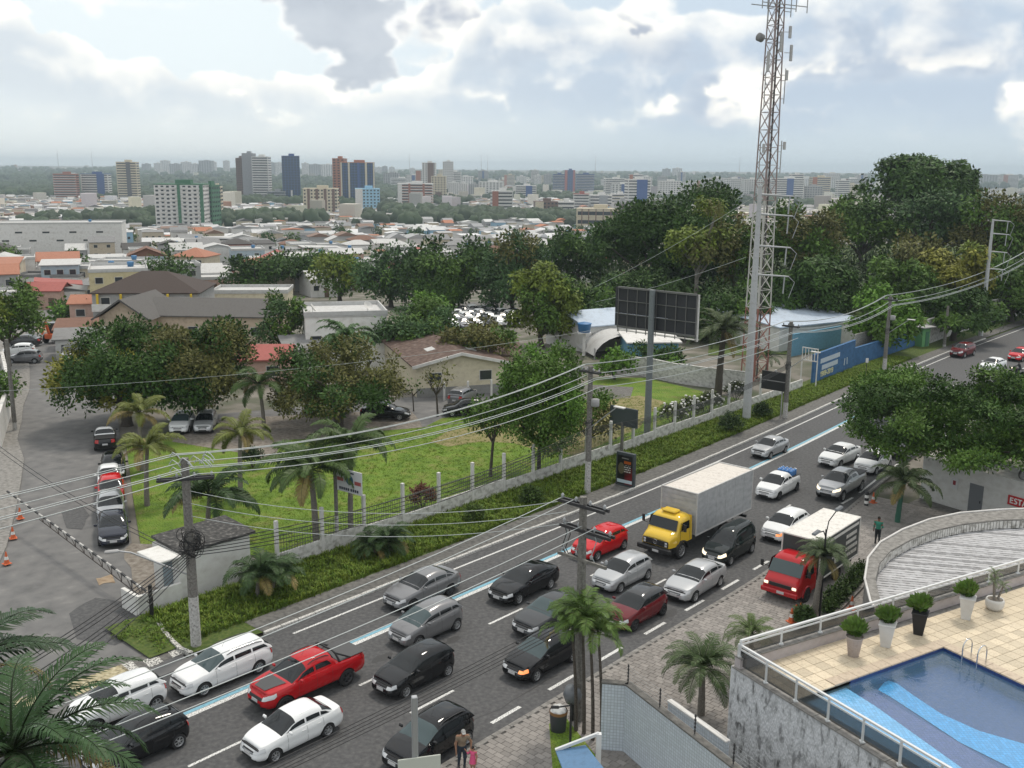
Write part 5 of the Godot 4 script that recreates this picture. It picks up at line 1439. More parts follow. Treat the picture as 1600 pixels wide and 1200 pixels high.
func build_houses() -> void:
	rng.seed = 77
	for p in [[V(-169.94, -11.35, -395.19), 34.0], [V(-147.5, -8.85, -323.05), 22.0], [V(-135.81, -8.91, -324.84), 18.0], [V(-55.05, -1.13, -152.55), 20.0], [V(-38.12, -0.65, -132.73), 18.0], [V(-21.72, -0.51, -125.31), 16.0], [V(-85.73, -7.04, -271.2), 14.0], [V(-26.05, -0.45, -122.5), 10.0], [V(-64.41, -0.75, -137.27), 14.0], [V(-230.27, -22, -703), 40.0], [V(-189.35, -22.48, -986.67), 26.0], [V(-113.87, -22.8, -1178.82), 26.0], [V(-150.24, -22.57, -1041.59), 20.0], [V(67.5, -22.03, -716.18), 40.0]]:
		keep_out.append([p[0].x, p[0].z, p[1]])
	var walls := [[M.w_white, "white"], [M.w_white, "white"], [M.w_cream, "cream"], [M.w_grey, "grey"], [M.w_beige, "beige"], [M.w_white, "white"], [M.w_blue, "pale blue"], [M.w_pink, "pinkish"], [M.w_yellow, "yellow"], [M.w_cream, "cream"], [M.w_white, "white"], [M.w_grey, "grey"], [M.brick, "bare brick"], [M.w_white, "white"]]
	var roofs := [[M.r_grey, "grey"], [M.r_pale, "pale"], [M.r_grey, "grey"], [M.r_dark, "dark"], [M.r_pale, "pale"], [M.r_rust, "rusty"], [M.r_pale, "pale"], [M.r_grey, "grey"], [M.r_tile, "orange"], [M.r_pale, "pale"], [M.r_grey, "grey"], [M.r_rust, "rusty"], [M.r_pale, "pale"], [M.r_dark, "dark"], [M.r_grey, "grey"], [M.r_pale, "pale"], [M.r_red, "red"]]
	var kinds := ["gable", "gable", "shed", "flat", "hip", "flat", "shed"]
	var rest := MB.new()
	var made := 0
	var a := 150.0
	while a < 1600.0:
		var lot := 10.2 if a < 420.0 else 12.5
		var b := -1150.0
		while b < 1150.0:
			var p := SD * a + SN * b + SD * rng.randf_range(-2.5, 2.5) + SN * rng.randf_range(-1.5, 1.5)
			b += lot
			var dd := -p.z
			if dd < 135.0: continue
			var px := 800.0 + 1555.0 * p.x / (dd * 1.0)
			if px < -70.0 or px > 1010.0: continue
			if px > 350.0 and dd < 205.0: continue
			if px > 560.0 and dd < 260.0: continue
			if dd > 1450.0: continue
			if px < 215.0 and dd < 150.0: continue
			if rng.randf() < 0.1: continue
			var w := rng.randf_range(6.2, 9.8)
			var d := rng.randf_range(7.0, 12.0)
			if not clear_of(p, 5.0): continue
			var two := rng.randf() < 0.34
			var h := rng.randf_range(2.9, 3.6) + (3.0 if two else 0.0)
			var wl: Array = walls[rng.randi() % walls.size()]
			var rf: Array = roofs[rng.randi() % roofs.size()]
			var kd: String = kinds[rng.randi() % kinds.size()]
			var turn := atan2(-SN.z, SN.x) + (PI / 2 if rng.randf() < 0.4 else 0.0) + rng.randf_range(-0.06, 0.06)
			var rise := rng.randf_range(0.9, 2.0) if kd in ["gable", "hip"] else rng.randf_range(0.4, 0.9)
			if dd < 400.0 and made < 290:
				made += 1
				var where := "near the long warehouse" if px < 190 and dd > 230.0 else ("by the street end" if px < 200 else ("behind the hipped roof" if px < 350 and dd < 260.0 else ("below the green block" if px < 420 else ("below the glass towers" if px < 620 else ("behind the tallest trees" if px < 800 else "near the cream works")))))
				house("house", "%s %s house with %s %s roof %s" % ["two storey" if two else "low", wl[1], rf[1], kd, where], on(p), w, d, h, turn, wl[0], kd, rise, rf[0] if kd != "flat" else M.r_pale, "houses of the low town", 3 if dd < 300 else 2, dd < 280.0, 2 if two else 1)
			else:
				var B := Basis(Vector3.UP, turn)
				var g := on(p)
				var cs := [Color(0.62, 0.61, 0.59), Color(0.54, 0.48, 0.37), Color(0.34, 0.34, 0.34), Color(0.48, 0.41, 0.31), Color(0.25, 0.4, 0.52), Color(0.55, 0.53, 0.5)]
				rest.col = cs[rng.randi() % cs.size()]
				rest.box(g + V(0, h / 2 - 1, 0), V(w, h + 2.0, d), B)
				var rc := [Color(0.22, 0.22, 0.22), Color(0.55, 0.55, 0.54), Color(0.45, 0.45, 0.44), Color(0.2, 0.13, 0.1), Color(0.5, 0.5, 0.5), Color(0.1, 0.1, 0.1), Color(0.36, 0.36, 0.36), Color(0.38, 0.15, 0.08), Color(0.6, 0.6, 0.6), Color(0.28, 0.28, 0.29)]
				rest.col = rc[rng.randi() % rc.size()]
				var x := B.x * (w / 2 + 0.3)
				var z := B.z * (d / 2 + 0.3)
				var e := g + V(0, h, 0)
				var r := V(0, rise, 0)
				rest.quad(e - x + z, e + x + z, e + x + r, e - x + r); rest.quad(e + x - z, e - x - z, e - x + r, e + x + r)
				rest.tri(e + x + z, e + x - z, e + x + r); rest.tri(e - x - z, e - x + z, e - x + r)
				rest.col = Color(0.04, 0.045, 0.05)
				for k in 3:
					rest.box(g + B.z * (d / 2 + 0.02) + B.x * (w * (k - 1) * 0.3) + V(0, h * 0.6, 0), V(1.1, 1.1, 0.1), B)
		a += 14.5 if a < 420.0 else 18.0
	print("houses ", made)
	var o := MeshInstance3D.new()
	o.name = "distant_houses"; o.mesh = rest.done(); o.material_override = M.tint; add_child(o)
	tag(o, "crowd of small pale houses filling the valley below the tower blocks", "houses", "", "stuff")
func build_far() -> void:
	rng.seed = 401
	var lump := MB.new()
	var rows := []
	var f := FastNoiseLite.new()
	f.frequency = 0.9
	for i in 8:
		var row := []
		for j in 11:
			var th := PI * i / 7.0
			var ph := TAU * j / 11.0
			var q := V(sin(th) * cos(ph), -cos(th), sin(th) * sin(ph))
			row.append(q * (1.0 + 0.35 * f.get_noise_3dv(q * 2.2)))
		rows.append(row)
	lump.grid(rows, true, false)
	var xs: Array[Transform3D] = []
	var cs := PackedColorArray()
	var dens := FastNoiseLite.new()
	dens.frequency = 0.0022; dens.seed = 3
	for k in 34000:
		var d := 620.0 * pow(7.5, rng.randf())
		var px := rng.randf_range(-80.0, 1680.0)
		var x := (px - 800.0) / 1555.0 * d
		var v := dens.get_noise_2d(x, d) + rng.randf_range(-0.12, 0.12)
		var wood := 0.22
		if px < 640.0 and d > 1380.0 and d < 2900.0: wood = -0.5
		elif d > 3400.0: wood = 0.02
		elif d < 1380.0: wood = 0.27
		if v < wood: continue
		if not clear_of(V(x, 0, -d), 4.0): continue
		var s := rng.randf_range(3.5, 7.5) * (1.0 if d < 2600.0 else 1.5)
		xs.append(Transform3D(Basis(Vector3.UP, rng.randf() * TAU).scaled(V(s, s * rng.randf_range(0.8, 1.25), s)), V(x, terr(x, -d) + s * 0.75, -d)))
		var b := rng.randf_range(0.7, 1.25)
		cs.append(Color(0.032 * b, 0.055 * b, 0.022 * b))
	far_copies("wooded_hills", lump.done(), xs, cs, "dark belts of distant woodland on the hills behind the towers", "woodland")
	var bx := MB.new()
	bx.box(V(0, 0.3, 0), V(1, 1.4, 1))
	xs = []
	cs = PackedColorArray()
	for k in 9000:
		var d := 800.0 * pow(6.5, rng.randf())
		var px := rng.randf_range(-60.0, 1660.0)
		var x := (px - 800.0) / 1555.0 * d
		if px < 640.0 and d > 1380.0 and d < 2900.0: continue
		if dens.get_noise_2d(x, d) > 0.2: continue
		var s := rng.randf_range(7.0, 16.0)
		var tall := rng.randf_range(3.0, 6.0) if rng.randf() < 0.965 else rng.randf_range(9.0, 20.0)
		xs.append(Transform3D(Basis(Vector3.UP, rng.randf() * TAU).scaled(V(s, tall, s * rng.randf_range(0.6, 1.3))), V(x, terr(x, -d), -d)))
		var t: float = [0.6, 0.5, 0.66, 0.4, 0.3][rng.randi() % 5]
		cs.append(Color(t, t * rng.randf_range(0.9, 1.0), t * rng.randf_range(0.72, 0.98)) if rng.randf() < 0.95 else Color(0.32, 0.18, 0.12))
	far_copies("distant_suburbs", bx.done(), xs, cs, "scattered pale roofs of far suburbs fading into haze", "suburbs")
	for p in [V(-1762.52, 1.76, -4256.7), V(-1875.09, 0.88, -4190.7), V(-441.1, 2.38, -4303.57), V(-142.53, 4.38, -4453.38), V(-114.87, 4.56, -4467.27), V(364.28, 5.53, -4553.41), V(1007.31, 5.46, -4545.92)]:
		var m := MB.new()
		m.tube([Vector3.ZERO, V(0, 85, 0)], [1.4, 0.6], 5)
		solo("distant_mast", m, M.w_grey, "thin radio mast on the hazy horizon", "mast", "masts on the horizon").position = on(V(p.x, 0, p.z))
func far_copies(called: String, mesh: Mesh, xs: Array, cs: PackedColorArray, label: String, category: String) -> void:
	var mm := MultiMesh.new()
	mm.transform_format = MultiMesh.TRANSFORM_3D
	mm.use_colors = true
	mm.mesh = mesh
	mm.instance_count = xs.size()
	for k in xs.size():
		mm.set_instance_transform(k, xs[k]); mm.set_instance_color(k, cs[k])
	var o := MultiMeshInstance3D.new()
	o.name = called; o.multimesh = mm; o.material_override = M.tint
	add_child(o)
	tag(o, label, category, "", "stuff")
# ---------------------------------------------------------------- the buildings one can tell apart round the lot
func facing(at: Vector3) -> float:
	return atan2(-at.x, -at.z)
func wall_run(called: String, label: String, a: Vector3, b: Vector3, h: float, thick: float, material, cap = null) -> Node3D:
	var t := thing(called, label, "wall", (a + b) / 2, atan2(-(b - a).z, (b - a).x))
	var l := a.distance_to(b)
	var m := MB.new()
	m.box(V(0, h / 2 - 0.2, 0), V(l, h + 0.4, thick))
	part(t, "panel", m, material)
	m = MB.new()
	m.box(V(0, h + 0.04, 0), V(l + 0.05, 0.08, thick + 0.08), Basis.IDENTITY, 0.015)
	part(t, "coping", m, material if cap == null else cap)
	return t
func build_near_buildings() -> void:
	M.bright_white = mott(0.76, 0.75, 0.72, 9.0)
	M.tile_grey = mott(0.105, 0.1, 0.095, 4.0)
	M.tile_brown = mott(0.05, 0.034, 0.028, 4.0)
	M.roof_brown = surf(noise_tex(0.02, [[0.0, 0.04, 0.025, 0.02], [0.45, 0.095, 0.058, 0.045], [0.75, 0.14, 0.1, 0.08], [1.0, 0.3, 0.26, 0.23]], 512, 71, 6), 8.0, 0.95)
	M.cream = mott(0.62, 0.56, 0.42, 6.0)
	M.beige = mott(0.52, 0.42, 0.32, 6.0)
	M.yellow_pillar = mat(0.6, 0.42, 0.03, 0.7)
	M.grey_band = mott(0.25, 0.25, 0.24, 4.0)
	M.blue_roof = mott(0.42, 0.5, 0.6, 8.0, 0.6)
	M.blue_wall = surf(noise_tex(0.02, [[0.0, 0.025, 0.075, 0.16], [0.5, 0.035, 0.115, 0.25], [1.0, 0.06, 0.15, 0.3]], 256, 72, 5), 4.0, 0.85)
	M.pale_blue = mott(0.13, 0.3, 0.42, 4.0)
	M.stone_wall = surf(noise_tex(0.025, [[0.0, 0.2, 0.2, 0.185], [0.35, 0.42, 0.41, 0.39], [0.55, 0.58, 0.57, 0.55], [1.0, 0.64, 0.63, 0.61]], 512, 73, 7), 5.0, 0.95, M.grain)
	var p: Vector3 = V(-54.03, -2.22, -150)
	var o := house("house", "two storey house with broad dark brown hipped roof and yellow pillars", on(p), 15.0, 12.0, 5.0, 0.1, M.w_grey, "hip", 2.6, M.tile_brown, "", 4, false, 2)
	for k in 5:
		var m := MB.new()
		m.box(V(-6.6 + k * 3.3, 3.9, 6.5), V(0.3, 2.2, 0.3), Basis.IDENTITY, 0.02)
		part(o, "pillar", m, M.yellow_pillar)
	var bal := MB.new()
	bal.box(V(0, 2.7, 6.6), V(14.5, 0.25, 1.4)); bal.box(V(0, 3.2, 7.2), V(14.5, 0.9, 0.1))
	part(o, "balcony", bal, M.w_white)
	p = V(-38.08, -1.13, -128)
	o = house("house", "long beige house with weathered grey tiled roof behind the mango trees", on(p), 16.0, 8.0, 4.2, -0.05, M.beige, "gable", 1.8, M.tile_grey, "", 4, false)
	var wing := MB.new()
	wing.box(V(-9.6, 1.6, 2.0), V(6.0, 5.6, 10.0))
	part(o, "wing", wing, M.beige)
	wing = MB.new()
	for sg in [-1.0, 1.0]:
		var a := [V(-9.6 + sg * 3.7, 4.2, 7.6), V(-9.6 + sg * 3.7, 4.2, -3.4), V(-9.6, 6.7, -3.4), V(-9.6, 6.7, 7.6)]
		if sg > 0: wing.quad(a[0], a[1], a[2], a[3])
		else: wing.quad(a[1], a[0], a[3], a[2])
		wing.bar(a[0] - V(0, 0.05, 0), a[3] - V(0, 0.05, 0), 0.2, 0.2)
	part(o, "wing_roof", wing, M.tile_grey)
	var gab := MB.new()
	gab.tri(V(-12.6, 4.3, 7.0), V(-6.6, 4.3, 7.0), V(-9.6, 6.4, 7.0))
	part(o, "gable", gab, M.beige)
	p = V(-19.57, 0.54, -114)
	o = house("house", "white flat roofed house with satellite dishes among the trees", on(p), 9.0, 8.5, 6.2, 0.25, M.bright_white, "flat", 0, M.r_pale, "", 4, false, 1)
	for q in [[-3.6, 3.0, 1.4], [2.6, 2.0, 0.6]]:
		var dm := MB.new()
		dm.lathe([Vector2(0.01, 0), Vector2(0.3, 0.05), Vector2(0.55, 0.2), Vector2(0.56, 0.22), Vector2(0.3, 0.08), Vector2(0.01, 0.03)], 14, Vector3.ZERO, Basis(Vector3.RIGHT, 0.9))
		dm.bar(V(0, -0.6, 0), V(0, 0.05, 0), 0.06)
		part(o, "satellite_dish", dm, M.w_white, Transform3D(Basis(Vector3.UP, q[2]), V(q[0], 7.0, q[1])))
	house("annex_house", "small white annex with sloping grey sheet roof", on(V(-22.76, 2.07, -108)), 4.6, 5.0, 3.0, 0.35, M.w_white, "shed", 0.8, M.r_grey, "", 2, false)
	house("house", "cream flat roofed house with green awning behind the conifer", on(V(-43.15, -2.87, -165)), 12.0, 8.0, 3.8, 0.1, M.cream, "flat", 0, M.r_pale, "", 3, true)
	house("house", "low house with bright red tiled roof behind the brownish tree", on(V(-26.76, 0.96, -104)), 6.5, 6.0, 2.6, 0.1, M.w_pink, "gable", 1.1, M.r_red, "", 2, false)
	p = V(-7.96, 0, -96.63)
	o = house("house", "cream single storey building with patched brown sheet roof by the lane", p + V(0, 0, -9.0), 9.0, 18.0, 3.1, 0.32, M.cream, "flat", 0, M.roof_brown, "", 0, false)
	o.get_child(1).queue_free()
	var rm := roof_mesh("gable", 18.0, 9.0, 3.1, 1.1, 0.5)
	o.remove_child(o.get_child(1))
	part(o, "roof", rm, M.roof_brown, Transform3D(Basis(Vector3.UP, PI / 2), Vector3.ZERO))
	var fg := MB.new()
	fg.tri(V(-4.5, 3.1, 9.01), V(4.5, 3.1, 9.01), V(0, 4.15, 9.01))
	part(o, "gable", fg, M.cream)
	var barge := MB.new()
	barge.bar(V(-5.0, 3.08, 9.5), V(0, 4.24, 9.5), 0.12, 0.3); barge.bar(V(5.0, 3.08, 9.5), V(0, 4.24, 9.5), 0.12, 0.3)
	part(o, "bargeboard", barge, M.w_white)
	windows_on(o, 9.0, 3.1, 9.0, [[-2.6, 1.9, 1.2, 0.9], [2.6, 1.9, 1.2, 0.9]])
	var band := MB.new()
	band.box(V(0, 0.45, 9.03), V(9.0, 0.9, 0.06))
	part(o, "grey_dado", band, M.grey_band)
	for k in 3:
		var pm := MB.new()
		pm.box(V(-2.2 + k * 2.4, 0.9, 11.0), V(0.18, 1.8, 0.18))
		part(o, "gate_post", pm, M.w_white)
	for q in [[-2.0, 4.2, 1.6], [1.0, 1.0, 2.4], [2.2, 5.0, 1.4]]:
		var sh := MB.new()
		sh.box(V(q[0], 4.2 - absf(q[0]) * 0.22 + 0.16, q[1]), V(0.9, 0.04, q[2]), Basis(V(0, 0, 1), -0.22 * signf(q[0])))
		part(o, "pale_roof_sheet", sh, M.r_pale)
	house("house", "low brown roofed building right of the cream gabled one", V(-4.18, -0.05, -102.48) + V(0, 0, -6.0), 9.0, 8.0, 2.6, 0.1, M.beige, "gable", 1.1, M.roof_brown, "", 3, false)
	p = V(-170.46, -10.8, -379.29)
	o = house("warehouse", "long white warehouse with small windows and a plain side wall", p, 44.0, 18.0, 12.0, 0.28, M.w_white, "flat", 0, M.r_pale, "", 0, false)
	var rows := []
	for k in 8: rows.append([-18.0 + k * 4.6, 6.0 + 3.0 * (k % 2), 2.4, 0.6])
	windows_on(o, 44.0, 12.0, 9.0, rows)
	house("warehouse", "orange walled hall at the right end of the white warehouse", V(-168.65, -11.96, -412.6), 13.0, 14.0, 10.5, 0.05, M.terra, "flat", 0, M.r_pale, "", 0, false)
	house("house", "two storey cream house with orange hipped roof", on(V(-83.16, -6.06, -262)), 9.0, 9.0, 6.0, -0.15, M.w_cream, "hip", 2.0, M.r_tile, "", 3, true, 2)
	house("house", "white house with red hipped roof at the left edge", on(V(-126.01, -8.41, -250)), 9.0, 8.0, 3.6, 0.2, M.w_white, "hip", 1.8, M.r_red, "", 3, false)
	house("house", "plain cream block of a house right of the side street", on(V(-84.04, -3.38, -215)), 9.0, 8.0, 6.4, 0.15, M.w_beige, "flat", 0, M.r_pale, "", 3, false, 2)
	house("house", "tall cream house with a small window beside the plain block", on(V(-85.1, -3.17, -205)), 9.0, 8.0, 5.6, 0.1, M.w_cream, "flat", 0, M.r_pale, "", 2, false, 2)
	house("house", "white house with long plain front wall at the street's end", on(V(-92.53, -3.55, -200)), 12.0, 7.0, 4.0, 0.1, M.w_white, "flat", 0, M.r_grey, "", 2, false)
	house("house", "small pink house with red roof at the end of the street", on(V(-80.65, -3.34, -172)), 6.0, 6.0, 3.2, 0.1, M.w_pink, "gable", 1.2, M.r_red, "", 2, true)
	house("house", "low red roofed shed right of the far side street", on(V(-53.98, 0.67, -125)), 7.0, 5.0, 2.6, 0.3, M.w_white, "shed", 0.7, M.r_rust, "", 2, false)
	house("house", "grey roofed house with white gable right of the far street", on(V(-51.84, 0.53, -118)), 5.0, 6.0, 2.5, 0.3, M.w_white, "gable", 0.9, M.r_grey, "", 2, false)
	house("house", "house with orange tiled roof beside the dark hipped roof", on(V(-63.37, -0.53, -150)), 6.0, 6.0, 3.0, 0.2, M.w_pink, "gable", 1.0, M.r_tile, "", 2, false)
	wall_run("garden_wall", "white rendered wall along the left pavement, nearer stretch", V(-40.59, 0, -76.06), V(-46.18, 0, -89.25), 2.6, 0.25, M.white_wall)
	wall_run("garden_wall", "white rendered wall along the left pavement, farther stretch", V(-46.18, 0, -89.25), V(-55.1, -0.11, -105.61), 2.6, 0.25, M.white_wall_dirty)
	p = V(9.38, -0.51, -125.48)
	o = house("hall", "white hall with pale blue sheet roof behind the leafy trees", p + V(3, 0, -6.0), 13.0, 9.0, 3.2, 0.55, M.w_white, "gable", 1.4, M.blue_roof, "", 4, false)
	var vault := thing("arched_shed", "open shed under a curved grey sheet roof left of the billboard post", "shed", V(12.99, -0.41, -120.67) + V(0, 0, -3.0), 0.25)
	var vm := MB.new()
	var arc := []
	for k in 11:
		var a := PI * (0.08 + 0.84 * k / 10.0)
		arc.append([V(4.2 * cos(a), 3.2 * sin(a) - 0.4, 3.6), V(4.2 * cos(a), 3.2 * sin(a) - 0.4, -3.6)])
	vm.grid(arc, false, true)
	part(vault, "roof", vm, M.r_pale)
	vm = MB.new()
	for k in 3:
		for sg in [-1.0, 1.0]: vm.box(V(sg * 3.9, 0.5, -3.4 + k * 3.4), V(0.15, 1.6, 0.15))
	part(vault, "post_row", vm, M.w_grey)
	house("shed", "teal walled shed with white roof behind the billboard post", V(15.57, -0.32, -116.17) + V(1, 0, -3.0), 6.0, 5.0, 2.4, 0.1, M.pale_blue, "shed", 0.6, M.w_white, "", 0, false)
	var tank := thing("water_tank", "round blue water tank on a white post beside the pale blue roof", "water tank", V(8.86, -0.43, -121.42))
	var tm := MB.new()
	tm.lathe([Vector2(0.0, 3.0), Vector2(0.72, 3.0), Vector2(0.85, 4.0), Vector2(0.9, 4.02), Vector2(0.88, 4.1), Vector2(0.0, 4.3)], 18)
	part(tank, "tank", tm, mat(0.03, 0.14, 0.32, 0.45))
	tm = MB.new()
	tm.box(V(0, 1.5, 0), V(0.35, 3.0, 0.35)); tm.box(V(0, 2.93, 0), V(1.6, 0.12, 1.6))
	part(tank, "stand", tm, M.w_white)
	var wp := [V(11.32, -0.2, -110.01), V(14.86, -0.16, -107.81), V(17.8, -0.08, -104.18), V(20.77, -0.03, -101.82), V(24.3, 0, -99.68)]
	var nm := ["left end", "second stretch", "middle stretch", "right end behind the tall palm"]
	for k in 4: wall_run("boundary_wall", "stained white wall behind the lawn, " + nm[k], wp[k], wp[k + 1], 2.0, 0.2, M.stone_wall)
	o = house("hall", "wide hall with pale grey blue roof right of the mast", V(34.83, -0.07, -120.72) + V(2, 0, -12.0), 15.0, 12.0, 3.0, 0.55, M.w_white, "shed", 0.9, M.blue_roof, "", 0, false)
	wall_run("compound_wall", "light blue wall in front of the pale roofed hall", V(34.37, -0.08, -120.75), V(42.7, 0, -128.06), 2.6, 0.2, M.pale_blue)
	var wl := wall_run("compound_wall", "deep blue painted wall with white lettering facing the avenue", V(31.64, 0, -102.79), V(39.19, 0, -112.48), 3.3, 0.25, M.blue_wall)
	wall_run("compound_wall", "dark blue wall running on behind the poles to the kiosk", V(39.44, 0, -113.25), V(53.09, 0, -128.58), 2.2, 0.25, M.blue_wall)
	var fnt := SystemFont.new()
	fnt.font_names = PackedStringArray(["Droid Sans"])
	fnt.font_weight = 700
	var tx := TextMesh.new()
	tx.text = "1909-2019"; tx.font = fnt; tx.font_size = 64; tx.pixel_size = 0.0125; tx.depth = 0.03
	part(wl, "lettering", tx, mat(0.6, 0.58, 0.35, 0.8), Transform3D(Basis.IDENTITY, V(-2.4, 0.95, 0.15)))
	var bl := MB.new()
	for r in 2:
		var x := -4.4 + 0.5 * (1 - r)
		while x < (0.4 if r == 0 else 1.0):
			var w := rng.randf_range(0.2, 0.42)
			bl.box(V(x + w / 2, 1.65 + r * 0.75, 0.14), V(w, 0.5, 0.03))
			x += w + 0.08
	for sg in [-1.0, 1.0]: bl.box(V(3.3 + sg * 0.4, 1.3, 0.14), V(0.18, 0.8, 0.03), Basis(V(0, 0, 1), 0.15 * sg))
	part(wl, "blurred_lettering", bl, mat(0.5, 0.55, 0.6, 0.8))
	var mural := wall_run("mural_panel", "white mural panel with dark drawing above the blue wall", V(41.42, 0, -118.96), V(46.76, 0, -124.49), 2.9, 0.1, M.white_worn)
	var ki := thing("kiosk", "small green and white gate kiosk at the end of the blue wall", "kiosk", V(53.04, 0, -127.61), 0.6)
	var km := MB.new()
	km.box(V(0, 1.3, 0), V(1.6, 2.6, 1.4))
	part(ki, "booth", km, mat(0.12, 0.3, 0.12, 0.8))
	km = MB.new()
	km.box(V(0, 2.7, 0), V(2.6, 0.16, 2.4), Basis.IDENTITY, 0.03)
	part(ki, "roof", km, M.w_grey)
	km = MB.new()
	km.box(V(0.2, 1.1, 0.72), V(0.7, 2.0, 0.06))
	part(ki, "door", km, M.w_green)
	wall_run("park_wall", "weathered grey wall of the park beside the far avenue, near stretch", V(54.12, 0, -128.63), V(63.47, 0, -139.64), 3.4, 0.25, M.white_wall_dirty)
	wall_run("park_wall", "weathered grey wall of the park beside the far avenue, far stretch", V(63.47, 0, -139.64), V(82.09, 0, -158.67), 3.6, 0.25, M.stone_wall)
	var hut := thing("guard_hut", "white guard hut with arched door and dark sheet roof at the corner", "hut", Vector3.ZERO)
	var A: Vector3 = V(-17.05, 0, -48.02)
	var ux: Vector3 = (V(-14.03, 0, -51.41) - A).normalized()
	var hl := A.distance_to(V(-14.26, 0, -51.23))
	hut.position = A; hut.rotation.y = atan2(-ux.z, ux.x)
	var hm := MB.new()
	hm.box(V(hl / 2, 1.3, -1.3), V(hl, 2.6, 2.6))
	part(hut, "wall", hm, M.white_wall)
	hm = MB.new()
	hm.box(V(hl / 2 + 0.2, 2.7, -1.35), V(hl + 0.2, 0.14, 3.0), Basis(Vector3.RIGHT, 0.06))
	part(hut, "roof", hm, surf(noise_tex(0.03, [[0.0, 0.02, 0.02, 0.02], [0.6, 0.06, 0.058, 0.055], [1.0, 0.22, 0.21, 0.2]], 256, 75, 6), 2.5, 0.95))
	hm = MB.new()
	hm.box(V(-0.55, 2.5, -0.9), V(1.3, 0.12, 2.2), Basis.IDENTITY, 0.03)
	part(hut, "porch_slab", hm, M.white_wall)
	hm = MB.new()
	hm.box(V(-0.02, 1.0, -1.1), V(0.08, 2.0, 0.9)); hm.lathe([Vector2(0.45, -0.04), Vector2(0.45, 0.04), Vector2(0.001, 0.04)], 16, V(-0.02, 2.0, -1.1), Basis(V(0, 0, 1), PI / 2))
	part(hut, "arched_door", hm, mat(0.2, 0.25, 0.28, 0.6))
	hm = MB.new()
	hm.box(V(-1.2, 0.45, 0.1), V(2.4, 1.3, 0.2)); hm.box(V(-2.35, 0.45, -0.7), V(0.2, 1.3, 1.5))
	part(hut, "low_wall", hm, M.white_wall)
	var wa: Vector3 = V(28.37, 0, -65.94)
	var wb2: Vector3 = V(33.32, 0, -58.21)
	var wb := wall_run("entrance_building", "white rendered building with grey steel door beside the parking entrance", wa, wb2, 3.0, 3.0, M.white_wall)
	wb.set_meta("category", "building")
	wb.position += (wb2 - wa).cross(Vector3.UP).normalized() * -1.5
	var l := wa.distance_to(wb2)
	var dm := MB.new()
	dm.box(V(-l / 2 + 4.1, 1.05, 1.53), V(0.95, 2.1, 0.06))
	var dr := part(wb, "door", dm, mat(0.16, 0.17, 0.18, 0.5))
	dm = MB.new()
	dm.box(V(-l / 2 + 4.45, 1.0, 1.58), V(0.05, 0.16, 0.05))
	part(dr, "handle", dm, M.black)
	dm = MB.new()
	dm.box(V(-l / 2 + 2.5, 1.75, 1.53), V(0.5, 0.75, 0.04))
	var sg2 := part(wb, "notice", dm, mat(0.6, 0.6, 0.6, 0.6))
	dm = MB.new()
	dm.box(V(-l / 2 + 2.5, 1.8, 1.555), V(0.2, 0.3, 0.012))
	part(sg2, "pictogram", dm, mat(0.25, 0.02, 0.03, 0.6))
	dm = MB.new()
	dm.box(V(-l / 2 + 7.4, 1.75, 1.56), V(2.2, 0.62, 0.06))
	var es := part(wb, "sign_board", dm, mat(0.45, 0.02, 0.025, 0.5))
	tx = TextMesh.new()
	tx.text = "ESTAC"; tx.font = fnt; tx.font_size = 64; tx.pixel_size = 0.0082; tx.depth = 0.02
	tx.horizontal_alignment = HORIZONTAL_ALIGNMENT_LEFT
	part(es, "lettering", tx, mat(0.75, 0.74, 0.72, 0.6), Transform3D(Basis.IDENTITY, V(-l / 2 + 6.4, 1.75, 1.6)))
	dm = MB.new()
	dm.lathe([Vector2(0.01, 0), Vector2(0.25, 0.04), Vector2(0.42, 0.16), Vector2(0.25, 0.07), Vector2(0.01, 0.03)], 14, V(-l / 2 + 6.9, 3.4, 0.9), Basis(Vector3.RIGHT, 1.0))
	part(wb, "satellite_dish", dm, M.w_grey)
# ---------------------------------------------------------------- trees
var clumps := {}
func leaf_clump(n: int, size: float, spread: float, seed_: int) -> Mesh:
	var key := "%d_%.2f_%.2f_%d" % [n, size, spread, seed_]
	if clumps.has(key): return clumps[key]
	var r := RandomNumberGenerator.new()
	r.seed = seed_
	var m := MB.new()
	for k in n:
		var dir := V(r.randf_range(-1, 1), r.randf_range(-0.75, 0.9), r.randf_range(-1, 1)).normalized()
		var root := dir * spread * r.randf_range(0.15, 0.85)
		var tip := root + (dir + V(r.randf_range(-0.5, 0.5), r.randf_range(-0.7, 0.2), r.randf_range(-0.5, 0.5))).normalized() * size * r.randf_range(0.8, 1.35)
		var mid := (root + tip) / 2
		var side := (tip - root).cross(V(r.randf_range(-0.5, 0.5), 1, r.randf_range(-0.5, 0.5))).normalized() * size * r.randf_range(0.24, 0.36)
		var dip := V(0, -size * 0.1, 0)
		var b := r.randf_range(0.75, 1.25)
		m.col = Color(b * r.randf_range(0.92, 1.1), b, b * r.randf_range(0.85, 1.1))
		var A := mid + side + dip
		var B := mid - side + dip
		m.tri(root, tip, A) if (tip - root).cross(A - root).y > 0 else m.tri(root, A, tip)
		m.tri(root, B, tip) if (B - root).cross(tip - root).y > 0 else m.tri(root, tip, B)
	clumps[key] = m.done()
	return clumps[key]
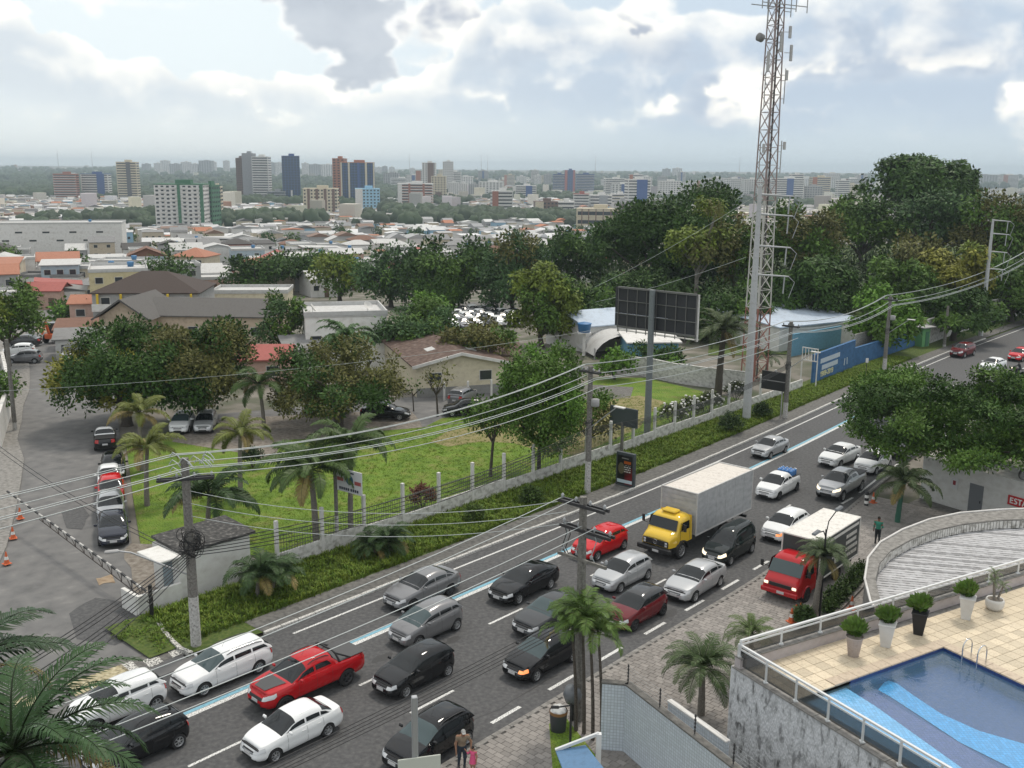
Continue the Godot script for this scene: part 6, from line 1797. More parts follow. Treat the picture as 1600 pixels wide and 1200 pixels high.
func copies(parent: Node, called: String, mesh: Mesh, xs: Array, cs: PackedColorArray, material) -> MultiMeshInstance3D:
	var mm := MultiMesh.new()
	mm.transform_format = MultiMesh.TRANSFORM_3D
	mm.use_colors = true
	mm.mesh = mesh
	mm.instance_count = xs.size()
	for k in xs.size():
		mm.set_instance_transform(k, xs[k]); mm.set_instance_color(k, cs[k])
	var o := MultiMeshInstance3D.new()
	o.set_meta("kind", "stuff")
	o.name = numbered(called, parent.get_instance_id())
	o.multimesh = mm; o.material_override = material
	parent.add_child(o)
	return o
const GREENS := {"dark": Color(0.049, 0.096, 0.022), "mid": Color(0.084, 0.151, 0.028), "light": Color(0.150, 0.198, 0.033), "yellow": Color(0.218, 0.218, 0.039), "bright": Color(0.102, 0.205, 0.028), "brown": Color(0.125, 0.125, 0.040), "blue": Color(0.060, 0.113, 0.040)}
# crown centre at height cy, half sizes rx, ry; lobes many lumps of leaf clumps
func tree(called: String, label: String, at: Vector3, cy: float, rx: float, ry: float, tone: String, o := {}) -> Node3D:
	var t := thing(called, label, o.get("category", "tree"), at, 0.0, o.get("group", ""))
	var r := RandomNumberGenerator.new()
	r.seed = hash(label)
	var size: float = o.get("leaf", clampf(at.length() / 320.0, 0.16, 0.75))
	var lobes: int = o.get("lobes", 13)
	var L := []
	L.append([V(0, cy - ry * 0.1, 0), V(rx * 0.55, ry * 0.55, rx * 0.55)])
	for k in lobes:
		var a := TAU * (k + r.randf_range(-0.3, 0.3)) / lobes * 2.4
		var e := r.randf_range(-0.55, 0.95) if o.get("shape", "") != "dome" else r.randf_range(-0.3, 0.9)
		var c := sqrt(1.0 - e * e * 0.8)
		var q := r.randf_range(0.22, 0.42) * float(o.get("lump", 1.0))
		L.append([V(cos(a) * c * rx * (1.0 - q * 0.85), cy + e * ry * (1.0 - q * 0.7), sin(a) * c * rx * (1.0 - q * 0.85)), V(rx * q, ry * q * r.randf_range(0.8, 1.15), rx * q)])
	var m := MB.new()
	var tr: float = o.get("trunk", clampf(rx * 0.075, 0.08, 0.6))
	var fork: float = o.get("fork", maxf(cy - ry * 0.75, cy * 0.3))
	var lean := V(r.randf_range(-0.3, 0.3), 0, r.randf_range(-0.3, 0.3))
	m.tube([V(0, -0.3, 0), V(0, fork * 0.15, 0), lean * 0.5 + V(0, fork * 0.6, 0), lean + V(0, fork, 0)], [tr * 1.45, tr * 1.1, tr * 0.9, tr * 0.85], 9, false)
	for k in mini(L.size(), 9):
		var e: Vector3 = L[k][0]
		var s := lean + V(0, fork * r.randf_range(0.85, 1.0), 0)
		var mid := s.lerp(e, 0.5) + V(r.randf_range(-0.4, 0.4), r.randf_range(-0.1, 0.5), r.randf_range(-0.4, 0.4)) * rx * 0.12
		m.tube([s, mid, e], [tr * 0.6, tr * 0.4, tr * 0.12], 6, false)
	part(t, "trunk", m, o.get("bark", M.bark))
	var dens: float = o.get("density", 1.0)
	var spread := size * 1.9
	var gaps := FastNoiseLite.new()
	gaps.frequency = 1.1 / maxf(rx, 1.0); gaps.fractal_octaves = 2
	var mesh := leaf_clump(o.get("leaves", 13), size, spread, 3 + int(size * 10) % 3)
	var xs := []
	var cs := PackedColorArray()
	var base: Color = GREENS[tone]
	var second: Color = GREENS[o.get("second", tone)]
	for k in L.size():
		var c: Vector3 = L[k][0]
		var h: Vector3 = L[k][1]
		var area := 4.0 * PI * pow((pow(h.x * h.y, 1.6) * 2.0 + pow(h.x * h.z, 1.6)) / 3.0, 1.0 / 1.6)
		var n := int(area / (spread * spread) * 1.5 * dens)
		var lump_tone := base.lerp(second, 1.0 if r.randf() < o.get("mix", 0.25) else 0.0)
		var lb := r.randf_range(0.86, 1.16)
		for i in n:
			var q := V(r.randfn(), r.randfn(), r.randfn()).normalized()
			if q.y < -0.35 and r.randf() < 0.55: continue
			var p := c + V(q.x * h.x, q.y * h.y, q.z * h.z) * r.randf_range(0.78, 1.06)
			var deep := false
			for j in L.size():
				if j == k: continue
				var d: Vector3 = (p - L[j][0]) / L[j][1]
				if d.length_squared() < 0.5: deep = true; break
			if deep and r.randf() < 0.85: continue
			if gaps.get_noise_3dv(p + at) < -0.27: continue
			var up := (q + V(0, 0.5, 0)).normalized()
			var b := Basis(Quaternion(Vector3.UP, up)) * Basis(Vector3.UP, r.randf() * TAU)
			xs.append(Transform3D(b.scaled(Vector3.ONE * r.randf_range(0.55, 1.45)), p))
			var v := lb * r.randf_range(0.8, 1.22)
			cs.append(Color(lump_tone.r * v, lump_tone.g * v, lump_tone.b * v))
	leaf_total += xs.size()
	copies(t, "crown", mesh, xs, cs, M.leaf)
	return t
var leaf_total := 0
func build_trees() -> void:
	var G := "trees of the lot"
	tree("mango_tree", "wide dark mango tree beside the side street, left of two", V(-33.51, 0, -84), 4.30, 5.53, 4.52, "dark", {"second": "yellow", "mix": 0.12, "shape": "dome", "lobes": 20, "group": G, "trunk": 0.42, "fork": 2.3})
	tree("mango_tree", "wide dark mango tree joined to its neighbour, right of two", V(-27.22, 0, -85), 4.61, 4.79, 4.57, "dark", {"second": "brown", "mix": 0.3, "shape": "dome", "lobes": 20, "group": G, "trunk": 0.42, "fork": 2.3})
	tree("almond_tree", "brownish green tree with spreading limbs and thick trunk on the lane", V(-15.12, 0, -84), 4.11, 5.79, 3.43, "brown", {"second": "dark", "mix": 0.45, "lobes": 16, "density": 0.75, "group": G, "trunk": 0.45, "fork": 2.0})
	tree("leafy_tree", "bright green leafy tree standing on the lawn beside the fence", V(2.02, 0, -70), 5.25, 3.28, 4.41, "mid", {"second": "bright", "mix": 0.4, "lobes": 15, "group": G, "trunk": 0.16, "fork": 2.6})
	tree("slender_tree", "slender crooked tree left of the leafy tree", V(-1.5, 0, -70), 4.57, 1.82, 1.91, "mid", {"second": "brown", "density": 0.7, "lobes": 8, "group": G, "trunk": 0.11, "fork": 3.0})
	tree("shrubby_tree", "small twiggy tree behind the concrete pole", V(6.19, 0, -78), 2.55, 2.08, 2.84, "brown", {"second": "mid", "density": 0.55, "lobes": 9, "group": G, "trunk": 0.1})
	tree("bare_tree", "thin nearly bare young tree in front of the cream building", V(-6.75, 0, -88), 3.44, 1.66, 1.89, "brown", {"density": 0.13, "lobes": 9, "group": G, "trunk": 0.09, "fork": 2.2})
	tree("young_tree", "thin young tree left of the nearly bare one", V(-9.13, 0, -90), 2.32, 0.83, 1.07, "mid", {"density": 0.3, "lobes": 5, "group": G, "trunk": 0.06})
	G = "trees on the left of the side street"
	tree("street_tree", "green street tree at the left edge above the parked cars", V(-56.81, -0.2, -110), 5.88, 4.31, 3.77, "mid", {"second": "light", "group": G})
	tree("street_tree", "low leafy tree at the left edge beside the dark pole", V(-45.02, 0, -84), 2.60, 2.28, 1.78, "mid", {"group": G, "lobes": 8})
	tree("street_tree", "round dark tree at the far end of the side street", V(-66.64, -1, -150), 0.91, 3.27, 2.93, "dark", {"second": "bright", "group": G, "lobes": 9})
	G = "trees between the lot and the town"
	tree("broad_tree", "broad dark tree behind the cream flat roofed house", V(-52.41, -3.75, -205), 4.37, 7.01, 3.50, "dark", {"group": G})
	tree("broad_tree", "dark round tree left of the pale green ones", V(-45.34, -4.25, -215), 5.57, 6.37, 3.95, "dark", {"second": "mid", "group": G})
	tree("pale_tree", "pale yellowish green tree in the middle of the tree line", V(-33.19, -3, -190), 4.28, 6.02, 4.55, "light", {"second": "mid", "mix": 0.4, "group": G})
	tree("broad_tree", "tall dark green tree right of the yellowish one", V(-22.14, -2.5, -180), 5.53, 5.94, 5.83, "blue", {"second": "mid", "group": G, "lobes": 16})
	tree("broad_tree", "largest dark tree in the middle of the tree line", V(-10.65, -2.25, -175), 6.02, 8.05, 6.46, "dark", {"second": "mid", "group": G, "lobes": 18})
	tree("broad_tree", "tall grey green tree left of the weeping one", V(0.12, -1.75, -165), 6.75, 5.35, 7.49, "blue", {"second": "brown", "mix": 0.3, "group": G, "lobes": 15})
	tree("weeping_tree", "light green weeping tree above the white hall", V(3.8, -0.56, -128), 5.36, 4.68, 5.56, "light", {"second": "mid", "mix": 0.35, "group": G, "lobes": 15})
	tree("broad_tree", "round bright dark tree in front of the cream works", V(11.23, -3, -190), 8.34, 6.25, 5.51, "mid", {"second": "dark", "mix": 0.5, "group": G, "lobes": 15})
	tree("broad_tree", "small green tree between the cream works and the billboard", V(22.98, -5, -230), 9.54, 4.05, 3.39, "mid", {"group": G, "lobes": 8})
	tree("conifer", "feathery conifer left of the white flat roofed house", V(-26.23, -0.24, -112), 5.06, 2.93, 3.22, "blue", {"second": "mid", "group": G, "lobes": 12})
	tree("conifer", "feathery conifer right of the white flat roofed house", V(-11.01, -0.24, -112), 4.90, 4.54, 2.93, "blue", {"second": "mid", "group": G, "lobes": 15})
	tree("round_tree", "bright round tree left of the far car park", V(-10.3, -0.5, -125), 5.47, 2.27, 2.27, "bright", {"group": G, "lobes": 8})
	tree("thicket_tree", "olive thicket behind the leafy tree", V(-3.77, -0.08, -104), 4.53, 3.74, 2.04, "brown", {"second": "mid", "mix": 0.4, "group": G, "lobes": 12})
	tree("thicket_tree", "dark trees above the white hall, right of the weeping tree", V(10.91, -0.8, -140), 3.00, 3.65, 4.57, "dark", {"second": "mid", "group": G, "lobes": 12})
	tree("thicket_tree", "low bushy tree behind the arched shed", V(16.54, -0.24, -112), 1.22, 2.94, 2.13, "dark", {"second": "bright", "group": G, "lobes": 9})
	tree("round_tree", "low bushes beside the curved grey shed roof", V(11.13, -0.12, -106), 1.80, 2.09, 1.50, "bright", {"group": G, "lobes": 7})
	G = "trees of the park"
	tree("park_tree", "great dark dome of a tree left of the mast", V(26.65, -1.96, -170), 11.96, 13.03, 10.55, "dark", {"shape": "dome", "lobes": 26, "group": G, "trunk": 0.7})
	tree("park_tree", "tall yellowish tree with bare trunk in front of the dark dome", V(26.83, -0.78, -145), 13.49, 4.57, 6.34, "light", {"second": "brown", "mix": 0.4, "density": 0.75, "lobes": 13, "group": G, "bark": M.bark_pale})
	tree("park_tree", "greyish tree just left of the mast", V(34.38, -0.58, -150), 10.33, 3.49, 6.78, "brown", {"second": "mid", "mix": 0.5, "density": 0.8, "group": G, "bark": M.bark_pale})
	tree("park_tree", "giant dark tree rising above the skyline", V(85.42, 0, -215), 19.15, 11.74, 6.96, "dark", {"shape": "dome", "lobes": 24, "group": G, "trunk": 0.9})
	tree("park_tree", "round green tree left below the giant tree", V(64.22, 0, -185), 12.32, 6.87, 5.86, "mid", {"second": "dark", "mix": 0.4, "group": G, "lobes": 16})
	tree("park_tree", "dark rounded tree below the giant tree", V(75.03, 0, -180), 13.31, 6.73, 5.76, "blue", {"second": "dark", "group": G, "lobes": 16})
	tree("park_tree", "tall tree right of the giant tree", V(81.48, 0, -170), 11.96, 6.77, 6.77, "mid", {"second": "brown", "mix": 0.35, "group": G, "lobes": 16})
	tree("park_tree", "olive tree right of the mast", V(47.66, -0.28, -165), 11.32, 5.78, 6.69, "brown", {"second": "mid", "mix": 0.5, "group": G, "lobes": 15})
	tree("park_tree", "very dark lower tree right of the mast", V(42.31, -0.07, -140), 5.29, 6.33, 5.46, "dark", {"second": "blue", "group": G, "lobes": 17})
	tree("park_tree", "dark lower tree behind the mast", V(29, -0.48, -135), 3.55, 6.16, 4.40, "dark", {"second": "mid", "group": G, "lobes": 15})
	tree("park_tree", "dark shaded tree below the yellowish park tree", V(19.97, -1, -150), 3.33, 7.33, 5.37, "dark", {"group": G, "lobes": 15})
	tree("park_tree", "brownish thin tree in the middle of the park", V(64.42, 0, -160), 9.16, 4.37, 4.12, "brown", {"density": 0.6, "group": G, "lobes": 11, "bark": M.bark_pale})
	tree("park_tree", "yellow green flowering tree beside the tall pole", V(62.49, 0, -140), 8.57, 4.75, 4.07, "yellow", {"second": "light", "mix": 0.5, "group": G, "lobes": 13})
	tree("park_tree", "bushy green tree left of the flowering one", V(53.8, 0, -138), 7.54, 4.64, 3.75, "mid", {"second": "bright", "mix": 0.4, "group": G, "lobes": 14})
	tree("roadside_tree", "bright green roadside tree with slim trunk by the blue wall", V(45.74, 0, -122), 4.50, 4.22, 4.06, "bright", {"second": "mid", "group": G, "lobes": 13, "trunk": 0.2})
	tree("park_tree", "dark tree behind the tall pole at the far right", V(75.81, 0, -150), 5.02, 5.84, 5.11, "mid", {"second": "dark", "mix": 0.5, "group": G, "lobes": 14})
	tree("park_tree", "dark mass of foliage below the flowering tree", V(59.14, 0, -132), 4.20, 6.01, 3.00, "dark", {"second": "mid", "group": G, "lobes": 14})
	tree("park_tree", "high olive tree at the right edge of the park", V(102.83, 0, -200), 8.08, 7.73, 8.37, "mid", {"second": "brown", "group": G, "lobes": 14})
	tree("rain_tree", "big spreading tree overhanging the avenue at right", V(31.32, 0, -66), 5.45, 8.48, 3.22, "mid", {"second": "dark", "mix": 0.4, "shape": "dome", "lobes": 52, "lump": 0.66, "leaf": 0.2, "leaves": 15, "density": 0.8, "trunk": 0.4, "fork": 3.6})
	rng.seed = 909
	var n := 0
	for k in 400:
		var d := rng.randf_range(170.0, 640.0)
		var px := rng.randf_range(-40.0, 980.0)
		if px > 350.0 and d < 250.0: continue
		var p := on(V((px - 800.0) / 1555.0 * d, 0, -d))
		if not clear_of(p, 3.0) or n >= 52: continue
		n += 1
		var h := rng.randf_range(2.4, 4.6)
		tree("town_tree", "%s tree among roofs %s, %s" % [["dark", "dark", "mid green", "blue green"][k % 4], "near the warehouse" if px < 200 else ("below the green block" if px < 420 else ("below the glass towers" if px < 620 else ("below the banded block" if px < 760 else "near the cream works"))), "nearer side" if d < 330.0 else ("middle" if d < 480.0 else "far side")], p, h * 1.25, h, h * 0.85, ["dark", "dark", "mid", "blue"][k % 4], {"group": "trees among the roofs", "lobes": 7, "leaves": 9, "density": 0.8})
	var xs := []
	var cs := PackedColorArray()
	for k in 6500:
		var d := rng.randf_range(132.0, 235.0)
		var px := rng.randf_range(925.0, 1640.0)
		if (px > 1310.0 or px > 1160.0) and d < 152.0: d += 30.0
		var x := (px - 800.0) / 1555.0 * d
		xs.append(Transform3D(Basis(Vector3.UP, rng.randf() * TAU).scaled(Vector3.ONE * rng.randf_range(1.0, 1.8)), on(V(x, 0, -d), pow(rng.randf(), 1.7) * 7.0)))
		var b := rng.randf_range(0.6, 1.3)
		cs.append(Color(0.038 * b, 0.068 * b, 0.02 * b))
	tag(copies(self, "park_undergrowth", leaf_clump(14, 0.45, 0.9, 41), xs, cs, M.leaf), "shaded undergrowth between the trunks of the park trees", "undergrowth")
	print("leaf clumps ", leaf_total)
# ---------------------------------------------------------------- palms
var fronds := {}
func frond(kind: String, variant: int) -> Mesh:
	var key := kind + str(variant)
	if fronds.has(key): return fronds[key]
	var r := RandomNumberGenerator.new()
	r.seed = hash(key)
	var P: Dictionary = {"coco": {"L": 3.7, "n": 46, "ll": 0.95, "lw": 0.1, "up": 0.75, "bend": 1.9, "hang": 0.9}, "date": {"L": 2.0, "n": 40, "ll": 0.45, "lw": 0.04, "up": 0.95, "bend": 2.0, "hang": 0.35}, "areca": {"L": 2.2, "n": 28, "ll": 0.68, "lw": 0.075, "up": 1.0, "bend": 2.1, "hang": 0.5}, "big": {"L": 4.6, "n": 50, "ll": 1.05, "lw": 0.085, "up": 0.7, "bend": 1.5, "hang": 0.55}}[kind]
	var m := MB.new()
	var pts := []
	var ang: float = P.up + r.randf_range(-0.12, 0.12)
	var p := Vector3.ZERO
	var step: float = P.L / 14.0
	for k in 15:
		pts.append(p)
		p += V(cos(ang), sin(ang), r.randf_range(-0.02, 0.02)) * step
		ang -= P.bend / 14.0 * (0.4 + 1.2 * k / 14.0)
	var rad := []
	for k in 15: rad.append(lerpf(0.035, 0.006, k / 14.0) * (P.L / 3.0))
	m.col = Color(0.13, 0.15, 0.05)
	m.tube(pts, rad, 4, false)
	for i in P.n:
		var f := lerpf(0.14, 0.995, i / float(P.n - 1))
		var k := mini(int(f * 14.0), 13)
		var q: Vector3 = pts[k].lerp(pts[k + 1], f * 14.0 - k)
		var t: Vector3 = (pts[k + 1] - pts[k]).normalized()
		var len: float = P.ll * sin(PI * clampf(0.12 + f * 0.82, 0.0, 1.0)) * r.randf_range(0.85, 1.1)
		for sg in [-1.0, 1.0]:
			var out := (V(0, 0, sg) * 0.95 + t * (0.45 + 0.5 * f) + V(0, r.randf_range(0.0, 0.35), 0)).normalized()
			var e1 := q + out * len * 0.5
			var e2 := e1 + (out + V(0, -P.hang * r.randf_range(0.7, 1.4), 0)).normalized() * len * 0.5
			var w: Vector3 = t * P.lw * 0.5
			var b := r.randf_range(0.75, 1.3)
			m.col = Color(b * r.randf_range(0.9, 1.15), b, b)
			var up := (e1 - q).cross(w)
			if up.y > 0.0: w = -w
			m.quad(q + w * 0.6, q - w * 0.6, e1 - w, e1 + w)
			m.tri(e1 + w, e1 - w, e2)
	fronds[key] = m.done()
	return fronds[key]
func palm(label: String, at: Vector3, h: float, kind: String, n: int, tint: Color, o := {}) -> Node3D:
	var t := thing(o.get("name", "palm_tree"), label, "palm", at, rng.randf() * TAU, o.get("group", ""))
	var m := MB.new()
	var r0: float = o.get("r", 0.14)
	var lean: Vector3 = o.get("lean", V(0.25, 0, 0.1))
	var path := []
	var rad := []
	for k in 13:
		var f := k / 12.0
		path.append(V(0, -0.2 + (h + 0.2) * f, 0) + lean * f * f)
		rad.append(r0 * lerpf(1.3, 0.8, f) * (1.0 + (0.08 if k % 2 else 0.0)))
	m.tube(path, rad, 9)
	part(t, "trunk", m, o.get("bark", M.bark_pale))
	var top := V(0, h, 0) + lean
	if o.has("shaft"):
		m = MB.new()
		m.tube([top - V(0, 0.1, 0), top + V(0, 0.5, 0)], [r0 * 0.95, r0 * 0.5], 8)
		part(t, "crownshaft", m, mat(0.1, 0.16, 0.04, 0.6)); top.y += 0.4
	var fm := mat(tint.r, tint.g, tint.b, 0.5)
	fm.metallic_specular = 0.3
	fm.vertex_color_use_as_albedo = true
	fm.backlight = Color(0.3, 0.34, 0.15)
	var old := mat(0.22, 0.17, 0.05, 0.6)
	old.vertex_color_use_as_albedo = true
	for k in n:
		var a := k * 2.39996
		var f := float(k) / n
		var pitch := lerpf(0.42, -0.75, f) + rng.randf_range(-0.1, 0.1)
		var s: float = o.get("scale", 1.0) * rng.randf_range(0.85, 1.1) * lerpf(0.85, 1.0, sin(PI * f))
		var b := Basis(Vector3.UP, a + rng.randf_range(-0.25, 0.25)) * Basis(V(0, 0, 1), pitch - (0.35 if rng.randf() < 0.15 else 0.0)) * Basis(Vector3.RIGHT, rng.randf_range(-0.35, 0.35))
		part(t, "frond", frond(kind, k % 5), old if k >= n - int(o.get("old", 1)) else fm, Transform3D(b.scaled(Vector3.ONE * s), top))
	return t
func build_palms() -> void:
	rng.seed = 515
	var green := Color(0.06, 0.1, 0.028)
	var yel := Color(0.13, 0.15, 0.035)
	var deep := Color(0.04, 0.075, 0.024)
	var G := "palms on the lawn"
	palm("large coconut palm on the lawn beside the hanging sign", V(-11.38, 0, -55.06), 4.98, "coco", 20, green, {"group": G, "scale": 0.95, "r": 0.17})
	palm("coconut palm just behind the large one on the lawn", V(-9.72, 0, -57.17), 5.93, "coco", 18, green, {"group": G, "scale": 0.9})
	palm("dark coconut palm behind the wire laden pole", V(-18.47, 0, -57.39), 2.58, "coco", 18, deep, {"group": G, "scale": 0.95})
	palm("young yellowing palm on the lawn edge, upper of two", V(-27.38, 0, -70.77), 4.25, "coco", 14, yel, {"group": G, "scale": 0.72, "old": 4})
	palm("young yellowing palm on the lawn edge, lower of two", V(-24.18, 0, -62.93), 3.88, "coco", 15, yel, {"group": G, "scale": 0.75, "old": 4})
	palm("slim palm in the middle left of the lawn", V(-18.54, 0, -65.08), 4.31, "coco", 14, yel, {"group": G, "scale": 0.75, "old": 2})
	palm("palm between the mango trees and the brownish tree", V(-21.24, 0, -82.7), 4.05, "coco", 16, green, {"group": G, "scale": 0.85})
	palm("palm crown rising behind the brownish tree", V(-15.23, 0, -90.4), 6.78, "coco", 16, Color(0.05, 0.11, 0.03), {"group": G})
	palm("tall feathery palm in front of the white wall near the mast", V(20.76, 0, -97.76), 6.71, "big", 24, Color(0.06, 0.085, 0.03), {"group": G, "r": 0.3, "scale": 0.95, "bark": M.bark})
	palm("small palm at the foot of the mast", V(27.86, -0.05, -107.17), 2.15, "date", 14, deep, {"group": G})
	G = "bushy palms along the fence"
	for a in [[V(-13.22, 0, -48.49), "bushy clump palm against the guard hut", 1.3, 1.0], [V(-12.59, 0, -49.07), "bushy clump palm right of the one against the guard hut", 1.0, 0.95], [V(-6.92, 0, -54.56), "dense dark clump palm in front of the low fence wall", 0.9, 0.9], [V(-7.69, 0, -54.15), "clump palm below the hanging sign", 0.7, 0.8]]:
		palm(a[1], a[0], a[2], "areca", 20, deep, {"group": G, "scale": a[3], "r": 0.09, "name": "clump_palm", "old": 2})
	G = "slender palms by the concrete pole"
	for a in [[V(2.98, 0, -35.8), "slender palm with bright crown in front of the concrete pole", 4.81, 1.0], [V(3.3, 0, -35.36), "slender palm right of the concrete pole, thin trunk", 4.63, 0.9], [V(3.63, 0, -35.14), "rightmost slender palm by the tiled wall", 4.21, 0.85], [V(2.68, 0, -36.03), "slender palm leaning left of the concrete pole", 4.16, 0.9]]:
		palm(a[1], a[0], a[2], "areca", 11, Color(0.085, 0.145, 0.03), {"group": G, "scale": a[3] * 0.86, "r": 0.06, "shaft": true, "old": 1, "bark": M.bark})
	G = "feathery dwarf palms by the pavers"
	palm("large feathery dwarf palm between the tiled wall and terrace", V(7.92, 0, -37.31), 2.30, "date", 34, Color(0.06, 0.095, 0.033), {"group": G, "scale": 1.05, "r": 0.13, "name": "dwarf_palm"})
	palm("smaller dwarf palm behind the terrace rail", V(10.45, 0, -39.69), 2.42, "date", 22, Color(0.085, 0.13, 0.035), {"group": G, "scale": 0.72, "r": 0.1, "name": "dwarf_palm"})
	palm("dwarf palm covering the right side of the red truck", V(15.32, 0, -46.56), 3.42, "date", 34, Color(0.06, 0.09, 0.035), {"group": G, "scale": 0.85, "r": 0.13, "name": "dwarf_palm", "old": 4})
	palm("drooping palm by the parking entrance", V(24.85, 0, -60.73), 2.84, "coco", 16, Color(0.06, 0.085, 0.035), {"group": G, "scale": 0.72, "r": 0.14, "name": "dwarf_palm", "bark": mat(0.03, 0.12, 0.08, 0.6)})
	palm("large foreground palm with long glossy fronds at lower left", V(-9.29, 11.25, -17) * V(1, 0, 1), V(-9.29, 11.25, -17).y, "big", 28, Color(0.038, 0.08, 0.028), {"r": 0.2, "scale": 0.66, "lean": V(0.2, 0, 0), "old": 2})
	palm("foreground palm with grey green fronds at the left edge", V(-12.18, 10.98, -20) * V(1, 0, 1), V(-12.18, 10.98, -20).y, "big", 22, Color(0.034, 0.065, 0.03), {"r": 0.2, "scale": 0.66, "lean": V(-0.2, 0, 0)})
# ---------------------------------------------------------------- poles, signs, fence
func square_pole(t: Node3D, h: float, w0: float, w1: float, white_to: float) -> void:
	for a in [[-0.3, white_to, M.pole_white, "painted_foot"], [white_to, h, M.pole, "shaft"]]:
		var m := MB.new()
		var f0: float = maxf(a[0], 0.0) / h
		var f1: float = a[1] / h
		var b0 := lerpf(w0, w1, f0) * 0.5
		var b1 := lerpf(w0, w1, f1) * 0.5
		var rows := []
		for r in [[a[0], b0], [a[1], b1]]:
			var row := []
			for k in 8:
				var ang := TAU * (k + 0.5) / 8.0
				row.append(V(cos(ang) * r[1] * 1.18, r[0], sin(ang) * r[1] * 1.18))
			rows.append(row)
		for k in 8:
			var q := (k + 1) % 8
			m.quad(rows[0][q], rows[0][k], rows[1][k], rows[1][q])
		m.box(V(0, a[1] - 0.01, 0), V(b1 * 1.9, 0.02, b1 * 1.9))
		part(t, a[3], m, a[2])
func crossarm(t: Node3D, y: float, half: float, dir: Vector3, double := true, off := 0.0) -> void:
	var m := MB.new()
	var side := dir.cross(Vector3.UP)
	for s in ([-1.0, 1.0] if double else [1.0]):
		m.bar(V(0, y, 0) + dir * (off - half) + side * 0.14 * s, V(0, y, 0) + dir * (off + half) + side * 0.14 * s, 0.09, 0.12)
	part(t, "crossarm", m, M.dark_steel if double else M.pole)
	for k in 4:
		var im := MB.new()
		var p := V(0, y + 0.06, 0) + dir * (off + half * (-0.9 + 0.6 * k))
		im.lathe([Vector2(0.02, 0), Vector2(0.07, 0.05), Vector2(0.04, 0.09), Vector2(0.075, 0.13), Vector2(0.03, 0.2), Vector2(0.001, 0.22)], 8, p)
		part(t, "insulator", im, M.insulator)
func sag(a: Vector3, b: Vector3, drop: float, n := 18) -> Array:
	var out := []
	for k in n + 1:
		var f := float(k) / n
		out.append(a.lerp(b, f) - V(0, drop * 4.0 * f * (1.0 - f), 0))
	return out
func wire(label: String, pts: Array, r: float, material, group := "overhead wires") -> void:
	var m := MB.new()
	m.tube(pts, [r], 5, false)
	solo("overhead_wire", m, material, label, "wire", group)
func bird_box(t: Node3D, at: Vector3, n: int, spread: float, seed_: int) -> void:
	var r := RandomNumberGenerator.new()
	r.seed = seed_
	for k in n:
		var m := MB.new()
		var pts := []
		var R := r.randf_range(0.15, spread)
		var ax := Basis(V(r.randf_range(-1, 1), r.randf_range(-0.4, 0.4), r.randf_range(-1, 1)).normalized(), r.randf_range(0, 2.0))
		var c := at + V(r.randf_range(-0.3, 0.3), r.randf_range(-0.5, 0.5), r.randf_range(-0.3, 0.3)) * spread * 1.6
		for j in 13:
			var a := TAU * j / 12.0
			pts.append(c + ax * V(R * cos(a), R * sin(a) * 0.8, 0))
		m.tube(pts, [0.018], 4, false)
		part(t, "cable_coil", m, M.cable)
var poles := {}
const ORD := ["first", "second", "third", "fourth", "fifth", "sixth", "seventh"]
